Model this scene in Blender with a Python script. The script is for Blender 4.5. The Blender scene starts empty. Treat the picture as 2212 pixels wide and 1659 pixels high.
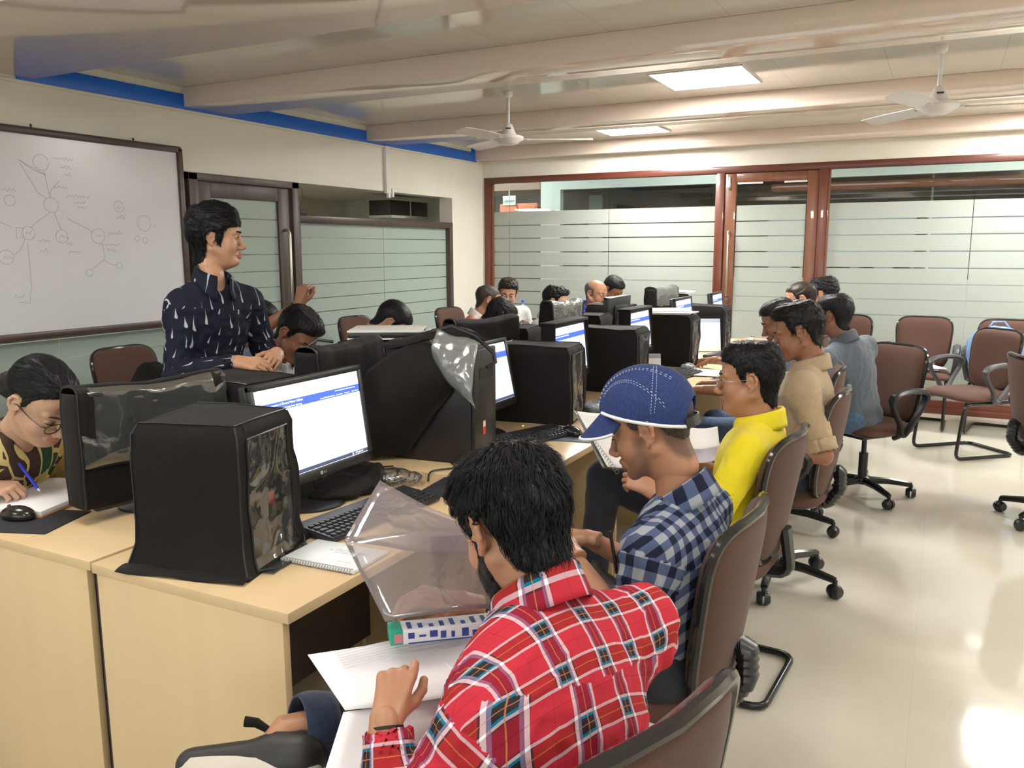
import bpy, bmesh, math, random
import numpy as np
from mathutils import Vector, Matrix
from mathutils.bvhtree import BVHTree
PI = math.pi
COL = bpy.context.scene.collection
def V(*a): return np.array(a, float)
def unit(v):
    v = np.asarray(v, float); n = np.linalg.norm(v); return v/n if n > 1e-9 else v

# ---------------------------------------------------------------- materials
class NT:
    """tiny helper around a node tree: every call returns a socket"""
    def __init__(s, m): s.t = m.node_tree; s.n = s.t.nodes; s.l = s.t.links
    def put(s, sock, v):
        if hasattr(v, 'is_linked') or isinstance(v, bpy.types.NodeSocket): s.l.new(v, sock)
        else:
            if sock.type == 'RGBA' and len(v) == 3: v = (*v, 1)
            sock.default_value = v
    def math(s, op, a, b=0.0, c=None, clamp=False):
        n = s.n.new('ShaderNodeMath'); n.operation = op; n.use_clamp = clamp
        s.put(n.inputs[0], a); s.put(n.inputs[1], b)
        if c is not None: s.put(n.inputs[2], c)
        return n.outputs[0]
    def mix(s, f, a, b):
        n = s.n.new('ShaderNodeMix'); n.data_type = 'RGBA'
        s.put(n.inputs[0], f); s.put(n.inputs[6], a); s.put(n.inputs[7], b)
        return n.outputs[2]
    def noise(s, vec, scale, detail=2, dist=0.0):
        n = s.n.new('ShaderNodeTexNoise'); n.inputs['Scale'].default_value = scale
        n.inputs['Detail'].default_value = detail; n.inputs['Distortion'].default_value = dist
        if vec is not None: s.l.new(vec, n.inputs['Vector'])
        return n.outputs['Fac']
    def coord(s, w='Object'): return s.n.new('ShaderNodeTexCoord').outputs[w]
    def uv(s):
        return s.n.new('ShaderNodeTexCoord').outputs['UV']
    def sep(s, v):
        n = s.n.new('ShaderNodeSeparateXYZ'); s.l.new(v, n.inputs[0]); return n.outputs
    def comb(s, x, y, z=0.0):
        n = s.n.new('ShaderNodeCombineXYZ'); s.put(n.inputs[0], x); s.put(n.inputs[1], y); s.put(n.inputs[2], z); return n.outputs[0]
    def scale(s, v, sc, loc=(0, 0, 0)):
        n = s.n.new('ShaderNodeMapping'); n.inputs['Scale'].default_value = sc; n.inputs['Location'].default_value = loc
        s.l.new(v, n.inputs[0]); return n.outputs[0]
    def ramp(s, f, stops):
        n = s.n.new('ShaderNodeValToRGB'); e = n.color_ramp.elements
        while len(e) < len(stops): e.new(0.5)
        for i, (p, c) in enumerate(stops): e[i].position = p; e[i].color = (*c, 1) if len(c) == 3 else c
        s.l.new(f, n.inputs[0]); return n.outputs[0]
    def band(s, x, c, w):   # 1 where |x-c|<w
        return s.math('LESS_THAN', s.math('ABSOLUTE', s.math('SUBTRACT', x, c)), w)
    def bump(s, h, strength=0.3, dist=0.002):
        n = s.n.new('ShaderNodeBump'); n.inputs['Strength'].default_value = strength; n.inputs['Distance'].default_value = dist
        s.put(n.inputs['Height'], h); return n.outputs[0]
MATS = {}
def mat(name, col=(0.5, 0.5, 0.5), rough=0.5, metal=0.0, spec=0.5, **kw):
    if name in MATS: return MATS[name]
    m = bpy.data.materials.new(name); m.use_nodes = True; MATS[name] = m
    b = m.node_tree.nodes['Principled BSDF']
    b.inputs['Base Color'].default_value = (*col, 1); b.inputs['Roughness'].default_value = rough
    b.inputs['Metallic'].default_value = metal; b.inputs['Specular IOR Level'].default_value = spec
    for k, v in kw.items():
        k = k.replace('_', ' ')
        b.inputs[k].default_value = v
    m.diffuse_color = (*col, 1)
    return m
def bsdf(m): return m.node_tree.nodes['Principled BSDF']
def mat_noise(name, c1, c2, rough=0.6, scale=30, bump=0.0, bscale=200, stretch=(1, 1, 1), spec=0.4, detail=3, metal=0.0, **kw):
    if name in MATS: return MATS[name]
    m = mat(name, c1, rough, metal, spec, **kw); t = NT(m); b = bsdf(m)
    v = t.scale(t.coord(), stretch)
    f = t.noise(v, scale, detail)
    t.put(b.inputs['Base Color'], t.ramp(f, [(0.3, c1), (0.7, c2)]))
    if bump: t.put(b.inputs['Normal'], t.bump(t.noise(v, bscale, 2), bump, 0.002))
    return m
def emis(name, col, st):
    m = mat(name, col, 0.4); b = bsdf(m)
    b.inputs['Emission Color'].default_value = (*col, 1); b.inputs['Emission Strength'].default_value = st
    return m
def glassmat(name, tint=(1, 1, 1), refl=0.08, rough=0.03, milk=0.0, milkcol=(0.8, 0.8, 0.82), bump=0, fk=0.8):
    """thin clear sheet: mostly see-through, some gloss, optionally a little milky"""
    m = bpy.data.materials.new(name); m.use_nodes = True; MATS[name] = m; t = NT(m)
    for n in list(t.n): t.n.remove(n)
    out = t.n.new('ShaderNodeOutputMaterial')
    tr = t.n.new('ShaderNodeBsdfTransparent'); tr.inputs[0].default_value = (*tint, 1)
    gl = t.n.new('ShaderNodeBsdfGlossy'); gl.inputs['Roughness'].default_value = rough
    lw = t.n.new('ShaderNodeLayerWeight'); lw.inputs[0].default_value = 0.35
    f = t.math('ADD', t.math('MULTIPLY', lw.outputs['Fresnel'], fk), refl, clamp=True)
    if bump:
        nn = t.noise(t.coord(), 13, 2, 1.0); bu = t.bump(nn, bump, 0.02); t.l.new(bu, gl.inputs['Normal'])
    mx = t.n.new('ShaderNodeMixShader'); t.l.new(f, mx.inputs[0]); t.l.new(tr.outputs[0], mx.inputs[1]); t.l.new(gl.outputs[0], mx.inputs[2])
    last = mx.outputs[0]
    if milk:
        df = t.n.new('ShaderNodeBsdfDiffuse'); df.inputs[0].default_value = (*milkcol, 1)
        m2 = t.n.new('ShaderNodeMixShader'); m2.inputs[0].default_value = milk
        t.l.new(last, m2.inputs[1]); t.l.new(df.outputs[0], m2.inputs[2]); last = m2.outputs[0]
    t.l.new(last, out.inputs[0]); return m

# ---------------------------------------------------------------- objects
def tag(o, label=None, cat=None, group=None, kind=None):
    if label: o['label'] = label
    if cat: o['category'] = cat
    if group: o['group'] = group
    if kind: o['kind'] = kind
    return o
def empty(name, loc=(0, 0, 0), rz=0, label=None, cat=None, group=None):
    o = bpy.data.objects.new(name, None); COL.objects.link(o); o.location = loc; o.rotation_euler = (0, 0, rz)
    o.empty_display_size = 0.05
    return tag(o, label, cat, group)
def link(name, me, parent=None, local=True):
    o = bpy.data.objects.new(name, me); COL.objects.link(o)
    if parent is not None:
        o.parent = parent
    return o
def pymesh(name, vs, fs, m=None, smooth=True, mi=None, auto=None):
    me = bpy.data.meshes.new(name)
    vs = np.asarray(vs, float)
    if isinstance(fs, np.ndarray) and fs.ndim == 2:
        n, k = fs.shape
        me.vertices.add(len(vs)); me.vertices.foreach_set('co', vs.ravel())
        me.loops.add(n*k); me.loops.foreach_set('vertex_index', fs.ravel().astype(np.int32))
        me.polygons.add(n); me.polygons.foreach_set('loop_start', np.arange(0, n*k, k, dtype=np.int32))
        me.polygons.foreach_set('loop_total', np.full(n, k, dtype=np.int32))
        me.update(calc_edges=True)
    else:
        me.from_pydata([tuple(v) for v in vs], [], [tuple(int(i) for i in f) for f in fs]); me.update()
    if m is not None:
        for q in (m if isinstance(m, (list, tuple)) else [m]): me.materials.append(q)
    if smooth: me.polygons.foreach_set('use_smooth', np.ones(len(me.polygons), bool))
    if mi is not None: me.polygons.foreach_set('material_index', np.asarray(mi, np.int32))
    if auto is not None:
        me.set_sharp_from_angle(angle=auto)
    return me
class MB:
    """collects simple shapes into one mesh"""
    def __init__(s): s.v = []; s.f = []; s.mi = []; s.cur = 0
    def add(s, vs, fs):
        b = len(s.v); s.v += [tuple(map(float, v)) for v in vs]; s.f += [tuple(int(i)+b for i in f) for f in fs]; s.mi += [s.cur]*len(fs); return s
    def box(s, x0, x1, y0, y1, z0, z1, bev=0.0, seg=2, M=None):
        if bev <= 0:
            vs = [(x, y, z) for x in (x0, x1) for y in (y0, y1) for z in (z0, z1)]
            fs = [(0, 1, 3, 2), (4, 6, 7, 5), (0, 4, 5, 1), (2, 3, 7, 6), (0, 2, 6, 4), (1, 5, 7, 3)]
        else:
            bm = bmesh.new(); bmesh.ops.create_cube(bm, size=1)
            for v in bm.verts: v.co = ((x0+x1)/2+v.co.x*(x1-x0), (y0+y1)/2+v.co.y*(y1-y0), (z0+z1)/2+v.co.z*(z1-z0))
            bmesh.ops.bevel(bm, geom=list(bm.edges), offset=bev, segments=seg, affect='EDGES', profile=0.5)
            bm.verts.index_update(); vs = [v.co.copy() for v in bm.verts]; fs = [[v.index for v in f.verts] for f in bm.faces]; bm.free()
        if M is not None: vs = [M @ Vector(v) for v in vs]
        return s.add(vs, fs)
    def tube(s, pts, r, n=8, closed=False, caps=True, sx=1.0, up=None):
        pts = [np.asarray(p, float) for p in pts]; N = len(pts); rs = r if hasattr(r, '__len__') else [r]*N
        vs = []; fs = []; prev = None
        for i, p in enumerate(pts):
            a = pts[(i-1) % N] if (closed or i > 0) else p; b = pts[(i+1) % N] if (closed or i < N-1) else p
            t = unit(b-a)
            if prev is None:
                u = np.cross(t, up if up is not None else (0, 0, 1))
                if np.linalg.norm(u) < 1e-3: u = np.cross(t, (0, 1, 0))
                u = unit(u)
            else:
                u = unit(prev-t*np.dot(prev, t))
            prev = u; w = np.cross(t, u)
            for k in range(n):
                an = 2*PI*k/n; vs.append(p+rs[i]*(math.cos(an)*u*sx+math.sin(an)*w))
        M = N if closed else N-1
        for i in range(M):
            for k in range(n):
                a = i*n+k; b = i*n+(k+1) % n; c = ((i+1) % N)*n+(k+1) % n; d = ((i+1) % N)*n+k
                fs.append((a, b, c, d))
        if caps and not closed:
            fs.append(tuple(range(n))[::-1]); fs.append(tuple((N-1)*n+k for k in range(n)))
        return s.add(vs, fs)
    def cyl(s, p, q, r, n=16): return s.tube([p, q], r, n)
    def lathe(s, prof, c=(0, 0, 0), n=20, M=None):
        vs = []; fs = []
        for r, z in prof:
            for k in range(n): vs.append((c[0]+r*math.cos(2*PI*k/n), c[1]+r*math.sin(2*PI*k/n), c[2]+z))
        for i in range(len(prof)-1):
            for k in range(n): fs.append((i*n+k, i*n+(k+1) % n, (i+1)*n+(k+1) % n, (i+1)*n+k))
        fs.append(tuple(range(n))[::-1]); fs.append(tuple((len(prof)-1)*n+k for k in range(n)))
        if M is not None: vs = [M @ Vector(v) for v in vs]
        return s.add(vs, fs)
    def quad(s, a, b, c, d): return s.add([a, b, c, d], [(0, 1, 2, 3)])
    def grid(s, P):      # P: (n,m,3) array
        n, m = P.shape[:2]; vs = P.reshape(-1, 3)
        fs = [(i*m+j, i*m+j+1, (i+1)*m+j+1, (i+1)*m+j) for i in range(n-1) for j in range(m-1)]
        return s.add(vs, fs)
    def sheet(s, P, th):  # thin closed sheet with real thickness
        n, m = P.shape[:2]
        N = np.zeros_like(P); du = np.gradient(P, axis=0); dv = np.gradient(P, axis=1)
        N = np.cross(du, dv); N /= (np.linalg.norm(N, axis=2, keepdims=True)+1e-12)
        A = P+N*th/2; B = P-N*th/2; b = n*m
        vs = np.concatenate([A.reshape(-1, 3), B.reshape(-1, 3)])
        fs = []
        for i in range(n-1):
            for j in range(m-1):
                a0 = i*m+j; fs.append((a0, a0+m, a0+m+1, a0+1)); fs.append((b+a0, b+a0+1, b+a0+m+1, b+a0+m))
        ring = [(0, j) for j in range(m)]+[(i, m-1) for i in range(1, n)]+[(n-1, j) for j in range(m-2, -1, -1)]+[(i, 0) for i in range(n-2, 0, -1)]
        idx = [i*m+j for i, j in ring]
        for k in range(len(idx)):
            p, q = idx[k], idx[(k+1) % len(idx)]; fs.append((p, q, b+q, b+p))
        return s.add(vs, fs)
    def build(s, name, m, parent=None, smooth=True, auto=0.7, loc=None, rot=None):
        me = pymesh(name, np.array(s.v), s.f, m, smooth, s.mi if isinstance(m, (list, tuple)) else None, auto if smooth else None)
        bm = bmesh.new(); bm.from_mesh(me); bmesh.ops.recalc_face_normals(bm, faces=bm.faces); bm.to_mesh(me); bm.free()
        o = link(name, me, parent)
        if loc is not None: o.location = loc
        if rot is not None: o.rotation_euler = rot
        return o
def box(name, m, x0, x1, y0, y1, z0, z1, bev=0.0, parent=None, **k):
    return MB().box(x0, x1, y0, y1, z0, z1, bev).build(name, m, parent, **k)
def children(o): return list(o.children)
def copy_tree(o, parent=None):
    c = o.copy(); COL.objects.link(c)
    if parent is not None: c.parent = parent
    for ch in children(o): copy_tree(ch, c)
    return c
def text_obj(name, s, size, m, parent=None, M=None, ext=0.0004, align='LEFT'):
    cu = bpy.data.curves.new(name, 'FONT'); cu.body = s; cu.size = size; cu.extrude = ext; cu.align_x = align; cu.resolution_u = 2
    o = bpy.data.objects.new(name, cu); COL.objects.link(o)
    dg = bpy.context.evaluated_depsgraph_get(); me = bpy.data.meshes.new_from_object(o.evaluated_get(dg))
    bpy.data.objects.remove(o); me.name = name; me.materials.clear(); me.materials.append(m)
    q = link(name, me, parent)
    if M is not None: q.matrix_local = M
    return q

# ---------------------------------------------------------------- SDF sculpting
def vnoise(P, f, seed=0, oct=2):
    """smooth wavy noise in about [-1,1] evaluated at points (n,3)"""
    rs = np.random.RandomState(seed); out = np.zeros(len(P)); a = 1.0; tot = 0
    for o in range(oct):
        for k in range(3):
            d = rs.normal(size=3); d /= np.linalg.norm(d); e = rs.normal(size=3); e /= np.linalg.norm(e)
            out += a*np.sin(P@d*f*6.28+rs.rand()*6.28+1.3*np.sin(P@e*f*4.1+rs.rand()*6.28))
        tot += a*3; a *= 0.5; f *= 2.1
    return out/tot*1.6
class SDF:
    def __init__(s, lo, hi, h):
        s.lo = np.asarray(lo, float); s.h = h; s.n = np.maximum(4, np.ceil((np.asarray(hi)-s.lo)/h).astype(int)+1)
        s.g = np.full(s.n, 0.3, np.float32)
    def _reg(s, lo, hi):
        a = np.clip(np.floor((np.asarray(lo)-s.lo)/s.h).astype(int), 0, s.n); b = np.clip(np.ceil((np.asarray(hi)-s.lo)/s.h).astype(int)+1, 0, s.n)
        if np.any(b <= a): return None
        ax = [np.arange(a[i], b[i])*s.h+s.lo[i] for i in range(3)]
        X = ax[0][:, None, None]; Y = ax[1][None, :, None]; Z = ax[2][None, None, :]
        return (slice(a[0], b[0]), slice(a[1], b[1]), slice(a[2], b[2])), X, Y, Z
    def comb(s, sl, d, k, mode):
        g = s.g[sl]; d = d.astype(np.float32)
        if mode == 'add':
            if k <= 0: r = np.minimum(g, d)
            else:
                t = np.clip(0.5+0.5*(g-d)/k, 0, 1); r = g+(d-g)*t-k*t*(1-t)
        else:  # sub
            if k <= 0: r = np.maximum(g, -d)
            else:
                t = np.clip(0.5-0.5*(g+d)/k, 0, 1); r = g+(-d-g)*t+k*t*(1-t)
        s.g[sl] = r
    def cap(s, a, b, ra, rb, k=0.01, mode='add', flat=None, fx=None):
        """tapered capsule; flat=(scale, axis) squashes distances along an axis"""
        a = np.asarray(a, float); b = np.asarray(b, float); R = max(ra, rb)*(fx or 1)+k+3*s.h
        q = s._reg(np.minimum(a, b)-R, np.maximum(a, b)+R)
        if q is None: return s
        sl, X, Y, Z = q; ba = b-a; L = float(ba@ba)+1e-12
        px, py, pz = X-a[0], Y-a[1], Z-a[2]
        t = np.clip((px*ba[0]+py*ba[1]+pz*ba[2])/L, 0, 1)
        dx, dy, dz = px-t*ba[0], py-t*ba[1], pz-t*ba[2]
        r = ra+(rb-ra)*t
        if flat is None: d = np.sqrt(dx*dx+dy*dy+dz*dz)-r
        else:   # wide along unit axis w by factor sc
            sc, w = flat; c = dx*w[0]+dy*w[1]+dz*w[2]; m = c*(1-1/sc)
            d = np.sqrt((dx-m*w[0])**2+(dy-m*w[1])**2+(dz-m*w[2])**2)-r
        s.comb(sl, d, k, mode); return s
    def ell(s, c, r, k=0.01, mode='add', R=None):
        c = np.asarray(c, float); r = np.asarray(r, float); B = max(r)+k+3*s.h if R is not None else r+k+3*s.h
        q = s._reg(c-B, c+B)
        if q is None: return s
        sl, X, Y, Z = q; x, y, z = X-c[0], Y-c[1], Z-c[2]
        if R is not None:   # columns of R are the axes
            x, y, z = (x*R[0, i]+y*R[1, i]+z*R[2, i] for i in range(3))
        k0 = np.sqrt((x/r[0])**2+(y/r[1])**2+(z/r[2])**2); k1 = np.sqrt((x/r[0]**2)**2+(y/r[1]**2)**2+(z/r[2]**2)**2)
        d = k0*(k0-1)/np.maximum(k1, 1e-6); s.comb(sl, np.maximum(d, -0.2), k, mode); return s
    def chain(s, pts, rs, k=0.004, mode='add'):
        for i in range(len(pts)-1): s.cap(pts[i], pts[i+1], rs[i], rs[i+1], k, mode)
        return s
    def plane(s, p, n, k=0.0):     # keep the side opposite to n
        n = unit(n); q = s._reg(s.lo, s.lo+s.n*s.h); sl, X, Y, Z = q
        d = (X-p[0])*n[0]+(Y-p[1])*n[1]+(Z-p[2])*n[2]
        s.comb(sl, -d+0*s.g, k, 'sub'); return s
    def intersect(s, d): s.g = np.maximum(s.g, d.astype(np.float32)); return s
    def mesh(s):
        g = s.g; h = s.h; n = s.n-1
        g[0], g[-1], g[:, 0], g[:, -1], g[:, :, 0], g[:, :, -1] = [np.maximum(q, 1e-4) for q in (g[0], g[-1], g[:, 0], g[:, -1], g[:, :, 0], g[:, :, -1])]
        ins = g < 0
        c = np.zeros(n, np.int8)
        for i in (0, 1):
            for j in (0, 1):
                for k in (0, 1): c += ins[i:n[0]+i, j:n[1]+j, k:n[2]+k]
        m = (c > 0) & (c < 8); I = np.argwhere(m); idx = np.full(n, -1, np.int64); idx[m] = np.arange(len(I))
        if len(I) == 0: return np.zeros((0, 3)), np.zeros((0, 4), int)
        acc = np.zeros((len(I), 3)); cnt = np.zeros(len(I))
        for ax in range(3):
            o = [x for x in range(3) if x != ax]
            for a in (0, 1):
                for b in (0, 1):
                    P = I.copy(); P[:, o[0]] += a; P[:, o[1]] += b; Q = P.copy(); Q[:, ax] += 1
                    ga = g[P[:, 0], P[:, 1], P[:, 2]]; gb = g[Q[:, 0], Q[:, 1], Q[:, 2]]
                    e = (ga < 0) != (gb < 0); t = np.where(e, ga/np.where(e, ga-gb, 1), 0)
                    pt = P.astype(float); pt[:, ax] += t; acc[e] += pt[e]; cnt[e] += 1
        vs = s.lo+h*acc/cnt[:, None]
        F = []
        for ax in range(3):
            o = [x for x in range(3) if x != ax]
            A = np.take(ins, range(0, n[ax]), axis=ax); B = np.take(ins, range(1, n[ax]+1), axis=ax)
            ch = A != B; E = np.argwhere(ch)
            E = E[(E[:, o[0]] > 0) & (E[:, o[1]] > 0) & (E[:, o[0]] < n[o[0]]) & (E[:, o[1]] < n[o[1]])]
            if len(E) == 0: continue
            q = []
            for a, b in ((-1, -1), (0, -1), (0, 0), (-1, 0)):
                P = E.copy(); P[:, o[0]] += a; P[:, o[1]] += b; q.append(idx[P[:, 0], P[:, 1], P[:, 2]])
            q = np.stack(q, 1); fl = A[E[:, 0], E[:, 1], E[:, 2]]
            if ax == 1: fl = ~fl
            q[~fl] = q[~fl][:, ::-1]; F.append(q)
        return vs, np.concatenate(F)
def vnormals(vs, fs):
    a, b, c, d = (vs[fs[:, i]] for i in range(4)); n = np.cross(c-a, d-b); N = np.zeros_like(vs)
    for i in range(4): np.add.at(N, fs[:, i], n)
    return N/(np.linalg.norm(N, axis=1, keepdims=True)+1e-12)
def relax(vs, fs, it=1, lam=0.5):
    for _ in range(it):
        S = np.zeros_like(vs); C = np.zeros(len(vs))
        for i in range(4):
            j = (i+1) % 4; np.add.at(S, fs[:, i], vs[fs[:, j]]); np.add.at(S, fs[:, j], vs[fs[:, i]]); np.add.at(C, fs[:, i], 1); np.add.at(C, fs[:, j], 1)
        vs = vs+lam*(S/np.maximum(C, 1)[:, None]-vs)
    return vs

# ---------------------------------------------------------------- camera
FPX = 1790.45; YAW, PIT, ROL = math.radians(27.39), math.radians(9.24), math.radians(-0.2)
def make_camera():
    f = V(-math.sin(YAW)*math.cos(PIT), math.cos(YAW)*math.cos(PIT), -math.sin(PIT))
    r0 = V(math.cos(YAW), math.sin(YAW), 0); u0 = np.cross(r0, f)
    r = r0*math.cos(ROL)+u0*math.sin(ROL); u = -r0*math.sin(ROL)+u0*math.cos(ROL)
    cam = bpy.data.cameras.new('camera'); o = bpy.data.objects.new('camera', cam); COL.objects.link(o)
    cam.sensor_width = 36; cam.lens = FPX/2212*36; cam.clip_start = 0.05
    M = Matrix.Identity(4)
    for i in range(3): M[i][0], M[i][1], M[i][2] = r[i], u[i], -f[i]
    M[2][3] = 1.5; o.matrix_world = M; bpy.context.scene.camera = o
make_camera()
# ================================================================ materials
M = {}
M['wall'] = mat_noise('wall_paint', (0.78, 0.745, 0.65), (0.81, 0.775, 0.685), 0.45, 3, 0.04, 120)
def ceiling_mat(name, c1, c2, rough):
    m = mat(name, c1, rough, 0, 0.6); t = NT(m); b = bsdf(m); co = t.sep(t.coord('Object'))
    lines = None
    fx = t.math('ABSOLUTE', t.math('SUBTRACT', t.math('FRACT', t.math('DIVIDE', t.math('ADD', co[0], 10.15), 0.61)), 0.5))
    fy = t.math('ABSOLUTE', t.math('SUBTRACT', t.math('FRACT', t.math('DIVIDE', t.math('ADD', co[1], 10.0), 0.545)), 0.5))
    l = t.math('MAXIMUM', t.math('GREATER_THAN', fx, 0.4965), t.math('GREATER_THAN', fy, 0.4965))
    base = t.ramp(t.noise(t.coord(), 1.2, 2), [(0.3, c1), (0.7, c2)])
    t.put(b.inputs['Base Color'], t.mix(t.math('MULTIPLY', l, 0.35), base, (0.25, 0.22, 0.19)))
    n = t.noise(t.scale(t.coord(), (1, 0.6, 1)), 1.6, 2)
    t.put(b.inputs['Normal'], t.bump(n, 0.08, 0.03))
    return m
M['ceil'] = ceiling_mat('ceiling_panel', (0.70, 0.65, 0.57), (0.73, 0.68, 0.60), 0.09)
M['beam'] = mat_noise('beam_panel', (0.78, 0.63, 0.53), (0.81, 0.66, 0.56), 0.07, 2, spec=0.5)
def floor_mat():
    m = mat('floor_tile', (0.6, 0.57, 0.48), 0.13, 0, 0.55); t = NT(m); b = bsdf(m); co = t.sep(t.coord('Object'))
    fx = t.math('ABSOLUTE', t.math('SUBTRACT', t.math('FRACT', t.math('DIVIDE', t.math('ADD', co[0], 10.2), 0.6)), 0.5))
    fy = t.math('ABSOLUTE', t.math('SUBTRACT', t.math('FRACT', t.math('DIVIDE', t.math('ADD', co[1], 10.35), 0.6)), 0.5))
    l = t.math('MAXIMUM', t.math('GREATER_THAN', fx, 0.498), t.math('GREATER_THAN', fy, 0.498))
    base = t.ramp(t.noise(t.coord(), 2.5, 4), [(0.3, (0.52, 0.49, 0.405)), (0.7, (0.575, 0.54, 0.455))])
    t.put(b.inputs['Base Color'], t.mix(t.math('MULTIPLY', l, 0.25), base, (0.35, 0.33, 0.28)))
    t.put(b.inputs['Roughness'], t.math('ADD', t.math('MULTIPLY', t.noise(t.coord(), 6, 3), 0.07), 0.045))
    return m
M['floor'] = floor_mat()
def wood(name, c1, c2, rough=0.35, axis=2, sc=1.0, coat=0.0, c3=None):
    m = mat(name, c1, rough, 0, 0.5); t = NT(m); b = bsdf(m)
    st = [22*sc]*3; st[axis] = 0.9*sc
    v = t.scale(t.coord(), st); f = t.noise(v, 1.6, 5, 0.6)
    t.put(b.inputs['Base Color'], t.ramp(f, [(0.25, c1), (0.75, c2)]))
    t.put(b.inputs['Normal'], t.bump(f, 0.05, 0.002)); b.inputs['Coat Weight'].default_value = coat
    return m
M['redwood'] = wood('polished_red_wood', (0.105, 0.024, 0.012), (0.16, 0.042, 0.02), 0.38, 2, 1, 0.3)
M['redwoodh'] = wood('polished_red_wood_rail', (0.095, 0.023, 0.012), (0.145, 0.038, 0.019), 0.38, 0, 1, 0.3)
M['doorwood'] = wood('door_wood', (0.15, 0.048, 0.02), (0.22, 0.08, 0.034), 0.4, 2, 1, 0.3)
M['darkwood'] = wood('dark_door_wood', (0.062, 0.038, 0.032), (0.105, 0.07, 0.06), 0.4, 2, 1)
M['darkwoody'] = wood('dark_rail_wood', (0.055, 0.034, 0.028), (0.095, 0.06, 0.048), 0.35, 1, 1)
M['frost'] = None
def frost_mat(name, col, col2, trans=0.35):
    m = bpy.data.materials.new(name); m.use_nodes = True; t = NT(m); b = bsdf(m)
    b.inputs['Roughness'].default_value = 0.35; b.inputs['Specular IOR Level'].default_value = 0.45
    c = t.ramp(t.noise(t.coord(), 0.7, 2), [(0.3, col), (0.7, col2)]); t.put(b.inputs['Base Color'], c)
    tr = t.n.new('ShaderNodeBsdfTranslucent'); t.l.new(c, tr.inputs[0])
    mx = t.n.new('ShaderNodeMixShader'); mx.inputs[0].default_value = trans
    out = [n for n in t.n if n.type == 'OUTPUT_MATERIAL'][0]
    t.l.new(b.outputs[0], mx.inputs[1]); t.l.new(tr.outputs[0], mx.inputs[2]); t.l.new(mx.outputs[0], out.inputs[0]); return m
M['frost'] = frost_mat('frosted_film', (0.44, 0.475, 0.435), (0.485, 0.515, 0.47), 0.2)
M['frostg'] = frost_mat('green_frosted_film', (0.405, 0.49, 0.44), (0.445, 0.53, 0.475), 0.15)
M['glass'] = glassmat('clear_glass', (0.93, 0.97, 0.95), 0.04, 0.01)
M['steel'] = mat('brushed_steel', (0.62, 0.58, 0.5), 0.28, 1.0)
M['blue'] = mat('blue_paint', (0.008, 0.14, 0.66), 0.35)
M['white'] = mat('white_paint', (0.78, 0.76, 0.72), 0.4)
M['corr_w'] = mat('corridor_paint', (0.62, 0.68, 0.64), 0.6)
M['dark'] = mat('dark_interior', (0.05, 0.045, 0.04), 0.6)
M['orange'] = mat_noise('orange_laminate', (0.62, 0.2, 0.10), (0.7, 0.25, 0.13), 0.5, 6)
M['light'] = emis('light_diffuser', (1.0, 0.985, 0.94), 34.0)
M['light2'] = emis('fill_diffuser_dim', (1.0, 0.97, 0.92), 8.0)
def S(o, n=None): o['kind'] = 'structure'; return o
XL, XR, YB, YF = -4.72, 3.3, 8.4, -2.6

# ================================================================ shell
S(box('floor', M['floor'], XL-2.0, XR+0.1, YF-0.1, 11.7, -0.08, 0))
S(box('ceiling', M['ceil'], XL-0.1, XR+0.1, YF-0.1, YB, 2.60, 2.68))
for i, (a, b) in enumerate([(-1.9, -0.95), (0.15, 0.55), (2.15, 3.15), (4.22, 4.63), (6.26, 6.67), (8.22, 8.395)]):
    S(box('trim_%d' % (i+1), M['beam'], XL, XR, a, b, 2.47, 2.60, 0.004))
S(box('wall_right', M['wall'], XR, XR+0.1, YF, YB, 0, 2.6))
mb = MB()
for q in ((XL-0.1, XR, 0, 0.95), (XL-0.1, XR, 2.25, 2.6), (XL-0.1, -3.6, 0.95, 2.25), (2.6, XR, 0.95, 2.25), (-0.6, -0.4, 0.95, 2.25)): mb.box(q[0], q[1], YF-0.1, YF, q[2], q[3])
S(mb.build('wall_front', M['wall'], smooth=False))
S(box('window_7', M['glass'], -3.6, -0.6, YF-0.06, YF-0.05, 0.95, 2.25)); S(box('window_8', M['glass'], -0.4, 2.6, YF-0.06, YF-0.05, 0.95, 2.25))
# left side: dropped band, pier and the room beyond the partition
S(box('wall_left', M['wall'], XL-0.16, XL, YF, YB, 2.04, 2.60))
S(box('trim_7', M['wall'], XL-0.16, XL, 7.735, YB, 0, 2.04))
S(box('trim_8', M['wall'], XL-0.16, XL, YF, 0.6, 0, 2.04))
S(box('ceiling_side', M['wall'], -6.7, XL-0.16, YF, YB+0.1, 2.10, 2.16))
mb = MB(); mb.box(-6.8, -6.7, YF, YB+0.1, 0, 2.1); mb.box(-6.7, XL-0.16, YF-0.1, YF, 0, 2.1); mb.box(-6.7, XL-0.16, YB, YB+0.1, 0, 2.1)
S(mb.build('wall_left_far', M['wall'], smooth=False))
# back wall: lintel above the glazing and the stretch beyond the left corner
S(box('wall_back', M['wall'], XL, XR, YB, YB+0.12, 2.29, 2.68))
S(box('trim_9', M['wall'], XL-0.16, -4.695, YB, YB+0.12, 0, 2.29))

# blue band high on the left wall, ending in an upright at the corner
mb = MB(); mb.box(XL, XL+0.012, 3.05, 8.25, 2.452, 2.555, 0.002); mb.box(XL, XL+0.012, 8.15, 8.235, 2.555, 2.60, 0.002)
S(mb.build('trim_10', M['blue']))
mb = MB(); mb.box(XL, XL+0.02, YF, 8.25, 2.435, 2.452, 0.003)
S(mb.build('trim_11', M['wall']))
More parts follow.
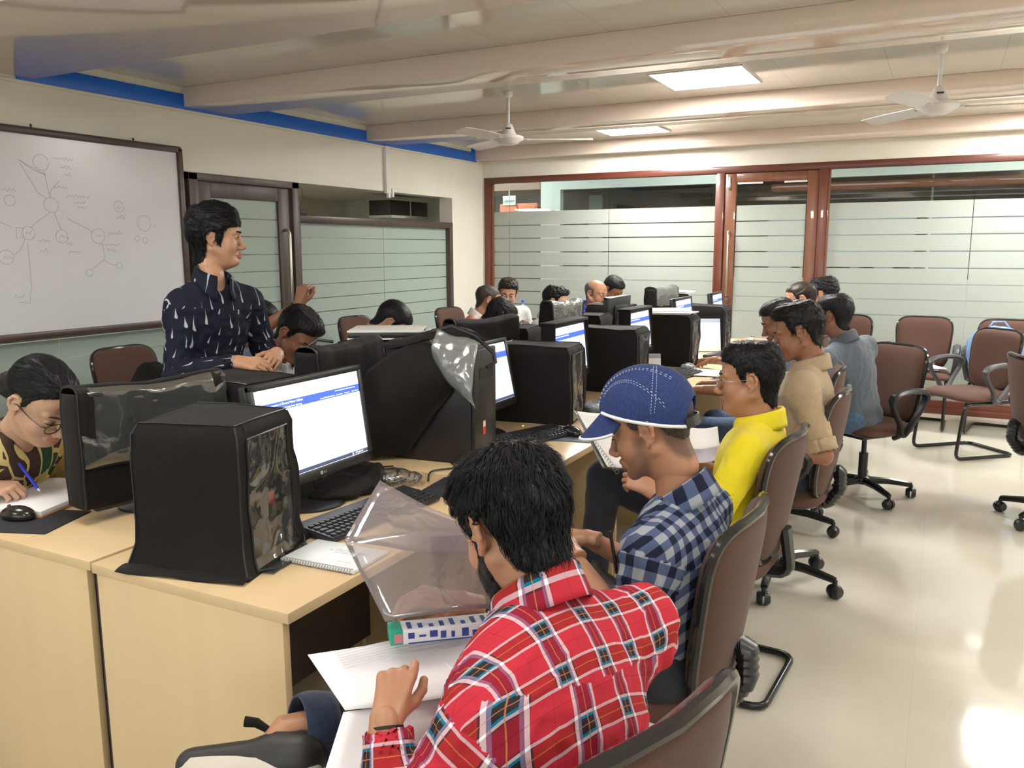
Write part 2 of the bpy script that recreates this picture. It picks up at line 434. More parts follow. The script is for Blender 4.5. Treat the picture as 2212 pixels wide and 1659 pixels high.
# white cable duct dropping from the beam
e = empty('cable_duct', (XL, 6.55, 2.0), label='white plastic cable duct running down the cream wall above the partition', cat='cable duct')
MB().box(0.0, 0.035, -0.035, 0.035, 0.02, 0.45, 0.003).build('channel', M['white'], e)
MB().box(0.0, 0.03, 0.06, 0.09, -0.01, 0.07, 0.003).box(0, 0.03, 0.0, 0.03, -0.02, 0.04, 0.003).build('cable_end', M['white'], e)

# ================================================================ glazing helper
def glazing(name, axis, pos, a, b, z0, z1, zf, strips, joints, film, side=1, sw=0.011):
    """glass sheet in the plane axis=pos from a to b; film below zf with thin clear strips; film on the room side"""
    def bx(mb, u0, u1, w0, w1, v0, v1):
        if axis == 'y': mb.box(u0, u1, pos+w0, pos+w1, v0, v1)
        else: mb.box(pos+w0, pos+w1, u0, u1, v0, v1)
    g = MB(); cuts = [a]+[j for j in joints if a < j < b]+[b]
    for i in range(len(cuts)-1): bx(g, cuts[i]+0.002, cuts[i+1]-0.002, 0.0, 0.008, z0, z1)
    o = S(g.build(name, M['glass'], smooth=False))
    f = MB(); zs = [zf]+sum([[s+sw/2, s-sw/2] for s in strips], [])+[z0]
    for k in range(0, len(zs)-1, 2):
        for i in range(len(cuts)-1):
            w = (-0.003, -0.0005) if side > 0 else (0.0085, 0.011)
            bx(f, cuts[i]+0.003, cuts[i+1]-0.003, w[0], w[1], zs[k+1], zs[k])
    f.build('frosted_film', film, o, smooth=False)
    return o
ST = [1.763, 1.619, 1.469, 1.319, 1.173]
STL = ST+[1.03, 0.885]
def framebox(name, m, lst, bev=0.004, parent=None):
    mb = MB()
    for q in lst: mb.box(*q, bev)
    return mb.build(name, m, parent)
YG = 8.44
glazing('window_1', 'y', YG, -4.62, -2.05, 0.12, 2.232, 1.915, STL, [-4.40, -3.205], M['frost'])
glazing('window_2', 'y', YG, -1.03, XR, 0.12, 2.232, 1.915, STL, [0.185, 1.45, 2.6], M['frost'])
S(framebox('trim_12', M['redwoodh'], [(-4.695, XR, YB-0.012, YB+0.09, 2.228, 2.292), (-4.70, -2.0, YB-0.01, YB+0.09, 0.0, 0.12), (-1.15, XR, YB-0.01, YB+0.09, 0.0, 0.12), (-1.15, XR, YB-0.02, YB-0.008, 0.0, 0.055)]))
S(framebox('trim_13', M['redwood'], [(-4.695, -4.615, YB-0.012, YB+0.09, 0, 2.23), (-2.06, -1.985, YB-0.012, YB+0.09, 0, 2.23), (-1.10, -1.022, YB-0.012, YB+0.09, 0, 2.23)]))
# beads along the panes
S(framebox('trim_14', M['doorwood'], [(-4.617, -4.595, YB+0.01, YB+0.04, 0.12, 2.23), (-2.075, -2.058, YB+0.01, YB+0.04, 0.12, 2.23), (-1.024, -1.004, YB+0.01, YB+0.04, 0.12, 2.23)], 0.003))
# back door
d = S(framebox('door_1', M['doorwood'], [(-1.978, -1.872, YB+0.005, YB+0.045, 0.02, 2.222), (-1.205, -1.105, YB+0.005, YB+0.045, 0.02, 2.222), (-1.872, -1.205, YB+0.005, YB+0.045, 2.135, 2.222), (-1.872, -1.205, YB+0.005, YB+0.045, 0.02, 0.22)]))
g = glazing('window_3', 'y', YB+0.022, -1.868, -1.21, 0.22, 2.135, 1.915, STL, [], M['frost']); g.name = 'pane'
g.parent = d; del g['kind']
mb = MB(); hx = -1.925; mb.tube([(hx, YB+0.005, 1.665), (hx, YB-0.035, 1.66), (hx, YB-0.05, 1.63), (hx, YB-0.05, 1.07), (hx, YB-0.035, 1.04), (hx, YB+0.005, 1.035)], 0.012, 10)
mb.build('handle', M['steel'], d)
mb = MB(); mb.tube([(hx, YB-0.0, 0.965), (hx, YB-0.012, 0.965)], 0.013, 12); mb.tube([(hx, YB+0.0, 1.0), (hx, YB-0.008, 1.0)], 0.018, 12); mb.build('lock', M['steel'], d)
mb = MB(); mb.box(-1.945, -1.925, YB-0.006, YB+0.006, 2.07, 2.19, 0.003); mb.box(-1.94, -1.93, YB-0.014, YB+0.0, 2.085, 2.10, 0.003); mb.build('bolt', M['steel'], d)
mb = MB(); mb.box(-1.86, -1.62, YB+0.008, YB+0.018, 2.118, 2.135, 0.002); mb.box(-1.42, -1.21, YB+0.008, YB+0.018, 2.118, 2.135, 0.002); mb.build('white_sealing_strip', M['white'], d)

# ---------------- left partition, door and the wall behind the board
STP = [1.60, 1.465, 1.335, 1.21, 1.09, 0.97, 0.85]
XG = XL-0.05
glazing('window_4', 'x', XG-0.01, 5.33, 7.70, 0.1, 1.725, 1.722, STP, [6.55], M['frostg'], side=-1, sw=0.0065)
S(framebox('trim_15', M['darkwoody'], [(XL-0.09, XL+0.006, 5.31, 7.735, 1.722, 1.782), (XL-0.09, XL+0.006, 5.31, 7.735, 0, 0.1)]))
S(framebox('trim_16', M['darkwood'], [(XL-0.09, XL+0.006, 7.672, 7.735, 0.1, 1.722)]))
glazing('window_5', 'x', XG-0.01, 0.6, 4.20, 0.1, 1.74, 1.738, STP, [1.9, 3.2], M['frostg'], side=-1, sw=0.0065)
S(framebox('trim_17', M['darkwoody'], [(XL-0.09, XL+0.004, 0.6, 4.21, 1.74, 1.80), (XL-0.09, XL+0.004, 0.6, 4.21, 0, 0.1)]))
S(box('trim_18', M['wall'], XL-0.12, XL-0.02, 0.6, 4.16, 1.80, 2.05))
S(framebox('trim_19', M['darkwood'], [(XL-0.1, XL+0.03, 4.20, 4.28, 0, 2.035), (XL-0.1, XL+0.03, 5.235, 5.315, 0, 2.035), (XL-0.1, XL+0.03, 4.20, 5.315, 1.985, 2.037)]))
mb = MB(); mb.box(XL-0.02, XL+0.012, 4.165, 4.20, 1.86, 2.03, 0.003)
d = S(framebox('door_2', M['darkwood'], [(XL-0.035, XL+0.01, 4.285, 4.41, 0.02, 1.98), (XL-0.035, XL+0.01, 5.09, 5.215, 0.02, 1.98), (XL-0.035, XL+0.01, 4.41, 5.09, 1.875, 1.98), (XL-0.035, XL+0.01, 4.41, 5.09, 0.02, 0.2)]))
g = glazing('window_6', 'x', XL-0.02, 4.41, 5.09, 0.2, 1.875, 1.874, [1.733]+STP, [], M['frostg'], side=-1, sw=0.0065); g.name = 'pane'; g.parent = d; del g['kind']
mb = MB(); hy = 5.15
mb.tube([(XL+0.005, hy, 1.655), (XL+0.045, hy, 1.655), (XL+0.06, hy, 1.63), (XL+0.06, hy, 1.05), (XL+0.045, hy, 1.02), (XL+0.005, hy, 1.02)], 0.012, 10); mb.build('handle', M['steel'], d)
mb = MB(); mb.tube([(XL+0.005, 5.33, 2.03), (XL+0.02, 5.36, 1.98), (XL+0.012, 5.37, 1.9), (XL+0.01, 5.335, 1.83), (XL+0.02, 5.322, 1.5)], 0.0025, 6)
tag(mb.build('loose_wire', M['dark']), 'thin loose dark wire dangling beside the dark wooden door frame', 'wire')
# dark cabinet box on the far side above the partition and a small black device on the rail
e = empty('wall_cabinet', (-5.5, 7.9, 1.9), label='small dark glossy cabinet seen through the gap above the frosted partition', cat='cabinet')
MB().box(-0.14, 0.14, -0.40, 0.34, -0.03, 0.13, 0.006).build('body', mat('maroon_laminate', (0.06, 0.045, 0.045), 0.25), e)
MB().box(0.14, 0.15, -0.02, -0.012, -0.03, 0.13).build('door_gap', M['white'], e)
MB().box(-0.14, 0.16, -0.4, 0.34, -0.06, -0.03, 0.003).build('shelf', M['white'], e)
tag(MB().box(XL-0.08, XL-0.01, 5.34, 5.46, 1.782, 1.83, 0.012).build('door_closer', M['dark']), 'black rounded device sitting on the partition rail beside the dark door', 'device')

# ================================================================ corridor behind the back glazing
YC = 10.4
mb = MB()
def wallrect(mb, x0, x1, z0, z1): mb.box(x0, x1, YC, YC+0.1, z0, z1)
wallrect(mb, -4.94, -4.65, 0, 2.9); wallrect(mb, -4.65, -2.5, 2.285, 2.9); wallrect(mb, -4.65, 4.2, 0, 1.15); wallrect(mb, -2.5, 4.2, 2.305, 2.9)
S(mb.build('wall_corridor', M['corr_w'], smooth=False))
S(box('wall_corridor_left', M['corr_w'], -9.0, -8.9, 8.52, 11.7, 0, 2.9)); S(box('wall_corridor_right', M['corr_w'], 4.2, 4.3, 8.5, 11.7, 0, 2.9))
S(box('wall_corridor_back', M['dark'], -9.0, 4.3, 11.6, 11.7, 0, 2.9)); S(box('ceiling_corridor', M['corr_w'], -9.0, 4.3, 8.52, 11.7, 2.9, 2.96))
S(box('floor_corridor', M['floor'], -9.0, 4.3, 11.7-3.18, 11.7, -0.1, -0.002))
S(box('trim_20', mat('brown_soffit', (0.28, 0.19, 0.14), 0.5), -8.8, -4.95, 10.4, 11.5, 2.30, 2.9))
def cupboard(n, lab, x0, x1, y0, y1, z0, z1):
    e = empty(n, ((x0+x1)/2, (y0+y1)/2, 0), label=lab, cat='cupboard')
    w = (x1-x0)/2; dd = (y1-y0)/2
    MB().box(-w, w, -dd, dd, z0, z1, 0.01).build('body', M['orange'], e)
    for s in (-1, 1):
        MB().box(min(0.01*s, (w-0.02)*s), max(0.01*s, (w-0.02)*s), -dd-0.015, -dd, z0+0.03, z1-0.03, 0.004).build('door', M['orange'], e)
cupboard('cupboard', 'orange cupboard under the library sign in the corridor', -5.6, -5.02, 10.45, 10.9, 1.90, 2.125)
cupboard('cupboard', 'orange cupboard far behind the left clear glass band', -4.35, -2.6, 11.2, 11.6, 1.9, 2.06)
mb = MB(); mb.box(-2.0, 4.0, 10.9, 11.1, 2.20, 2.29, 0.02)
tag(mb.build('hanging_duct', M['orange']), 'long orange duct hanging in the corridor beyond the clear band of glass', 'duct')
tag(MB().box(-4.56, -4.36, 11.2, 11.24, 0, 2.25, 0.004).build('corridor_door', mat('pale_green', (0.30, 0.36, 0.29), 0.4)), 'pale green door leaf standing in the dark corridor opening', 'door')
e = empty('library_sign', (-5.43, 10.42, 2.17), label='small white board lettered LIBRARY hanging in the corridor', cat='sign')
MB().box(-0.1, 0.1, -0.006, 0.006, -0.07, 0.06, 0.002).build('board', M['corr_w'], e)
text_obj('lettering', 'LIBRARY', 0.045, mat('sign_ink', (0.03, 0.06, 0.05), 0.6), e, Matrix.Translation((0, -0.008, -0.03)) @ Matrix.Rotation(PI/2, 4, 'X'), align='CENTER')
MB().box(-0.008, 0.008, -0.004, 0.004, 0.06, 0.28).build('hanger', M['corr_w'], e)
for x in (-1.6, -0.2, 1.4):
    tag(MB().box(x-0.012, x+0.012, 11.5, 11.53, 0, 2.6).build('window_mullion', M['corr_w']), 'thin pale post in the dark window band beyond the corridor', 'post', 'posts beyond the corridor')
for x, y in ((-5.6, 3.5), (-5.6, 5.1)):  # out-of-sight panels added to brighten the opening above the partition
    e = empty('side_room_fill_light', (x, y, 2.095), label='unseen panel light added to brighten the side room behind the frosted partition', cat='light', group='added side room fill lights')
    MB().box(-0.3, 0.3, -0.3, 0.3, -0.012, 0.0, 0.003).build('diffuser', emis('side_fill_diffuser', (1, 0.98, 0.92), 5.0), e)
# corridor lamps (real ceiling fittings out there)
for x, y in ((-5.5, 9.4), (-2.6, 9.5), (0.6, 9.5), (3.0, 9.5)):
    e = empty('corridor_light', (x, y, 2.89), label='white ceiling panel light in the corridor beyond the glass', cat='light', group='corridor ceiling lights')
    MB().box(-0.3, 0.3, -0.3, 0.3, -0.01, 0.0, 0.003).build('diffuser', emis('corridor_diffuser', (1, 0.98, 0.92), 9.0), e)

# ================================================================ ceiling lights and fans
LP = [(-1.47, 5.60, 'large bright square ceiling light panel between two beams'), (-2.69, 7.60, 'bright light panel half hidden behind the far beam'), (0.75, 7.55, 'far right ceiling light panel near the glass wall'),
      (1.2, 3.6, 'added right hand fill light panel beyond the frame'), (-3.2, 1.3, 'unseen fill light panel added at the left above the woman'), (-3.2, -0.6, 'unseen fill light panel added at the rear left'), (0.4, 1.3, 'unseen fill light panel added above the foreground aisle'), (-1.6, 1.25, 'unseen fill light panel added overhead near the first desk'), (2.0, 1.2, 'unseen fill light panel added on the right level with the photographer'), (-1.0, -0.5, 'unseen fill light panel added behind the photographer'), (2.2, 5.6, 'unseen right fill light panel added past the fans'), (2.2, -0.5, 'unseen fill light panel added at the rear right')]  # all after the first three are unseen panels added as fill light
for i, (x, y, lab) in enumerate(LP):
    e = empty('ceiling_light', (x, y, 2.6), label=lab, cat='ceiling light', group='square ceiling light panels')
    m = MB(); r = 0.30
    for q in ((-r, r, -r, -r+0.012), (-r, r, r-0.012, r), (-r, -r+0.012, -r, r), (r-0.012, r, -r, r)): m.box(q[0], q[1], q[2], q[3], -0.012, -0.0005, 0.002)
    m.build('frame', M['white'], e)
    MB().box(-r+0.01, r-0.01, -r+0.01, r-0.01, -0.008, -0.001, 0.001).build('diffuser', M['light'] if y > 4.6 else M['light2'], e)
def ceiling_fan(x, y, rot, lab):
    e = empty('ceiling_fan', (x, y, 2.6), rot, label=lab, cat='ceiling fan', group='white ceiling fans')
    W = mat('fan_enamel', (0.72, 0.68, 0.66), 0.3)
    MB().lathe([(0.002, 0), (0.035, -0.001), (0.03, -0.03), (0.012, -0.045)], n=20).build('ceiling_cup', W, e)
    MB().lathe([(0.0105, -0.0), (0.0105, -0.24)], n=12).build('rod', W, e)
    MB().lathe([(0.012, -0.215), (0.028, -0.225), (0.042, -0.262), (0.052, -0.285), (0.062, -0.30), (0.07, -0.305)], n=28).build('canopy', W, e)
    b = MB().lathe([(0.072, -0.300), (0.105, -0.308), (0.112, -0.322), (0.105, -0.335), (0.08, -0.345), (0.074, -0.356), (0.05, -0.366), (0.01, -0.37)], n=36).build('motor', W, e)
    MB().box(-0.018, 0.018, -0.0475, -0.0455, -0.262, -0.252).build('name_plate', M['dark'], b)
    for k in range(3):
        a = 2*PI*k/3; R = Matrix.Rotation(a, 4, 'Z')
        P = np.zeros((12, 5, 3))
        for i in range(12):
            u = 0.13+0.47*i/11; w = 0.055+0.012*math.sin(PI*i/11) if i < 11 else 0.045
            for j in range(5):
                q = (j/4-0.5)*2; v = R @ Vector((u, q*w, -0.325+q*0.012-0.004*q*q)); P[i, j] = v
        MB().sheet(P, 0.002).build('blade', W, e)
        mb = MB(); mb.box(0.09, 0.16, -0.02, 0.02, -0.329, -0.323, 0.002, M=R); mb.build('blade_bracket', W, e)
    return e
ceiling_fan(-2.83, 5.42, 0.45, 'white ceiling fan on the left, near the blue wall band')
ceiling_fan(-0.10, 5.36, 0.2, 'white ceiling fan on the right above the empty chairs')

# ================================================================ whiteboard
e = empty('whiteboard', (XL+0.012, 2.93, 1.0), label='large whiteboard in a brown wooden frame covered with faint marker diagrams', cat='whiteboard')
y0, y1, z0, z1 = -1.2, 1.21, 0.0, 1.185
MB().box(0.0, 0.018, y0, y1, z0, z1).build('panel', mat('whiteboard_surface', (0.74, 0.73, 0.77), 0.22, 0, 0.5), e, smooth=False)
mb = MB(); f = 0.032
for q in ((y0, y1, z1-f, z1+0.01), (y0, y1, z0-0.01, z0+f), (y0-0.01, y0+f, z0, z1), (y1-f, y1+0.01, z0, z1)): mb.box(-0.004, 0.036, q[0], q[1], q[2], q[3], 0.008)
mb.build('frame', M['darkwoody'], e)
mb = MB()
for y in (0.17, 0.85): mb.tube([(0.01, y, z1), (0.01, y, z1+0.03)], 0.006, 8)
mb.build('hanging_clip', M['dark'], e)
ink = mat('marker_ink', (0.33, 0.35, 0.37), 0.6)
wb = MB(); ox, oz = 2.93, 1.0
def stroke(pts, r=0.001): wb.tube([(0.0185, y-ox, z-oz) for y, z in pts], r, 4)
def circ(y, z, r, a0=0.3, a1=6.4): stroke([(y+r*1.05*math.cos(a), z+r*math.sin(a)) for a in np.linspace(a0, a1, 18)])
for y, z, r in ((3.135, 2.005, 0.045), (3.175, 1.765, 0.043), (3.02, 1.60, 0.038), (3.225, 1.585, 0.038), (3.465, 1.59, 0.045), (2.93, 1.78, 0.03), (2.88, 1.465, 0.04), (3.63, 1.775, 0.035), (3.81, 1.675, 0.05), (3.385, 1.365, 0.022), (3.60, 1.405, 0.02), (3.75, 1.575, 0.018), (3.81, 1.565, 0.018)): circ(y, z, r)
for p in ([(3.0, 2.01), (3.16, 1.935), (3.08, 1.96), (3.0, 2.01)], [(3.01, 1.99), (3.1, 1.83), (3.15, 1.80)], [(3.15, 1.96), (3.16, 1.88), (3.17, 1.81)], [(3.24, 1.91), (3.18, 1.85), (3.175, 1.81)], [(3.16, 1.72), (3.07, 1.66), (3.04, 1.63)], [(3.19, 1.72), (3.21, 1.66), (3.225, 1.625)], [(3.27, 1.69), (3.40, 1.63), (3.44, 1.61)], [(3.49, 1.545), (3.50, 1.47), (3.49, 1.44), (3.40, 1.385)], [(3.49, 1.44), (3.54, 1.415), (3.58, 1.41)], [(3.0, 1.57), (2.96, 1.50), (2.92, 1.475)], [(2.86, 1.66), (2.93, 1.63)], [(3.01, 1.55), (3.01, 1.3), (2.99, 1.2), (2.93, 1.21)], [(2.95, 1.63), (2.99, 1.63), (2.99, 1.575), (2.95, 1.57), (2.95, 1.63)]): stroke(p)
rs = random.Random(4)
def scribble(y, z, w, h=0.016, n=None):
    n = n or int(w/0.011); pts = []
    for i in range(n+1): pts.append((y+w*i/n, z+(h*rs.uniform(0.2, 1) if i % 2 else -h*rs.uniform(0, 0.5))))
    stroke(pts, 0.0010)
for q in ((3.21, 2.035, 0.13), (3.25, 1.985, 0.07), (3.27, 1.945, 0.05), (3.20, 1.87, 0.09), (3.28, 1.82, 0.15), (3.32, 1.785, 0.08), (3.34, 1.755, 0.06), (3.0, 1.60, 0.04), (3.07, 1.555, 0.08), (3.08, 1.50, 0.05), (3.21, 1.58, 0.05), (3.25, 1.54, 0.04), (3.26, 1.49, 0.07), (3.45, 1.59, 0.04), (3.47, 1.535, 0.15), (3.52, 1.50, 0.07), (3.54, 1.605, 0.1, 0.022), (3.61, 1.765, 0.04, 0.02), (3.61, 1.705, 0.06, 0.022), (3.88, 1.655, 0.03), (2.85, 1.835, 0.12), (2.86, 1.46, 0.05), (2.9, 1.24, 0.06)): scribble(*q)
wb.build('marker_writing', ink, e)
# ================================================================ furniture materials
M['maple'] = wood('maple_laminate', (0.63, 0.46, 0.26), (0.68, 0.505, 0.295), 0.32, 1, 0.25)
M['maplez'] = wood('maple_laminate_panel', (0.66, 0.485, 0.27), (0.71, 0.53, 0.31), 0.4, 2, 0.25)
def fabric(name, c1, c2, rough=0.9, bump=0.25, sc=500, sheen=0.3):
    m = mat(name, c1, rough, 0, 0.2); t = NT(m); b = bsdf(m)
    f = t.noise(t.coord(), sc, 2); t.put(b.inputs['Base Color'], t.ramp(f, [(0.35, c1), (0.65, c2)]))
    t.put(b.inputs['Normal'], t.bump(f, bump, 0.001)); b.inputs['Sheen Weight'].default_value = sheen; return m
M['brown'] = fabric('brown_upholstery', (0.080, 0.040, 0.029), (0.110, 0.056, 0.042), 0.85, sheen=0.1)
M['plastic'] = mat('black_plastic', (0.018, 0.018, 0.02), 0.32)
M['gloss'] = mat('glossy_black_edge', (0.02, 0.017, 0.017), 0.16)
M['greyplastic'] = mat('dark_grey_plastic', (0.06, 0.06, 0.065), 0.45)
M['blackmetal'] = mat('black_painted_steel', (0.02, 0.019, 0.019), 0.22, 0.3)
M['cover'] = fabric('black_nonwoven_cover', (0.0062, 0.0050, 0.0046), (0.012, 0.0100, 0.0092), 0.75, 0.3, 700, 0.04)
M['piping'] = mat('black_piping', (0.008, 0.008, 0.008), 0.4)
M['clear'] = glassmat('clear_vinyl', (0.80, 0.81, 0.82), 0.09, 0.09, 0.05, (0.45, 0.47, 0.47), bump=0.2)
M['drape'] = glassmat('drape_vinyl', (0.85, 0.86, 0.86), 0.10, 0.16, 0.28, (0.42, 0.43, 0.42), bump=0.12)
M['clearfront'] = glassmat('creased_front_vinyl', (0.8, 0.82, 0.82), 0.22, 0.10, 0.10, (0.4, 0.43, 0.43), bump=0.04)
M['case'] = mat('black_case', (0.014, 0.013, 0.014), 0.35)
M['paper'] = mat('white_paper', (0.80, 0.78, 0.80), 0.7)
M['ink'] = mat('grey_print', (0.5, 0.5, 0.53), 0.8)
M['redlab'] = mat('red_label', (0.6, 0.05, 0.05), 0.5)

M['shadelam'] = mat_noise('underdesk_shade_laminate', (0.035, 0.022, 0.018), (0.06, 0.04, 0.03), 0.5, 8)  # dark brown stands in for the darkness under the desks
def desk(x0, x1, y0, y1, lab, user, endpanel=False):
    """user=+1: user sits on the +X side"""
    e = empty('computer_desk', ((x0+x1)/2, (y0+y1)/2, 0), label=lab, cat='desk')
    w, l = (x1-x0)/2, (y1-y0)/2
    MB().box(-w, w, -l, l, 0.725, 0.75, 0.002).build('tabletop', M['maple'], e)
    for s in (-1, 1):
        a, b = (-l+0.004, -l+0.024) if s < 0 else (l-0.024, l-0.004)
        MB().box(-w+0.012, w-0.02, a, b, 0.0, 0.7245, 0.0015).build('side_panel', M['maplez'], e)
    bx = (-w+0.014, -w+0.032) if user > 0 else (w-0.032, w-0.014)
    MB().box(bx[0], bx[1], -l+0.025, l-0.025, 0.12, 0.7245).build('modesty_panel', M['shadelam'], e)
    return e
RX0, RX1, LX0, LX1 = -1.792, -1.167, -2.43, -1.806
ys = [1.232, 2.30, 3.25, 4.20, 5.15, 6.10, 7.05]
wd = ['nearest desk of the right row, its end panel facing the camera', 'second desk of the right row with an opened tower', 'third desk of the right row beside the blue cap', 'fourth desk of the right row with hands at a mouse', 'fifth desk of the right row with a notebook propped up', 'farthest desk of the right row near the glass door']
for i in range(6): desk(RX0, RX1, ys[i], ys[i+1]-0.002, 'light maple '+wd[i], 1)
wd = ['nearest desk of the left row where the woman writes', 'second desk of the left row before the standing man', 'third desk of the left row carrying the white projector', 'fourth desk of the left row with a clear draped monitor', 'fifth desk of the left row before the man in blue', 'farthest desk of the left row']
for i in range(6): desk(LX0, LX1, ys[i]+0.006, ys[i+1]-0.002, 'light maple '+wd[i], -1)
# dark strip standing for the shade between the two nearest end panels
tag(MB().box(-1.8035, -1.7945, 1.25, 1.27, 0, 0.72).build('gap_shade_strip', M['dark']), 'added dark strip for the shaded gap between the two nearest desk end panels', 'strip')
e = empty('side_table', (-4.02, 7.85, 0), label='small light wood table in the far left corner carrying bottle and glasses', cat='table')
MB().box(-0.33, 0.33, -0.3, 0.3, 0.725, 0.75, 0.003).build('tabletop', M['maple'], e)
for sx in (-1, 1):
    for sy in (-1, 1): MB().box(sx*0.3-0.02, sx*0.3+0.02, sy*0.26-0.02, sy*0.26+0.02, 0, 0.7245, 0.002).build('leg', M['maplez'], e)
e = empty('water_bottle', (-3.93, 7.84, 0.75), label='clear plastic water bottle with a blue cap and blue label', cat='bottle')
pet = glassmat('bottle_plastic', (0.8, 0.88, 0.92), 0.15, 0.05, 0.2, (0.7, 0.8, 0.85))
MB().lathe([(0.03, 0.001), (0.034, 0.01), (0.034, 0.13), (0.03, 0.15), (0.012, 0.185), (0.012, 0.195)], n=20).build('body', pet, e)
MB().lathe([(0.0146, 0.195), (0.0146, 0.218)], n=16).build('cap', mat('blue_cap', (0.05, 0.1, 0.7), 0.4), e)
MB().lathe([(0.0346, 0.06), (0.0346, 0.11)], n=20).build('label', mat('pale_blue_label', (0.35, 0.45, 0.75), 0.5), e)
for k, x in enumerate((-4.06, -3.995)):
    e = MB().lathe([(0.024, 0.001), (0.03, 0.12), (0.0285, 0.12), (0.023, 0.006)], n=18).build('drinking_glass', pet)
    e.location = (x, 7.78+0.02*k, 0.75); tag(e, ['left hand', 'right hand'][k]+' clear drinking glass beside the water bottle', 'glass', 'glasses on the side table')

# ================================================================ chairs
def pad(mb, w_top, w_bot, h, th, curve, mapf, front=True, n=4.5, rings=9, seg=44, dome=0.55):
    """upholstered pad: outline is a tapered superellipse. mapf(x, z, d)->point"""
    def out(a):
        c, s_ = math.cos(a), math.sin(a)
        z = math.copysign(abs(s_)**(2/n), s_)*h/2; w = w_bot+(w_top-w_bot)*(z/h+0.5)
        return math.copysign(abs(c)**(2/n), c)*w/2, z
    def surf(sign, t, base):
        vs = []; fs = []
        for i in range(rings+1):
            r = i/rings; rr = math.sin(r*PI/2)
            for k in range(seg):
                x, z = out(2*PI*k/seg); x *= rr; z *= rr
                d = base+sign*t*((1-rr**6)**dome if rr < 1 else 0)
                vs.append(mapf(x, z, d+curve*(x/(w_top/2))**2))
        for i in range(rings):
            for k in range(seg):
                a, b = i*seg+k, i*seg+(k+1) % seg; fs.append((a, b, b+seg, a+seg))
        mb.add(vs, fs)
    surf(1, th, 0.0)
    return out
def chair_back(parent, cx, cz, mapf, wt=0.45, wb=0.37, h=0.46, curve=0.045):
    m1 = MB(); out = pad(m1, wt, wb, h, 0.045, curve, mapf); m1.build('backrest', M['brown'], parent)
    m2 = MB(); pad(m2, wt, wb, h, -0.022, curve, mapf); b = m2.build('rear_panel', M['brown'], parent)
    m3 = MB(); pts = []
    for k in range(44):
        x, z = out(2*PI*k/44); pts.append(mapf(x*1.008, z*1.008, curve*(x/(wt/2))**2-0.004))
    m3.tube(pts, 0.0125, 8, closed=True); m3.build('edge_strip', M['gloss'], parent)
def arm_loop(parent, s, m):
    """closed curved arm: pad on top, triangular support beneath"""
    mb = MB(); x = s*0.265
    P = [(x, -0.16, 0.665), (x, -0.06, 0.685), (x, 0.06, 0.675), (x, 0.11, 0.64), (x, 0.085, 0.57), (x*0.98, 0.03, 0.50), (x*0.93, 0.0, 0.43), (x*0.93, -0.04, 0.43), (x*0.98, -0.10, 0.52), (x, -0.165, 0.61)]
    Q = []
    for i in range(len(P)):
        p0, p1, p2, p3 = (np.array(P[(i+j) % len(P)]) for j in (-1, 0, 1, 2))
        for t in (0, 0.33, 0.66): Q.append(0.5*((2*p1)+(-p0+p2)*t+(2*p0-5*p1+4*p2-p3)*t*t+(-p0+3*p1-3*p2+p3)*t**3))
    mb.tube(Q, [0.019 if q[2] > 0.62 else 0.014 for q in Q], 8, closed=True, sx=1.5); mb.tube([(x*0.93, -0.02, 0.43), (x*0.7, -0.02, 0.395)], 0.016, 8)
    mb.build('armrest', m, parent)
def back_map(tilt, y0, z0):
    ct, st = math.cos(tilt), math.sin(tilt)
    return lambda x, z, d: (x, y0+d*ct-z*st, z0+z*ct+d*st)
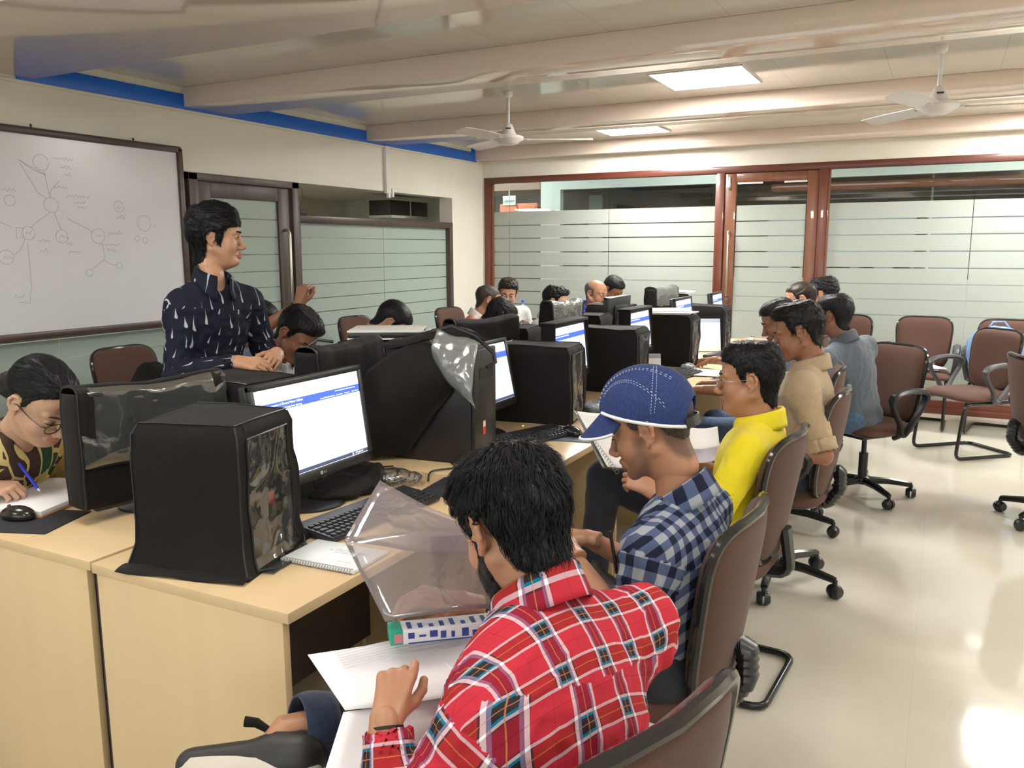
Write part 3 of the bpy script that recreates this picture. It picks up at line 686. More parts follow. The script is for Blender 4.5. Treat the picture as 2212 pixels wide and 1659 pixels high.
def swivel_chair(x, y, face, lab, arms=True, top=0.93, spin=0.3, seat=0.44):
    e = empty('swivel_chair', (x, y, 0), math.radians(face-90), label=lab, cat='chair', group=None)
    g = MB(); pad(g, 0.47, 0.45, 0.46, 0.045, -0.012, lambda x, z, d: (x, z+0.01, seat+d)); g.build('seat', M['brown'], e)
    g = MB(); pad(g, 0.46, 0.44, 0.45, -0.03, -0.012, lambda x, z, d: (x, z+0.01, seat+d)); g.build('seat_shell', M['plastic'], e)
    chair_back(e, 0, 0, back_map(math.radians(9), -0.235, top-0.235))
    g = MB(); z1 = top-0.36
    Q = [(0, 0.02, seat-0.045), (0, -0.12, seat-0.05), (0, -0.22, seat-0.035), (0, -0.265, seat+0.03), (0, -0.262, seat+0.11), (0, -0.243, z1)]
    R = []
    for i in range(len(Q)-1):
        for t in np.linspace(0, 1, 9)[:-1]: R.append(np.array(Q[i])*(1-t)+np.array(Q[i+1])*t)
    g.tube(R, [0.024+0.004*(i % 2) for i in range(len(R))], 10, sx=1.5); g.build('bellows_bar', M['plastic'], e)
    g = MB(); g.box(-0.08, 0.08, -0.09, 0.11, seat-0.07, seat-0.03, 0.01); g.tube([(0, 0, 0.10), (0, 0, 0.27)], 0.027, 14); g.tube([(0, 0, 0.27), (0, 0, seat-0.05)], 0.015, 12)
    g.tube([(0.05, 0.04, seat-0.05), (0.2, 0.06, seat-0.055)], 0.006, 6)
    g.build('gas_lift', M['plastic'], e)
    MB().lathe([(0.02, 0.075), (0.045, 0.08), (0.045, 0.115), (0.03, 0.125)], n=18).build('hub', M['plastic'], e)
    for k in range(5):
        a = spin+2*PI*k/5; R = Matrix.Rotation(a, 4, 'Z'); g = MB()
        P = [R @ Vector(q) for q in ((0.03, 0, 0.10), (0.15, 0, 0.098), (0.27, 0, 0.082), (0.285, 0, 0.078))]
        g.tube(P, [0.024, 0.021, 0.017, 0.015], 8); lg = g.build('leg', M['blackmetal'], e)
        c = MB(); o = R @ Vector((0.285, 0, 0)); t = R @ Vector((0, 1, 0)); t.rotate(Matrix.Rotation(k*1.1, 4, 'Z'))
        for s in (-1, 1):
            p = Vector((o.x, o.y, 0.031))+t*(0.004*s); q = Vector((o.x, o.y, 0.031))+t*(0.029*s)
            c.tube([p, p*0.5+q*0.5, q], [0.031, 0.030, 0.022], 16)
        c.tube([(o.x, o.y, 0.040), (o.x, o.y, 0.08)], 0.010, 8); c.build('caster', M['plastic'], lg)
    if arms:
        for s in (-1, 1): arm_loop(e, s, M['plastic'])
    return e
def sled_chair(x, y, face, lab, arms=True, top=0.91, seat=0.45, armmat=None):
    e = empty('visitor_chair', (x, y, 0), math.radians(face-90), label=lab, cat='chair')
    g = MB(); pad(g, 0.48, 0.46, 0.46, 0.04, -0.012, lambda x, z, d: (x, z+0.01, seat+d)); g.build('seat', M['brown'], e)
    g = MB(); pad(g, 0.48, 0.46, 0.46, -0.035, -0.012, lambda x, z, d: (x, z+0.01, seat+d)); g.build('seat_shell', M['brown'], e)
    chair_back(e, 0, 0, back_map(math.radians(10), -0.24, top-0.225), h=0.44)
    g = MB(); sx = 0.21
    def rnd(P, r=0.06):
        out = []
        P = [np.array(p, float) for p in P]
        for i, p in enumerate(P):
            if i in (0, len(P)-1): out.append(p); continue
            a, b = unit(P[i-1]-p), unit(P[i+1]-p)
            for t in (0, 0.25, 0.5, 0.75, 1): out.append((1-t)**2*(p+a*r)+2*t*(1-t)*p+t*t*(p+b*r))
        return out
    g.tube(rnd([(-sx, -0.17, seat-0.045), (-sx, 0.21, seat-0.045), (-sx, 0.26, 0.015), (-sx, -0.25, 0.015), (sx, -0.25, 0.015), (sx, 0.26, 0.015), (sx, 0.21, seat-0.045), (sx, -0.17, seat-0.045)]), 0.0125, 10)
    g.build('sled_frame', M['blackmetal'], e)
    g = MB(); g.tube(rnd([(0, -0.05, seat-0.04), (0, -0.27, seat-0.04), (0, -0.245, top-0.34)], 0.05), 0.02, 8, sx=1.8); g.box(-0.2, 0.2, -0.1, -0.06, seat-0.05, seat-0.03, 0.004); g.build('back_bar', M['plastic'], e)
    if arms:
        for s in (-1, 1): arm_loop(e, s, armmat or M['greyplastic'])
    return e
swivel_chair(-0.515, 1.01, 162, 'brown fabric swivel chair in the foreground under the red plaid shirt', arms=False, top=0.93)
swivel_chair(-0.62, 1.93, 178, 'brown chair with a glossy black edge behind the blue checked shirt', arms=False, top=0.90)
sled_chair(-0.66, 2.82, 176, 'brown sled base chair behind the man in the yellow shirt', arms=False, top=0.91)
swivel_chair(-0.60, 3.74, 178, 'brown swivel chair behind the man in the beige shirt', arms=True, top=0.91, spin=-0.55)
swivel_chair(-0.70, 4.55, 185, 'brown swivel chair mostly hidden between the beige and the grey shirt', arms=False, top=0.90, spin=0.6)
swivel_chair(-0.36, 5.35, 234, 'brown swivel chair turned towards the camera beside the grey shirt', arms=True, top=0.92, spin=-0.95)
swivel_chair(0.64, 5.26, 18, 'dark backed swivel chair cut off by the right edge of the photo', arms=True, top=0.93, spin=2.75)
sled_chair(0.21, 6.85, 222, 'empty brown sled base chair in the middle of the floor on the right', arms=True, top=0.91)
sled_chair(-0.78, 7.75, 262, 'brown chair against the glass wall, directly right of the seated men', arms=True)
sled_chair(-0.13, 7.78, 268, 'brown chair by the glass wall with papers lying on its seat', arms=True)
sled_chair(0.47, 7.72, 262, 'brown chair by the glass wall holding a blue bag', arms=True)
sled_chair(-3.95, 3.20, 2, 'brown chair below the whiteboard with a black bag on it', arms=False, top=0.95)
sled_chair(-3.9, 3.85, 4, 'brown chair mostly hidden behind the standing man', arms=False, top=0.93)
sled_chair(-4.12, 5.55, 0, 'brown chair before the frosted partition, right of the bent head', arms=False, top=0.95)
sled_chair(-3.95, 6.75, -6, 'brown chair left of the pier and the balding man', arms=False, top=0.95)
for x, y, l in ((-0.98, 5.45, 'chair of the balding man with glasses on the right side'), (-1.0, 6.4, 'chair of the curly haired man at the far end')):
    swivel_chair(x, y, 180, 'brown swivel '+l, arms=False, top=0.88)
for x, y, l in ((-3.3, 1.5, 'under the woman writing at the left edge'), (-3.2, 2.98, 'of the bowing man'), (-3.2, 4.15, 'of the man bent low behind the projector'), (-3.1, 5.0, 'of the bent person in black'), (-3.2, 6.3, 'of the man with dark framed glasses'), (-3.1, 6.85, 'of the man in the bright blue shirt'), (-3.25, 7.6, 'of the young man at the far end')):
    swivel_chair(x-0.02, y, 0, 'brown swivel chair '+l, arms=False, top=0.86)

# papers on the chair by the glass, blue bag, black bag
def sheet_obj(name, w, l, th, loc, rz, m, lab=None, cat=None, group=None, bend=0.0, parent=None, rx=0, ry=0, n=9, seed=0):
    P = np.zeros((n, n, 3)); rs = np.random.RandomState(seed); ph = rs.rand(3)*6
    for i in range(n):
        for j in range(n):
            u, v = i/(n-1)-0.5, j/(n-1)-0.5
            P[i, j] = (u*w, v*l, bend*(math.sin(u*3.1+ph[0])*0.5+math.cos(v*2.6+ph[1])*0.5+0.5))
    o = MB().sheet(P, th).build(name, m, parent); o.location = loc; o.rotation_euler = (rx, ry, rz)
    if lab: tag(o, lab, cat, group)
    return o
lilac = mat('lilac_paper', (0.66, 0.6, 0.72), 0.6)
for k, (dx, dy, r, m) in enumerate([(0, 0, 0.2, 'paper'), (0.03, -0.02, 0.5, 'l'), (-0.02, 0.01, -0.1, 'l')]):
    sheet_obj('paper_stack', 0.21, 0.297, 0.007, (-0.12+dx, 7.74+dy, 0.505+0.012*k), r, M['paper'] if m == 'paper' else lilac, ['white bottom bundle of papers on the chair seat by the glass wall', 'lilac middle bundle of papers on the chair seat', 'lilac top bundle of papers on the chair seat'][k], 'papers', 'papers on the chair by the glass wall', bend=0.004, seed=k)
def blob_obj(name, prims, lo, hi, h, m, noise=0.0, nf=8, seed=0, rel=1, parent=None):
    s = SDF(lo, hi, h)
    for p in prims: getattr(s, p[0])(*p[1:])
    vs, fs = s.mesh(); vs = relax(vs, fs, rel)
    if noise: vs = vs+vnormals(vs, fs)*(vnoise(vs, nf, seed, 3)*noise)[:, None]
    return link(name, pymesh(name, vs, fs, m), parent)
bl = mat_noise('blue_print_fabric', (0.02, 0.09, 0.4), (0.35, 0.55, 0.75), 0.5, 14, stretch=(1, 1, 0.3), detail=4)
e = empty('blue_bag', (0.42, 7.60, 0.49), -0.2, label='bright blue patterned bag lying on the chair by the glass wall', cat='bag')
blob_obj('body', [('ell', (0, 0, 0.20), (0.235, 0.11, 0.20), 0.02), ('ell', (0, 0, 0.06), (0.19, 0.12, 0.075), 0.05)], (-0.29, -0.17, -0.02), (0.29, 0.17, 0.45), 0.012, bl, 0.008, 6, 3, parent=e)
MB().tube([(-0.08, 0, 0.37), (-0.05, 0, 0.425), (0.03, 0, 0.43), (0.07, 0, 0.38)], 0.008, 8).build('handle', bl, e)
e = empty('black_bag', (-3.84, 3.10, 0.49), label='black shoulder bag leaning on the chair below the whiteboard', cat='bag')
blob_obj('body', [('ell', (0, 0, 0.20), (0.09, 0.15, 0.21), 0.03), ('ell', (0.02, -0.02, 0.08), (0.12, 0.17, 0.09), 0.05)], (-0.2, -0.25, -0.02), (0.2, 0.25, 0.46), 0.014, M['cover'], 0.01, 6, 4, parent=e)
MB().tube([(0.05, -0.10, 0.28), (0.03, -0.02, 0.385), (0.05, 0.08, 0.37), (0.09, 0.14, 0.18), (0.11, 0.15, 0.02)], 0.014, 8, sx=0.5).build('strap', M['piping'], e)

# ================================================================ covered towers and monitors
def cover_shell(W, D_, H, seed, window=None, skirt=0.0, puff=0.006):
    """rounded fabric box open at the window side (+x). returns fabric, window sheet, piping mesh builders"""
    fab, win, pip = MB(), MB(), MB(); rs = np.random.RandomState(seed)
    nx, ny, nz = 14, 12, 16; w, d = W/2, D_/2
    def disp(P, N, amp=puff):
        p = P.reshape(-1, 3); n = (vnoise(p, 3.2, seed, 3)*amp)[:, None]; return P+(n.reshape(P.shape[0], P.shape[1], 1))*N
    def wrap(P):   # soften corners, spread the hem
        q = P.copy(); z = q[..., 2]
        t = np.clip((z-(H-0.03))/0.03, 0, 1); r = 1-0.10*t*t
        q[..., 0] *= r; q[..., 1] *= r
        s_ = np.clip(1-z/0.07, 0, 1)**1.5*skirt
        q[..., 0] *= 1+s_/w; q[..., 1] *= 1+s_/d
        nn = vnoise(q.reshape(-1, 3), 3.0, seed+7, 3).reshape(z.shape)*puff
        q[..., 0] += np.sign(q[..., 0])*np.minimum(np.abs(q[..., 0])/w, 1)**4*nn; q[..., 1] += np.sign(q[..., 1])*np.minimum(np.abs(q[..., 1])/d, 1)**4*nn
        q[..., 2] += np.clip(z/H, 0, 1)**6*nn*0.8
        return q
    def face(fn, n, m):
        u, v = np.meshgrid(np.linspace(-1, 1, n), np.linspace(0, 1, m), indexing='ij'); return wrap(fn(u, v))
    R = 0.93
    def sq(u): return np.sign(u)*np.abs(u)**0.85
    fab.grid(face(lambda u, v: np.stack([sq(u)*w, -d+0*u, v*H], -1), nx, nz))
    fab.grid(face(lambda u, v: np.stack([sq(u)*w, d+0*u, v*H], -1), nx, nz))
    fab.grid(face(lambda u, v: np.stack([-w+0*u, sq(u)*d, v*H], -1), ny, nz))
    fab.grid(face(lambda u, v: np.stack([sq(u)*w, (v*2-1)*d, H+0*u], -1), nx, ny))
    if window:
        a, b = 0.74, 0.90   # window covers the middle of the +x face
        F = lambda u, v: np.stack([w+0*u, u*d, v*H], -1)
        for (u0, u1, v0, v1) in ((-1, -a, 0, 1), (a, 1, 0, 1), (-a, a, b, 1), (-a, a, 0, 0.03)):
            u, v = np.meshgrid(np.linspace(u0, u1, 5 if u1-u0 < 1 else 10), np.linspace(v0, v1, 16 if v1-v0 > 0.5 else 4), indexing='ij'); fab.grid(wrap(F(u, v)))
        u, v = np.meshgrid(np.linspace(-a, a, 34), np.linspace(0.03, b, 50), indexing='ij'); P = wrap(F(u, v))
        nn = vnoise(P.reshape(-1, 3)*np.array([1, 1, 0.55]), 5, seed+3, 2).reshape(u.shape)
        ridge = (1-np.abs(nn))**3
        P[..., 0] += ridge*0.013*(1-np.abs(u/a)**4)+0.001; win.grid(P)
        for uu in (-a, a): pip.tube([wrap(F(np.array([[uu]]), np.array([[v_]])))[0, 0]+np.array([0.002, 0, 0]) for v_ in np.linspace(0.02, b, 16)], 0.0028, 5)
        pip.tube([wrap(F(np.array([[u_]]), np.array([[b]])))[0, 0]+np.array([0.002, 0, 0]) for u_ in np.linspace(-a, a, 12)], 0.0028, 5)
    else:
        fab.grid(face(lambda u, v: np.stack([w+0*u, sq(u)*d, v*H], -1), ny, nz))
    for sx, sy in ((-1, -1), (1, -1), (1, 1), (-1, 1)):
        pip.tube([wrap(np.array([[[sx*w, sy*d, z]]]))[0, 0] for z in np.linspace(0.01, H-0.004, 14)], 0.0028, 5)
    ring = [(sx*w, sy*d) for sx, sy in ((-1, -1), (1, -1), (1, 1), (-1, 1))]
    R_ = []
    for k in range(4):
        a_, b_ = np.array(ring[k]), np.array(ring[(k+1) % 4])
        for t in np.linspace(0, 1, 9)[:-1]: R_.append(wrap(np.array([[[*(a_*(1-t)+b_*t), H]]]))[0, 0])
    pip.tube(R_, 0.0028, 5, closed=True)
    return fab, win, pip
def tower(x, y, rz, lab, W=0.34, D_=0.23, H=0.335, seed=1, window=True, skirt=0.0, face=0, z=0.75, detail=True, red=False):
    """covered desktop tower; window faces local +x (face=0) or -x (face=180)"""
    e = empty('covered_computer_tower', (x, y, z), math.radians(rz+face), label=lab, cat='computer tower')
    f, w_, p = cover_shell(W, D_, H, seed, window, skirt)
    f.build('dust_cover', M['cover'], e, auto=None); p.build('piping', M['piping'], e)
    c = MB().box(-W/2+0.02, W/2-0.03, -D_/2+0.014, D_/2-0.014, 0.003, H-0.025, 0.006).build('case', M['case'], e)
    if window:
        w_.build('clear_window', M['clear'], e, auto=None)
        g = MB(); g.box(W/2-0.031, W/2-0.026, -0.05, 0.06, H-0.12, H-0.06, 0.002); g.box(W/2-0.031, W/2-0.025, -0.055, 0.065, 0.06, 0.15, 0.002); g.build('front_bezel', M['greyplastic'], c)
        if red: MB().box(W/2-0.027, W/2-0.023, 0.03, 0.055, 0.125, 0.155).build('red_sticker', M['redlab'], c)
    return e
t1 = tower(-1.560, 1.430, 13, 'large black dust covered computer tower nearest the camera with a creased clear window', 0.285, 0.26, 0.355, 1, True, 0.02, red=True)
mb = MB()   # loose hem flap and tie on the near tower cover
P = np.zeros((12, 4, 3))
for i in range(12):
    for j in range(4):
        u = -0.17+0.34*i/11; P[i, j] = (u, -0.13-0.012-j*0.013, 0.004+0.006*(3-j)/3+0.003*math.sin(i*1.1+j))
mb.sheet(P, 0.002); mb.build('hem_flap', M['cover'], t1, auto=None)
mb = MB(); mb.tube([(0.15, -0.12, 0.01), (0.20, -0.06, 0.004), (0.205, 0.03, 0.004), (0.18, 0.09, 0.006), (0.16, 0.12, 0.02)], 0.003, 6); mb.build('tie_cord', M['piping'], t1)
MB().box(0.152, 0.20, -0.10, 0.10, 0.0015, 0.004, 0.0005).build('loose_clear_flap', M['clear'], t1)
tower(-1.575, 3.30, 8, 'black covered tower left of the blue cap with a wide clear strip', 0.355, 0.24, 0.335, 3, True, 0.0)
tower(-1.57, 4.18, 4, 'black covered tower behind the blue cap, its clear strip facing right', 0.36, 0.23, 0.335, 4)
tower(-1.585, 5.28, 2, 'black covered tower under the white papers', 0.36, 0.24, 0.325, 5)
tower(-1.60, 6.30, 0, 'farthest large black covered tower before the glass door', 0.34, 0.24, 0.325, 6)
tower(-2.05, 2.00, -4, 'black covered tower behind the near left covered monitor', 0.34, 0.24, 0.335, 7, face=180)
tower(-2.10, 2.86, 2, 'tall black covered tower carrying the white projector', 0.34, 0.25, 0.37, 8, face=180)
tower(-2.10, 4.02, 2, 'low black covered tower of the left row behind the leaning draped monitor', 0.34, 0.24, 0.335, 9, face=180)
tower(-2.07, 4.98, 2, 'black covered tower of the left row in front of the man in bright blue', 0.34, 0.24, 0.335, 10, face=180)
tower(-2.22, 5.93, 2, 'small looking black covered tower behind the bare monitor back', 0.34, 0.24, 0.335, 11, face=180)
tower(-2.10, 7.02, 0, 'far black covered tower carrying loose sheets near the glass wall', 0.3, 0.22, 0.36, 12, face=180)

# opened tower: bare black case with the cover thrown back over it
e = empty('open_computer_tower', (-1.60, 2.52, 0.75), math.radians(5), label='black computer tower with its cover thrown back and clear plastic hanging down', cat='computer tower')
MB().box(-0.17, 0.165, -0.09, 0.09, 0.002, 0.405, 0.005).build('case', M['case'], e)
MB().box(0.165, 0.182, -0.092, 0.092, 0.0, 0.407, 0.006).box(0.183, 0.1835, -0.055, 0.06, 0.30, 0.34).build('front_bezel', M['case'], e)
MB().box(0.1822, 0.1838, -0.03, -0.008, 0.10, 0.15).build('red_sticker', M['redlab'], e)
MB().box(0.1838, 0.1842, -0.028, -0.010, 0.128, 0.148).build('white_sticker', M['paper'], e)
def drape(fn, n, m, th=0.002, seed=0, amp=0.006, f=5):
    P = np.zeros((n, m, 3))
    for i in range(n):
        for j in range(m): P[i, j] = fn(i/(n-1), j/(m-1))
    P[..., 1] += vnoise(P.reshape(-1, 3), f, seed, 3).reshape(n, m)*amp; P[..., 2] += vnoise(P.reshape(-1, 3)+3, f, seed+1, 3).reshape(n, m)*amp
    return P
def fold(u, v):   # big fabric fold hanging down the camera side, bottom edge swept diagonally
    x = 0.12-0.36*u; top = 0.43-0.10*abs(u-0.35)**1.5*2; drop = (0.13+0.62*u*(1-0.25*u))*v
    z = max(0.012, top-drop); y = -0.10-0.075*math.sin(PI*min(1, v*1.1))*(0.35+u)-0.01*v
    return (x-0.02*v, y, z)
MB().sheet(drape(fold, 26, 22, seed=3, amp=0.005), 0.003).build('dust_cover', M['cover'], e, auto=None)
def topf(u, v): return (0.14-0.32*u, -0.105+0.21*v, 0.425+0.035*math.sin(PI*v)*(1-0.3*u)+0.02*math.sin(5*u))
MB().sheet(drape(topf, 20, 10, seed=5, amp=0.006), 0.003).build('cover_top', M['cover'], e, auto=None)
def vin(u, v): return (0.05+0.17*u, -0.11-0.05*math.sin(2.4*v)-0.03*u, 0.475-0.03*u-0.20*v*(0.55+0.6*u))
MB().sheet(drape(vin, 22, 18, seed=6, amp=0.010, f=5), 0.0008).build('clear_window', M['drape'], e, auto=None)
MB().tube([(0.03, -0.11, 0.47), (0.10, -0.10, 0.49), (0.18, -0.09, 0.46), (0.245, -0.07, 0.40), (0.255, -0.08, 0.37), (0.235, -0.11, 0.355)], 0.007, 8, sx=0.7).build('cover_edge_band', M['piping'], e)

# ---- monitors
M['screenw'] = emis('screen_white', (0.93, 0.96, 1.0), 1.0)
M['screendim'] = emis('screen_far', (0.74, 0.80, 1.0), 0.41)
M['screenblue'] = emis('screen_blue', (0.04, 0.09, 0.66), 0.9)
M['task'] = emis('screen_taskbar', (0.05, 0.06, 0.11), 0.7)
M['txt'] = emis('screen_text', (0.9, 0.93, 1), 1.0)
M['txtb'] = emis('screen_grey_text', (0.4, 0.45, 0.6), 0.8)
def monitor(x, y, rz, lab, W=0.46, H=0.285, zc=0.24, tilt=6, far=False, logo=False, screen=True, stand=True, name='monitor', pitchroll=0):
    """screen faces local -y"""
    e = empty(name, (x, y, 0.75), math.radians(rz), label=lab, cat='monitor')
    T = Matrix.Translation((0, 0, zc)) @ Matrix.Rotation(math.radians(pitchroll), 4, 'Y') @ Matrix.Rotation(math.radians(-tilt), 4, 'X')
    w, h, b = W/2, H/2, 0.018
    mb = MB()
    mb.box(-w, w, 0.0, 0.03, -h, h, 0.006, M=T); mb.box(-w, -w+b, -0.012, 0.004, -h, h, 0.003, M=T); mb.box(w-b, w, -0.012, 0.004, -h, h, 0.003, M=T)
    mb.box(-w, w, -0.012, 0.004, h-b, h, 0.003, M=T); mb.box(-w, w, -0.012, 0.004, -h, -h+b+0.012, 0.003, M=T); mb.box(-w*0.55, w*0.55, 0.028, 0.05, -h*0.6, h*0.6, 0.012, M=T)
    mb.build('bezel', M['plastic'], e)
    if screen:
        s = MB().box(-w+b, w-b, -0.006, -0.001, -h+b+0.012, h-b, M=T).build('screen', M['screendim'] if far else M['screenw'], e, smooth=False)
        x0, x1, z0, z1 = -w+b+0.001, w-b-0.001, -h+b+0.013, h-b-0.001; L = x1-x0; q = MB()
        q.box(x0, x1, -0.0068, -0.0062, z1-0.165*H-0.013, z1-0.165*H+0.011, M=T); q.build('header_band', M['screenblue'], s, smooth=False)
        MB().box(x0, x1, -0.0068, -0.0062, z0, z0+0.011, M=T).build('taskbar', M['task'], s, smooth=False)
        def tx(st, px_, pz, size, m, nm='screen_text'):
            text_obj(nm, st, size, m, s, T @ Matrix.Translation((px_, -0.0072, pz)) @ Matrix.Rotation(PI/2, 4, 'X'), 0.0001)
        tx('Survey & Assessment of Ground Water Utilities', x0+0.008, z1-0.165*H+0.0005, 0.0092, M['txt'])
        if not far:
            tx('for efficient water supply and drainage flood planning', x0+0.014, z1-0.165*H-0.0105, 0.0078, M['txt'])
            for k, wd_ in enumerate(('Survey Utilities \u25bc', 'Map Series \u25bc', 'Download \u25bc', 'Contacts \u25bc', 'Information \u25bc')): tx(wd_.replace(' \u25bc', ' v'), x1-0.185+0.037*k, z1-0.165*H-0.0095, 0.0058, M['txt'])
            tx('Welcome to the Portal of the Ground Survey', x1-0.115, z1-0.165*H+0.003, 0.0052, M['txt'])
            g = MB()
            for k, xx in enumerate((x0+0.006, x0+0.036, x0+0.051)): g.box(xx, xx+0.006, -0.0072, -0.0069, z0+0.003, z0+0.0085, M=T)
            g.box(x1-0.075, x1-0.071, -0.0072, -0.0069, z0+0.002, z0+0.009, M=T)
            for k in range(5): g.box(x1-0.06+0.008*k, x1-0.0565+0.008*k, -0.0072, -0.0069, z0+0.003, z0+0.008, M=T)
            g.build('taskbar_icons', M['txt'], s, smooth=False)
            MB().box(x0+0.020, x0+0.027, -0.0072, -0.0069, z0+0.003, z0+0.009, M=T).build('taskbar_blue_icon', emis('blue_icon', (0.05, 0.3, 0.8), 0.9), s)
            tx('100%', x1-0.028, z1-0.46*H, 0.006, M['txtb'])
    if logo:
        mb = MB(); c = T @ Vector((-0.008, -0.0124, -h+0.013)); mb.tube([T @ Vector((-0.009, -0.0118, -h+0.0145)), T @ Vector((-0.009, -0.0128, -h+0.0145))], 0.0058, 20); mb.build('logo_badge', mat('logo_silver', (0.5, 0.5, 0.5), 0.4), e)
        text_obj('logo_text', 'LG', 0.0115, MATS['logo_silver'], e, T @ Matrix.Translation((0.0, -0.0128, -h+0.0105)) @ Matrix.Rotation(PI/2, 4, 'X'))
    if stand:
        mb = MB(); mb.tube([(0, 0.035, 0.012), (0, 0.04, zc*0.5), (0, 0.03, zc)], 0.02, 10, sx=1.5); mb.build('neck', M['plastic'], e)
        MB().lathe([(0.11, 0.0005), (0.112, 0.006), (0.10, 0.012), (0.03, 0.018)], (0, 0.03, 0), 30).build('base', M['plastic'], e)
    return e
m1 = monitor(-1.62, 1.855, 90, 'lit LG monitor with a white web page, nearest screen in the photo', 0.485, 0.305, 0.237, 8, logo=True)
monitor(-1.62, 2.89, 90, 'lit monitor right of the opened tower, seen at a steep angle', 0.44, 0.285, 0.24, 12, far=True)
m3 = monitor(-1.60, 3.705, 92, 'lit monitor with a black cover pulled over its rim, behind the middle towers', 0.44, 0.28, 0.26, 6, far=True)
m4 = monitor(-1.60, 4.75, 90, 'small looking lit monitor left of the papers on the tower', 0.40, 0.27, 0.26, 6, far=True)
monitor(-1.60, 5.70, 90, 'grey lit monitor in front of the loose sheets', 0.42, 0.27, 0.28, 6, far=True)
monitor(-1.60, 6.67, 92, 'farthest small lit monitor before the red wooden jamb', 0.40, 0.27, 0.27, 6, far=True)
monitor(-1.97, 5.33, 270, 'bare monitor back facing the camera before the man in bright blue', 0.42, 0.27, 0.30, 4, screen=False)
for mm, W, H in ((m3, 0.44, 0.28), (m4, 0.40, 0.27)):    # covers folded back around the rims
    z = mm.children[0]; mb = MB(); w, h = W/2+0.005, H/2+0.006
    for s in (-1, 1): mb.box(min(s*w, s*(w-0.012)), max(s*w, s*(w-0.012)), -0.014, 0.06, 0.26-h, 0.26+h, 0.006)
    mb.box(-w, w, -0.014, 0.07, 0.26+h-0.014, 0.26+h+0.004, 0.006); mb.build('folded_cover', M['cover'], mm)
def covered_monitor(x, y, rz, lab, W=0.46, H=0.36, dep=0.11, clear=0, seed=1, bottom=0.05, tilt=0, leds=False):
    """monitor under a fabric cover; local -y is the display side. clear: 1 front panel of clear vinyl, 2 clear sheet over the top"""
    e = empty('covered_monitor', (x, y, 0.75), math.radians(rz), label=lab, cat='monitor')
    fab = MB(); w, d = W/2, dep/2; rs = np.random.RandomState(seed)
    n, m = 24, 20
    def prof(v, s):   # side profile, slim hood
        return s*d*(0.55+0.45*math.sin(min(1, v*1.3)*PI/2))
    A = np.zeros((n, 2*m+5, 3))
    for i in range(n):
        u = i/(n-1)*2-1; pts = []
        z1 = bottom+H-0.006*math.cos(u*3)*1
        for j in range(m): v = j/(m-1); pts.append((u*w, -d*0.9-0.006*math.sin(v*3), bottom+v*(z1-bottom-0.02)))
        for a in np.linspace(0.15, PI-0.15, 5): pts.append((u*w, -d*0.9*math.cos(a), z1-0.02+0.02*math.sin(a)))
        for j in range(m): v = 1-j/(m-1); pts.append((u*w, d*0.9+0.006*math.sin(v*3), bottom+v*(z1-bottom-0.02)))
        A[i] = pts
    nn = vnoise(A.reshape(-1, 3), 3.5, seed, 3).reshape(A.shape[:2]); A[..., 1] += nn*0.007*np.sign(A[..., 1]); A[..., 2] += nn*0.004
    k0 = 0
    if clear == 1: fab.sheet(A[:, m+1:], 0.002); 
    elif clear == 2: fab.sheet(A[:, :m-8], 0.002); fab.sheet(A[:, m+12:], 0.002)
    else: fab.sheet(A, 0.002)
    for s in (0, -1):   # gussets
        c = A[s]; G = np.zeros((m, 6, 3))
        for j in range(m):
            a, b = c[j], c[-1-j]
            for q in range(6): t = q/5; G[j, q] = a*(1-t)+b*t; G[j, q, 0] += math.copysign(0.004*math.sin(t*PI), c[0][0])
        fab.sheet(G, 0.002)
    fab.build('dust_cover', M['cover'], e, auto=None)
    pip = MB()
    for s in (0, -1): pip.tube(list(A[s]), 0.004, 6)
    pip.build('piping', M['piping'], e)
    if clear == 2:
        B = A[:, m-8:m+13].copy(); nn = vnoise(B.reshape(-1, 3), 10, seed+5, 3).reshape(B.shape[:2]); B[..., 2] += (1-np.abs(nn))**2*0.012
        MB().sheet(B, 0.0008).build('clear_top', M['clearm'], e, auto=None)
    if clear == 1:
        zb = bottom+0.36*H
        F = A[:, :m+2].copy(); msk = 8
        MB().sheet(F[:, :msk], 0.002).build('lower_flap', M['cover'], e, auto=None)
        B = F[:, msk-1:].copy(); nn = vnoise(B.reshape(-1, 3)*np.array([0.6, 1, 1.3]), 4.5, seed+5, 2).reshape(B.shape[:2]); B[..., 1] -= (1-np.abs(nn))**3*0.012+0.001
        MB().grid(B).build('clear_front', M['clearfront'], e, auto=None)
        fr = MB()
        for i0, i1 in ((0, 3), (n-3, n)): fr.sheet(F[i0:i1, msk-1:]-np.array([0, 0.004, 0]), 0.003)
        fr.tube([F[i, msk-1]-np.array([0, 0.003, 0]) for i in range(n)], 0.005, 6); fr.build('fabric_border', M['cover'], e, auto=None)
    b = MB().box(-w+0.02, w-0.02, -d+0.025, d-0.02, bottom+0.0, bottom+H-0.03, 0.005).build('display_housing', M['plastic'], e)
    if leds:
        MB().box(-w+0.03, w-0.03, -d+0.008, -d+0.03, bottom-0.012, bottom+0.008, 0.003).build('lower_bezel', M['plastic'], e)
        MB().box(-0.075, -0.069, -d+0.005, -d+0.009, bottom-0.006, bottom-0.001).build('orange_indicator', emis('orange_led', (1.0, 0.5, 0.03), 2.5), b)
        g = MB()
        for k in range(5): g.box(-0.03+0.03*k, -0.014+0.03*k, -d+0.005, -d+0.0085, bottom+0.000, bottom+0.0035)
        g.build('buttons', M['greyplastic'], b)
    MB().tube([(0, 0.01, 0.01), (0, 0.01, bottom+0.03)], 0.02, 10).build('neck', M['plastic'], e)
    MB().lathe([(0.10, 0.0005), (0.10, 0.008), (0.04, 0.014)], (0, 0.01, 0), 28).build('base', M['plastic'], e)
    return e
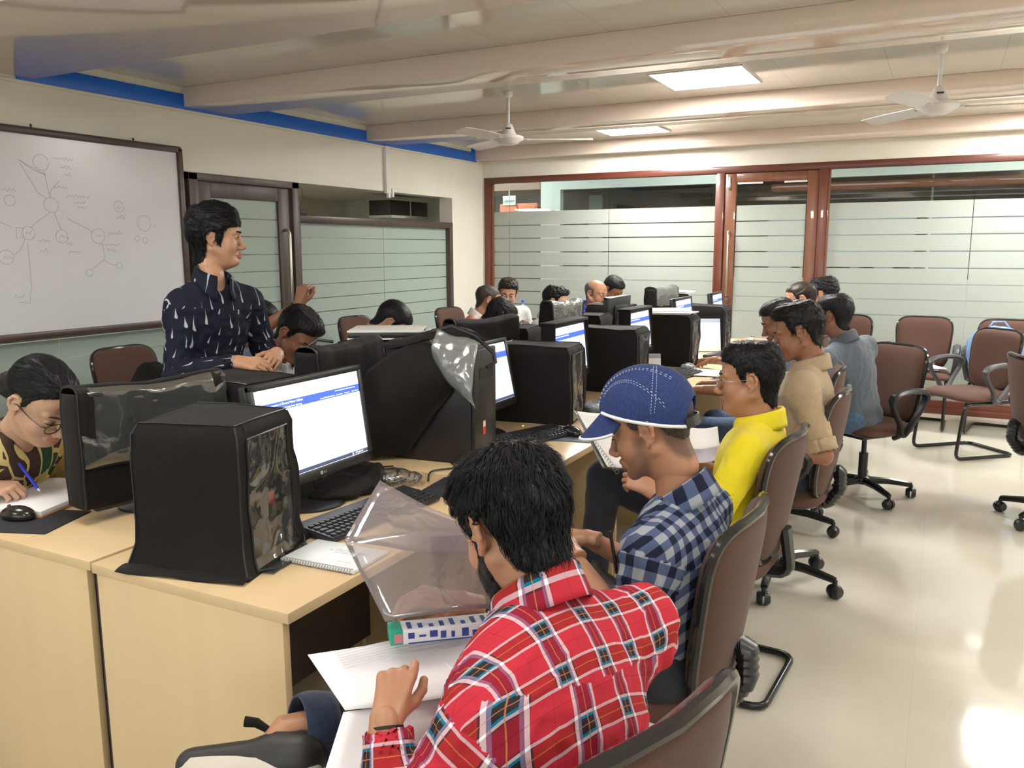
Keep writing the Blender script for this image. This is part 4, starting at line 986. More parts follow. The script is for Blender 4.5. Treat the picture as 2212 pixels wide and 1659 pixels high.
M['clearm'] = glassmat('milky_vinyl', (0.8, 0.82, 0.82), 0.25, 0.15, 0.26, (0.36, 0.38, 0.37), bump=0.3)
covered_monitor(-2.05, 1.635, 80, 'monitor hooded in black fabric with a creased clear front, left of the near tower', 0.45, 0.335, 0.10, 1, 2, 0.045, leds=True)
covered_monitor(-1.93, 2.38, 98, 'black draped monitor back right of the bowing man', 0.46, 0.36, 0.09, 0, 3, 0.06)
covered_monitor(-2.00, 3.54, 76, 'black draped monitor back behind the thrown back cover', 0.44, 0.36, 0.09, 0, 4, 0.06)
covered_monitor(-2.02, 4.55, 78, 'monitor under a cloudy clear cover, middle of the left row', 0.31, 0.38, 0.10, 2, 5, 0.06)
covered_monitor(-1.93, 6.25, 84, 'monitor under a cloudy clear cover, farthest one beside the loose sheets', 0.42, 0.37, 0.10, 2, 6, 0.09)

# ---- projector / white slab on the tall tower
e = empty('projector', (-2.10, 2.90, 1.128), math.radians(28), label='flat white slim projector with a black middle band lying on a black tower', cat='projector')
W_ = mat('projector_white', (0.72, 0.72, 0.7), 0.35)
MB().box(-0.155, 0.155, -0.12, 0.12, 0.030, 0.042, 0.006).build('top_shell', W_, e); MB().box(-0.15, 0.15, -0.115, 0.115, 0.008, 0.031, 0.004).build('band', M['plastic'], e)
MB().box(-0.155, 0.155, -0.12, 0.12, 0.001, 0.009, 0.004).build('bottom_shell', W_, e)
MB().tube([(0.150, -0.10, 0.008), (0.178, -0.10, 0.012), (0.178, -0.10, 0.034), (0.150, -0.10, 0.037)], 0.004, 8).tube([(0.178, -0.10, 0.012), (0.178, 0.03, 0.012)], 0.004, 6).tube([(0.178, -0.10, 0.034), (0.178, 0.03, 0.034)], 0.004, 6).build('carry_handle', W_, e)
tag(MB().tube([(-2.25, 2.72, 1.12), (-2.30, 2.68, 1.13), (-2.33, 2.64, 1.10), (-2.34, 2.6, 0.95), (-2.3, 2.6, 0.76)], 0.006, 8).build('power_cable', M['plastic']), 'thick black cable leaving the left end of the white projector', 'cable')

# ---- keyboards
def keyboard(x, y, rz, lab, keys=True):
    e = empty('keyboard', (x, y, 0.75), math.radians(rz), label=lab, cat='keyboard')
    mb = MB(); w, d = 0.225, 0.075
    vs = [(-w, -d, 0.004), (w, -d, 0.004), (w, d, 0.004), (-w, d, 0.004), (-w, -d, 0.016), (w, -d, 0.016), (w, d, 0.028), (-w, d, 0.028)]
    bm = bmesh.new(); bv = [bm.verts.new(v) for v in vs]
    for f in ((0, 3, 2, 1), (4, 5, 6, 7), (0, 1, 5, 4), (1, 2, 6, 5), (2, 3, 7, 6), (3, 0, 4, 7)): bm.faces.new([bv[i] for i in f])
    bmesh.ops.bevel(bm, geom=list(bm.edges), offset=0.004, segments=2, affect='EDGES'); me = bpy.data.meshes.new('body'); bm.to_mesh(me); bm.free(); me.materials.append(M['greyk'])
    link('body', me, e)
    g = MB().box(-0.007, 0.007, -0.007, 0.007, 0, 0.005, 0.002); km = pymesh('key', np.array(g.v), g.f, M['keytop'], True, auto=0.6)
    n = 0
    for r in range(6):
        yy = -0.058+r*0.0205+(0.006 if r == 5 else 0); x0 = -0.213; x = x0
        while x < 0.21 and n < 99:
            wk = 0.0165
            sc = 1.0
            if r == 0 and abs(x+0.075) < 0.03 and n > 2: sc = 5.2
            elif r in (1, 2, 3) and x == x0: sc = 1.4+0.3*(3-r)
            cx_ = x+wk*sc/2
            if 0.075 < cx_ < 0.085 or 0.138 < cx_ < 0.146: x += 0.008; continue
            k = bpy.data.objects.new('key', km); COL.objects.link(k); k.parent = e
            zt = 0.016+(yy+d)/(2*d)*0.012; k.location = (cx_, yy, zt-0.0005); k.rotation_euler = (math.atan(0.012/0.15), 0, 0); k.scale = (sc*1.0, 1.05, 1)
            n += 1; x += wk*sc+0.0025
    MB().box(0.16, 0.2, 0.066, 0.071, 0.0262, 0.0275).build('lock_light', M['greyplastic'], e)
    return e
M['greyk'] = mat('keyboard_body', (0.022, 0.023, 0.027), 0.35); M['keytop'] = mat('keyboard_key', (0.03, 0.031, 0.036), 0.3)
keyboard(-1.40, 1.83, 84, 'black keyboard in front of the nearest lit monitor')
k2 = keyboard(-1.43, 2.87, 70, 'dark grey keyboard with a cable before the opened tower, beside the mouse')
tag(MB().box(-1.499, -1.495, 2.985, 2.991, 0.780, 0.783).build('keyboard_lamp', emis('amber', (1, 0.55, 0.05), 2)), 'tiny amber lamp glowing by the second keyboard', 'lamp')
keyboard(-1.33, 5.85, 80, 'grey keyboard seen flat behind the propped up notebook')
keyboard(-1.36, 4.75, 84, 'black keyboard under the hands behind the blue cap')
# ---- mice and pads
def mouse(x, y, rz, lab, z=0.7535):
    e = empty('computer_mouse', (x, y, z), math.radians(rz), label=lab, cat='mouse')
    blob_obj('shell', [('ell', (0, 0, 0.010), (0.032, 0.056, 0.026), 0.004), ('plane', (0, 0, 0.001), (0, 0, -1))], (-0.045, -0.07, -0.004), (0.045, 0.07, 0.045), 0.0035, M['gloss'], parent=e)
    MB().tube([(-0.003, 0.030, 0.032), (0.003, 0.030, 0.032)], 0.005, 10).build('wheel', M['greyplastic'], e)
    MB().tube([(0, 0.055, 0.012), (0.01, 0.09, 0.004), (-0.03, 0.14, 0.003), (-0.10, 0.17, 0.003)], 0.002, 6).build('cord', M['plastic'], e); return e
padm = mat('blue_grey_mat', (0.10, 0.115, 0.16), 0.6)
tag(MB().box(-0.11, 0.11, -0.09, 0.09, 0.0005, 0.003, 0.001).build('mouse_pad', padm, loc=(-1.285, 3.02, 0.75), rot=(0, 0, 0.2)), 'blue grey mouse pad at the desk edge left of the blue cap', 'mouse pad')
mouse(-1.30, 3.04, 60, 'glossy black mouse on the blue grey pad')
tag(MB().box(-0.13, 0.13, -0.10, 0.10, 0.0005, 0.003, 0.001).build('mouse_pad', mat('black_mat', (0.012, 0.013, 0.02), 0.7), loc=(-2.245, 1.36, 0.75), rot=(0, 0, 0.35)), 'black mouse pad at the front edge of the left desk', 'mouse pad')
mouse(-2.28, 1.36, 100, 'black mouse on the pad at the bottom left, below the woman')
mouse(-1.385, 5.33, 80, 'black mouse under the hand with a ring')
tag(MB().box(-0.12, 0.12, -0.1, 0.1, 0.0005, 0.003, 0.001).build('mouse_pad', MATS['black_mat'], loc=(-1.30, 2.18, 0.75), rot=(0, 0, 0.1)), 'dark mouse pad behind the head of the man in red plaid', 'mouse pad')
# ---- cables
for i, (P, lab) in enumerate([([(-1.62, 2.02, 0.755), (-1.52, 2.16, 0.755), (-1.60, 2.28, 0.756), (-1.72, 2.2, 0.754), (-1.7, 2.05, 0.756)], 'black cable coiled on the desk right of the near lit monitor'),
        ([(-1.48, 1.98, 0.775), (-1.55, 2.08, 0.80), (-1.62, 2.15, 0.79), (-1.66, 2.3, 0.755)], 'thin black keyboard cable rising behind the near monitor'),
        ([(-1.42, 3.1, 0.77), (-1.35, 3.08, 0.76), (-1.30, 3.02, 0.782)], 'thin black cable between the second keyboard and the mouse'),
        ([(-1.45, 2.2, 0.755), (-1.5, 2.3, 0.756), (-1.46, 2.38, 0.755), (-1.5, 2.42, 0.76)], 'black power lead lying beside the opened tower')]):
    Q = []
    for a in range(len(P)-1):
        p0, p1, p2, p3 = (np.array(P[min(max(a+j, 0), len(P)-1)]) for j in (-1, 0, 1, 2))
        for t in np.linspace(0, 1, 7)[:-1]: Q.append(0.5*((2*p1)+(-p0+p2)*t+(2*p0-5*p1+4*p2-p3)*t*t+(-p0+3*p1-3*p2+p3)*t**3))
    Q.append(P[-1]); tag(MB().tube(Q, 0.003, 6).build('cable', M['plastic']), lab, 'cable')
o = blob_obj('plastic_wrap', [('ell', (0, 0, 0.02), (0.07, 0.06, 0.028), 0.01), ('ell', (0.05, 0.03, 0.015), (0.05, 0.05, 0.02), 0.01)], (-0.1, -0.1, -0.005), (0.13, 0.1, 0.06), 0.006, M['clear'], 0.008, 14, 5)
o.location = (-1.55, 2.12, 0.757); tag(o, 'crumpled clear plastic wrap behind the near keyboard', 'plastic wrap')
o = blob_obj('cloth_cover', [('ell', (0, 0, 0.02), (0.10, 0.16, 0.03), 0.01), ('ell', (-0.03, 0.1, 0.03), (0.07, 0.09, 0.035), 0.01)], (-0.13, -0.2, -0.008), (0.13, 0.22, 0.08), 0.008, M['cover'], 0.010, 9, 6)
o.location = (-1.62, 2.0, 0.752); tag(o, 'crumpled black fabric cover lying under the near lit monitor', 'cloth cover')
o = blob_obj('cloth_cover', [('ell', (0, 0, 0.015), (0.09, 0.15, 0.025), 0.01)], (-0.13, -0.2, -0.008), (0.13, 0.22, 0.08), 0.008, mat('grey_film', (0.13, 0.15, 0.17), 0.35), 0.010, 9, 8)
o.location = (-1.38, 3.62, 0.752); tag(o, 'crumpled grey film spread on the desk behind the blue cap', 'plastic wrap')
o = blob_obj('plastic_wrap', [('ell', (0, 0, 0.02), (0.04, 0.05, 0.03), 0.01)], (-0.08, -0.1, -0.005), (0.1, 0.1, 0.07), 0.006, M['clearm'], 0.010, 16, 9)
o.location = (-1.36, 5.0, 0.755); tag(o, 'crinkled bit of plastic beside the hands above the blue cap', 'plastic wrap')

# ---- spiral notebook near the front
def notebook(x, y, z, rz, lab, w=0.215, l=0.165, rx=0, lines=True):
    e = empty('spiral_notebook', (x, y, z), math.radians(rz), label=lab, cat='notebook'); e.rotation_euler = (rx, 0, math.radians(rz))
    MB().box(-w/2, w/2, -l/2+0.008, l/2, 0.001, 0.007, 0.001).build('pages', M['paper'], e)
    MB().box(-w/2, w/2, -l/2+0.008, l/2, 0.0072, 0.0080, 0.0003).build('cover', mat('notebook_cover', (0.74, 0.77, 0.76), 0.35), e)
    sp = MB(); n = 26
    for i in range(n):
        xx = -w/2+0.008+(w-0.016)*i/(n-1)
        sp.tube([(xx+0.0012*math.sin(a), -l/2+0.008+0.007*math.cos(a), 0.006+0.007*math.sin(a)) for a in np.linspace(0, 2*PI, 13)], 0.0009, 5)
    sp.build('spiral_binding', mat('wire', (0.35, 0.33, 0.33), 0.3, 0.8), e)
    if lines:
        g = MB()
        for k, (a, b) in enumerate(((-0.02, 0.075), (-0.015, 0.07), (-0.012, 0.06))): g.box(a, b, 0.035-0.009*k, 0.0375-0.009*k, 0.0081, 0.0083)
        g.box(-0.03, -0.024, 0.026, 0.031, 0.0081, 0.0083); g.box(0.03, 0.07, -0.03, -0.029, 0.0081, 0.0083)
        g.build('print', mat('cover_print', (0.4, 0.43, 0.44), 0.6), e)
    return e
notebook(-1.285, 1.525, 0.751, 3, 'closed spiral notebook with a pale cover at the near desk corner', 0.215, 0.155)
# propped up pads near the far towers
def prop_page(x, y, rz, lab, w=0.15, h=0.21, band=True):
    e = empty('writing_pad', (x, y, 0.752), math.radians(rz), label=lab, cat='notepad')
    T = Matrix.Rotation(math.radians(-14), 4, 'X')
    MB().box(-w/2, w/2, 0, 0.004, 0.004, h, 0.0008, M=T).build('page', M['paper'], e)
    MB().box(-w/2+0.001, w/2-0.001, -0.0012, -0.0004, h-0.025, h-0.002, M=T).build('blue_grey_heading', mat('pale_blue_print', (0.33, 0.38, 0.5), 0.7), e)
    sp = MB()
    for s in (-1, 1): sp.tube([(s*w*0.42+0.003*math.sin(a), 0.001+0.007*math.cos(a), 0.008+0.007*math.sin(a)) for a in np.linspace(0, 2*PI, 11)], 0.0012, 5)
    sp.build('ring_clip', MATS['wire'], e); return e
prop_page(-1.50, 6.02, 28, 'large white notepad propped against the farthest large tower', 0.19, 0.245)
prop_page(-1.45, 4.50, 28, 'small white notepad with a grey heading propped between two towers', 0.135, 0.16)
sheet_obj('curled_paper', 0.10, 0.15, 0.001, (-1.50, 5.47, 0.84), 0.5, M['paper'], 'small curled white sheet standing beside the tower under papers', 'paper', bend=0.02, rx=1.35)
for k, (x, y, r, w, l) in enumerate(((-1.24, 6.35, 0.3, 0.21, 0.29), (-1.28, 6.55, -0.5, 0.2, 0.28), (-1.25, 5.55, 0.1, 0.21, 0.30), (-1.25, 4.95, 0.2, 0.2, 0.26))):
    sheet_obj('paper_sheet', w, l, 0.003, (x, y, 0.757+0.004*(k == 1)), r, M['paper'], ['white sheets on the far right desk before the door', 'lifted white page held open at the far desk', 'bright white sheets between the hands and the far notepad', 'white sheet under the watch arm behind the blue cap'][k], 'paper', 'loose papers on the right row desks', bend=0.015 if k == 1 else 0.003, seed=k)
for k, (x, y, z, r) in enumerate(((-1.60, 5.28, 1.083, 0.15), (-1.57, 5.26, 1.092, 0.02), (-1.62, 5.30, 1.101, 0.3))):
    sheet_obj('paper_sheet', 0.33, 0.22, 0.006, (x, y, z), r, M['paper'], ['bottom bundle', 'middle bundle', 'top bundle'][k]+' of white papers lying on the covered tower', 'paper', 'papers on the covered tower', bend=0.004, seed=k+5)
for k, (x, y, z, r) in enumerate(((-2.08, 7.00, 1.118, 0.25), (-2.06, 7.03, 1.131, -0.15))):
    sheet_obj('paper_sheet', 0.30, 0.21, 0.003, (x, y, z), r, M['paper'], ['lower', 'upper'][k]+' loose white sheet on the far tower near the glass', 'paper', 'loose sheets on the far tower', bend=0.012, seed=k+15)
# ================================================================ people
def skinmat(name, col, rough=0.42):
    m = mat(name, col, rough, 0, 0.45); t = NT(m); b = bsdf(m)
    a = t.n.new('ShaderNodeVertexColor'); a.layer_name = 'tint'
    mul = t.n.new('ShaderNodeMix'); mul.data_type = 'RGBA'; mul.blend_type = 'MULTIPLY'; mul.inputs[0].default_value = 1
    base = t.ramp(t.noise(t.coord(), 18, 3), [(0.3, tuple(c*0.93 for c in col)), (0.7, tuple(min(1, c*1.06) for c in col))])
    t.l.new(base, mul.inputs[6]); t.l.new(a.outputs['Color'], mul.inputs[7]); t.l.new(mul.outputs[2], b.inputs['Base Color'])
    t.put(b.inputs['Normal'], t.bump(t.noise(t.coord(), 420, 2), 0.12, 0.0006))
    b.inputs['Subsurface Weight'].default_value = 0.12; b.inputs['Subsurface Radius'].default_value = (0.012, 0.005, 0.003); b.inputs['Subsurface Scale'].default_value = 0.6
    return m
SK = {'mid': skinmat('skin_warm_brown', (0.42, 0.205, 0.118)), 'light': skinmat('skin_light_brown', (0.53, 0.295, 0.185)), 'dark': skinmat('skin_deep_brown', (0.30, 0.135, 0.078)), 'fair': skinmat('skin_fair', (0.58, 0.35, 0.24))}
def hairmat(name, c1, c2, rough=0.46):
    m = mat(name, c1, rough, 0, 0.25); t = NT(m); b = bsdf(m)
    f = t.noise(t.coord(), 130, 3); t.put(b.inputs['Base Color'], t.ramp(f, [(0.35, c1), (0.7, c2)])); t.put(b.inputs['Normal'], t.bump(f, 0.5, 0.002)); return m
HM = {'black': hairmat('black_hair', (0.006, 0.0055, 0.006), (0.016, 0.015, 0.016)), 'brownb': hairmat('dark_brown_hair', (0.018, 0.012, 0.009), (0.04, 0.026, 0.018), 0.4),
      'grey': hairmat('greying_hair', (0.06, 0.055, 0.05), (0.16, 0.15, 0.14), 0.5), 'fade': hairmat('thin_dark_hair', (0.03, 0.024, 0.022), (0.075, 0.055, 0.045), 0.5)}
eyew = mat('eye_white', (0.6, 0.57, 0.54), 0.25); eyed = mat('iris', (0.02, 0.012, 0.008), 0.15)
lensm = glassmat('spectacle_lens', (0.98, 0.98, 0.98), 0.03, 0.02, fk=0.12)

def polysdf(P, y, z):
    P = np.asarray(P, float); d = np.full(np.broadcast(y, z).shape, 1e9); s = np.ones_like(d)
    n = len(P)
    for i in range(n):
        a, b = P[i], P[i-1]; e = b-a; wy, wz = y-a[0], z-a[1]
        t = np.clip((wy*e[0]+wz*e[1])/(e@e), 0, 1); by, bz = wy-e[0]*t, wz-e[1]*t; d = np.minimum(d, by*by+bz*bz)
        c1 = z >= a[1]; c2 = z < b[1]; c3 = e[0]*wz > e[1]*wy
        al = (c1 & c2 & c3) | (~c1 & ~c2 & ~c3); s = np.where(al, -s, s)
    return s*np.sqrt(d)
HEADS = {}
def head_sdf(h=0.003, jaw=1.0, fat=0.0, nose=1.0, ears=1.0):
    key = (h, jaw, fat, nose, ears)
    if key in HEADS: return HEADS[key]
    s = SDF((-0.112, -0.175, -0.215), (0.112, 0.160, 0.185), h)
    s.ell((0, -0.018, 0.034), (0.075, 0.094, 0.083), 0.0)
    s.ell((0, 0.028, 0.038), (0.063, 0.060, 0.062), 0.03)
    s.ell((0, 0.035, -0.030), (0.058+fat*0.5, 0.052, 0.068), 0.025)
    s.ell((0, 0.022, -0.066), (0.053*jaw+fat, 0.056, 0.042), 0.025)
    for q in (-1, 1):
        s.cap((q*0.058*jaw, -0.005, -0.045), (q*0.022, 0.066, -0.098), 0.016+fat, 0.014+fat*0.5, 0.02)
        s.ell((q*0.036, 0.056, -0.032), (0.024+fat, 0.026, 0.026+fat), 0.02)
        s.cap((q*0.042, 0.074, 0.023), (q*0.012, 0.087, 0.017), 0.010, 0.009, 0.012)
    s.ell((0, 0.073, -0.099), (0.020, 0.017, 0.015), 0.014)
    if fat > 0: s.ell((0, 0.02, -0.105), (0.045, 0.045, 0.024+fat), 0.03)
    for q in (-1, 1): s.ell((q*0.032, 0.101, 0.003), (0.019, 0.015, 0.012), 0.010, 'sub')
    for q in (-1, 1): s.ell((q*0.031, 0.0765, 0.002), (0.0145, 0.0135, 0.0125), 0.002)
    s.cap((0, 0.085, 0.012), (0, 0.106*nose, -0.034), 0.008, 0.0105, 0.010)
    s.ell((0, 0.108*nose, -0.037), (0.0115, 0.013, 0.0105), 0.006)
    for q in (-1, 1): s.ell((q*0.012, 0.098, -0.042), (0.0085, 0.012, 0.0085), 0.006)
    for q in (-1, 1): s.ell((q*0.007, 0.106, -0.050), (0.0035, 0.005, 0.004), 0.003, 'sub')
    s.cap((-0.020, 0.082, -0.069), (0, 0.0935, -0.0655), 0.0055, 0.0075, 0.006); s.cap((0.020, 0.082, -0.069), (0, 0.0935, -0.0655), 0.0055, 0.0075, 0.006)
    s.cap((-0.017, 0.080, -0.077), (0, 0.0905, -0.079), 0.0055, 0.008, 0.005); s.cap((0.017, 0.080, -0.077), (0, 0.0905, -0.079), 0.0055, 0.008, 0.005)
    s.cap((-0.022, 0.0885, -0.0725), (0.0, 0.1035, -0.0722), 0.0022, 0.0028, 0.002, 'sub'); s.cap((0.022, 0.0885, -0.0725), (0.0, 0.1035, -0.0722), 0.0022, 0.0028, 0.002, 'sub')
    # eye slit
    for q in (-1, 1): s.ell((q*0.031, 0.094, 0.001), (0.0125, 0.0085, 0.0042), 0.002, 'sub')
    # neck
    s.cap((0, -0.028, -0.04), (0, -0.034, -0.105), 0.050+fat*0.6, 0.051+fat*0.6, 0.03)
    s.cap((0, 0.0, -0.085), (0, -0.010, -0.115), 0.034+fat, 0.034+fat, 0.03)
    for q in (-1, 1):   # ears
        X = lambda y, z: q*(0.071+0.42*max(0, 0.004-y)+0.003)
        s.ell((q*0.077, -0.012, -0.004), (0.006, 0.015, 0.026), 0.006)
        C = [(0.004, 0.004), (0.003, 0.018), (-0.008, 0.028), (-0.021, 0.024), (-0.028, 0.008), (-0.025, -0.010), (-0.014, -0.024), (-0.005, -0.032)]
        s.chain([(X(y, z)*(1 if ears else 1), y, z) for y, z in C], [0.0045*ears]*6+[0.0058*ears, 0.0065*ears], 0.004)
        s.chain([(X(-0.012, 0)-q*0.001, -0.010, 0.014), (X(-0.017, 0), -0.017, 0.004), (X(-0.014, 0), -0.013, -0.010)], [0.003]*3, 0.003)
        s.ell((q*0.085, -0.004, -0.004), (0.007, 0.007, 0.010), 0.004, 'sub')
        s.ell((q*0.077, 0.006, -0.005), (0.005, 0.004, 0.006), 0.003)
    HEADS[key] = s; return s
def coords(s):
    ax = [np.arange(s.n[i])*s.h+s.lo[i] for i in range(3)]; return ax[0][:, None, None], ax[1][None, :, None], ax[2][None, None, :]
REG = {
 'short': [(0.108, 0.070), (0.15, 0.2), (-0.2, 0.2), (-0.2, -0.10), (-0.075, -0.092), (-0.050, -0.070), (-0.038, -0.040), (-0.036, 0.010), (-0.020, 0.034), (0.004, 0.034), (0.008, 0.002), (0.020, 0.000), (0.030, 0.022), (0.042, 0.045), (0.055, 0.060), (0.075, 0.066)],
 'fade': [(0.108, 0.075), (0.15, 0.2), (-0.2, 0.2), (-0.2, -0.085), (-0.075, -0.080), (-0.048, -0.040), (-0.036, 0.012), (-0.020, 0.034), (0.004, 0.034), (0.008, 0.0), (0.022, 0.0), (0.030, 0.020), (0.038, 0.045), (0.048, 0.066), (0.075, 0.072)],
 'long': [(0.108, 0.052), (0.15, 0.2), (-0.2, 0.2), (-0.2, -0.12), (-0.080, -0.118), (-0.045, -0.105), (-0.032, -0.045), (-0.030, 0.004), (-0.012, 0.026), (0.006, 0.024), (0.010, -0.030), (0.024, -0.034), (0.034, 0.012), (0.048, 0.034), (0.065, 0.046)],
 'bun': [(0.108, 0.088), (0.15, 0.2), (-0.2, 0.2), (-0.2, -0.085), (-0.07, -0.085), (-0.046, -0.05), (-0.038, 0.012), (-0.022, 0.036), (0.004, 0.036), (0.010, 0.010), (0.022, 0.02), (0.036, 0.05), (0.058, 0.076)],
 'fadehi': [(0.108, 0.075), (0.15, 0.2), (-0.2, 0.2), (-0.2, -0.050), (-0.075, -0.045), (-0.048, -0.02), (-0.036, 0.012), (-0.020, 0.034), (0.004, 0.034), (0.008, 0.01), (0.022, 0.01), (0.030, 0.020), (0.038, 0.045), (0.048, 0.066), (0.075, 0.072)],
 'bald': [(-0.01, 0.060), (-0.05, 0.085), (-0.082, 0.088), (-0.2, 0.09), (-0.2, -0.085), (-0.075, -0.085), (-0.048, -0.050), (-0.038, 0.010), (-0.020, 0.034), (0.004, 0.034), (0.008, -0.012), (0.022, -0.014), (0.030, 0.020), (0.030, 0.050)],
 'beard': [(0.030, -0.006), (0.008, -0.006), (0.004, -0.05), (0.012, -0.085), (0.03, -0.13), (0.085, -0.13), (0.12, -0.118), (0.11, -0.084), (0.086, -0.084), (0.066, -0.070), (0.050, -0.055), (0.034, -0.04)],
}
def hair_mesh(hs, style='short', t0=0.007, top=0.012, front=0.0, back=0.0, noise=0.0025, seed=0, wave=38, extra=None, part=0):
    X, Y, Z = coords(hs); g = hs.g.copy()
    reg_ = polysdf(REG[style], np.broadcast_to(Y, (1, hs.n[1], hs.n[2])), np.broadcast_to(Z, (1, hs.n[1], hs.n[2])))
    th = t0+top*np.clip((Z-0.02)/0.08, 0, 1)*(1.25-0.9*((Y+0.01)/0.11)**2)*(1-0.35*(X/0.08)**2)+front*np.clip((Y-0.02)/0.07, 0, 1)*np.clip((Z-0.04)/0.04, 0, 1)+back*np.clip((-Y-0.02)/0.08, 0, 1)*np.clip((Z+0.08)/0.08, 0, 1)
    tp = np.clip(-reg_/0.022, 0, 1); th = 0.0015+(th-0.0015)*np.sqrt(tp) if style != 'beard' else th
    if part: th = th-0.006*np.exp(-((X-part)/0.006)**2)*(Z > 0.05)
    reg = reg_ + (0.0035*np.sin(Y*820+3*np.sin(Z*190))*np.sin(Z*700+Y*300) if style != 'beard' else 0)+0*X[:1]
    if style in ('short', 'fade', 'long', 'bun'): reg = reg+0.10*np.maximum(0, np.abs(X)-0.045)*(Y > 0.04)
    s2 = SDF(hs.lo, hs.lo+hs.n*hs.h, hs.h); s2.n = hs.n; s2.h = hs.h
    s2.g = (g-th).astype(np.float32)
    if extra:
        for p in extra: getattr(s2, p[0])(*p[1:])
        reg = np.minimum(reg, np.full_like(reg, 1.0))
    s2.g = np.maximum(s2.g, reg).astype(np.float32)
    s2.g = np.maximum(s2.g, -(g+0.003))     # hollow over the skull
    vs, fs = s2.mesh()
    if len(vs) == 0: return vs, fs
    vs = relax(vs, fs, 1, 0.4); N = vnormals(vs, fs)
    if noise: vs = vs+N*(vnoise(vs*np.array([1, 0.45, 0.6]), wave, seed, 3)*noise)[:, None]
    return vs, fs
def strands(vs, fs, n, L=0.045, w=0.0016, whorl=(0.012, -0.065, 0.105), swirl=0.5, lift=0.006, seed=0, flow=None, nst=5, comb=None):
    """thin tapered locks lying on the hair shell"""
    if n == 0 or len(vs) == 0: return None
    rs = np.random.RandomState(seed); N = vnormals(vs, fs)
    keep = np.where((np.linalg.norm(vs, axis=1) > 0.06))[0]; idx = rs.choice(keep, n)
    bv = BVHTree.FromPolygons([tuple(v) for v in vs], [tuple(f) for f in fs])
    W = np.array(whorl); V_, F_ = [], []
    for k, i in enumerate(idx):
        p = vs[i].copy(); nn = N[i]
        if np.dot(nn, p-np.array([0, -0.01, 0.0])) < 0: continue
        pts = [p-nn*0.002]; l = L*rs.uniform(0.6, 1.25); st = l/nst; jit = rs.normal(size=3)*0.25; lf = lift*rs.uniform(0.2, 1.6)
        for q in range(nst):
            d = p-W; d = d-nn*np.dot(d, nn); d = unit(d); d = d+np.cross(nn, d)*swirl*math.exp(-np.linalg.norm(p-W)/0.05)
            if comb is not None and p[2] > 0.04: d = d*0.35+np.array(comb)
            if flow is not None: d = d*0.3+np.array(flow)
            d = unit(d+jit*0.5+np.array([0, 0, -0.35])*(p[2] < 0.06)); d = unit(d-nn*np.dot(d, nn)*0.9)
            p = p+d*st; loc, nr, _, _ = bv.find_nearest(Vector(p))
            if loc is None: break
            nn = np.array(nr); nn = nn if np.dot(nn, p-np.array([0, -0.01, 0.0])) > 0 else -nn
            p = np.array(loc); pts.append(p+nn*(0.0012+lf*((q+1)/nst)**1.5))
        if len(pts) < 3: continue
        b = len(V_); ww = w*rs.uniform(0.6, 1.3)
        for q, pt in enumerate(pts):
            a = pts[max(q-1, 0)]; c = pts[min(q+1, len(pts)-1)]; t = unit(c-a); nrm = unit(pt-np.array([0, -0.01, 0.0])); sd = unit(np.cross(t, nrm)); r = ww*(1-(q/(len(pts)-1))**2*0.85)*0.5*(0.5 if q == 0 else 1)
            V_ += [pt+sd*r, pt+nrm*r*0.8, pt-sd*r]
        for q in range(len(pts)-1):
            o = b+q*3; F_ += [(o, o+1, o+4, o+3), (o+1, o+2, o+5, o+4), (o+2, o, o+3, o+5)]
    return np.array(V_), np.array(F_)
def join(parts):
    V_, F_, o = [], [], 0
    for v, f in parts:
        if v is None or len(v) == 0: continue
        V_.append(v); F_.append(np.asarray(f)+o); o += len(v)
    return np.concatenate(V_), np.concatenate(F_)
def hand_mesh(side, curl=(0.5, 0.6, 0.4), thumb=0.3, h=0.0028, spread=1.0, curls=None, thumbcurl=0.3):
    """wrist at origin, fingers +y, back +z. side=+1: thumb towards +x"""
    s = SDF((-0.085, -0.04, -0.11), (0.085, 0.215, 0.06), h); q = side
    xs = [0.027, 0.009, -0.009, -0.026]; by = [0.084, 0.089, 0.084, 0.075]; Ls = [0.070, 0.078, 0.072, 0.056]; r0 = [0.0088, 0.0090, 0.0085, 0.0076]
    s.cap((0, -0.04, 0), (0, 0.0, 0), 0.021, 0.021, 0, flat=(1.3, (1, 0, 0))); s.cap((0, 0.0, 0), (q*0.004, 0.05, 0), 0.0165, 0.0135, 0.012, flat=(1.9, (1, 0, 0)), fx=1.9)
    for i in range(4):
        x = q*xs[i]*spread; s.cap((x*0.55, 0.018, 0), (x, by[i], 0.001), 0.012, 0.0108, 0.009)
        c = curls[i] if curls else curl; a = 0; p = np.array([x, by[i], 0.001]); sp = x*0.9*(spread-0.6)
        for j, (fr, an) in enumerate(zip((0.44, 0.31, 0.25), c)):
            a += an; d = np.array([sp*2.0, math.cos(a), -math.sin(a)]); d /= np.linalg.norm(d); n_ = p+d*Ls[i]*fr
            s.cap(p, n_, r0[i]*(1-0.08*j), r0[i]*(1-0.08*(j+1)), 0.0015); p = n_
    t = thumb; p0 = np.array([q*0.016, 0.016, -0.006]); d0 = unit((q*(0.55+t*0.5), 0.75, -0.35)); p1 = p0+d0*0.042
    d1 = unit(d0+np.array([-q*0.35*thumbcurl*2, 0.25, -0.25*thumbcurl])); p2 = p1+d1*0.033; d2 = unit(d1+np.array([-q*0.5*thumbcurl*2, 0.2, -0.2*thumbcurl])); p3 = p2+d2*0.025
    s.cap(p0, p1, 0.0155, 0.0115, 0.010); s.cap(p1, p2, 0.0112, 0.0098, 0.003); s.cap(p2, p3, 0.0098, 0.0082, 0.002)
    return s.mesh()
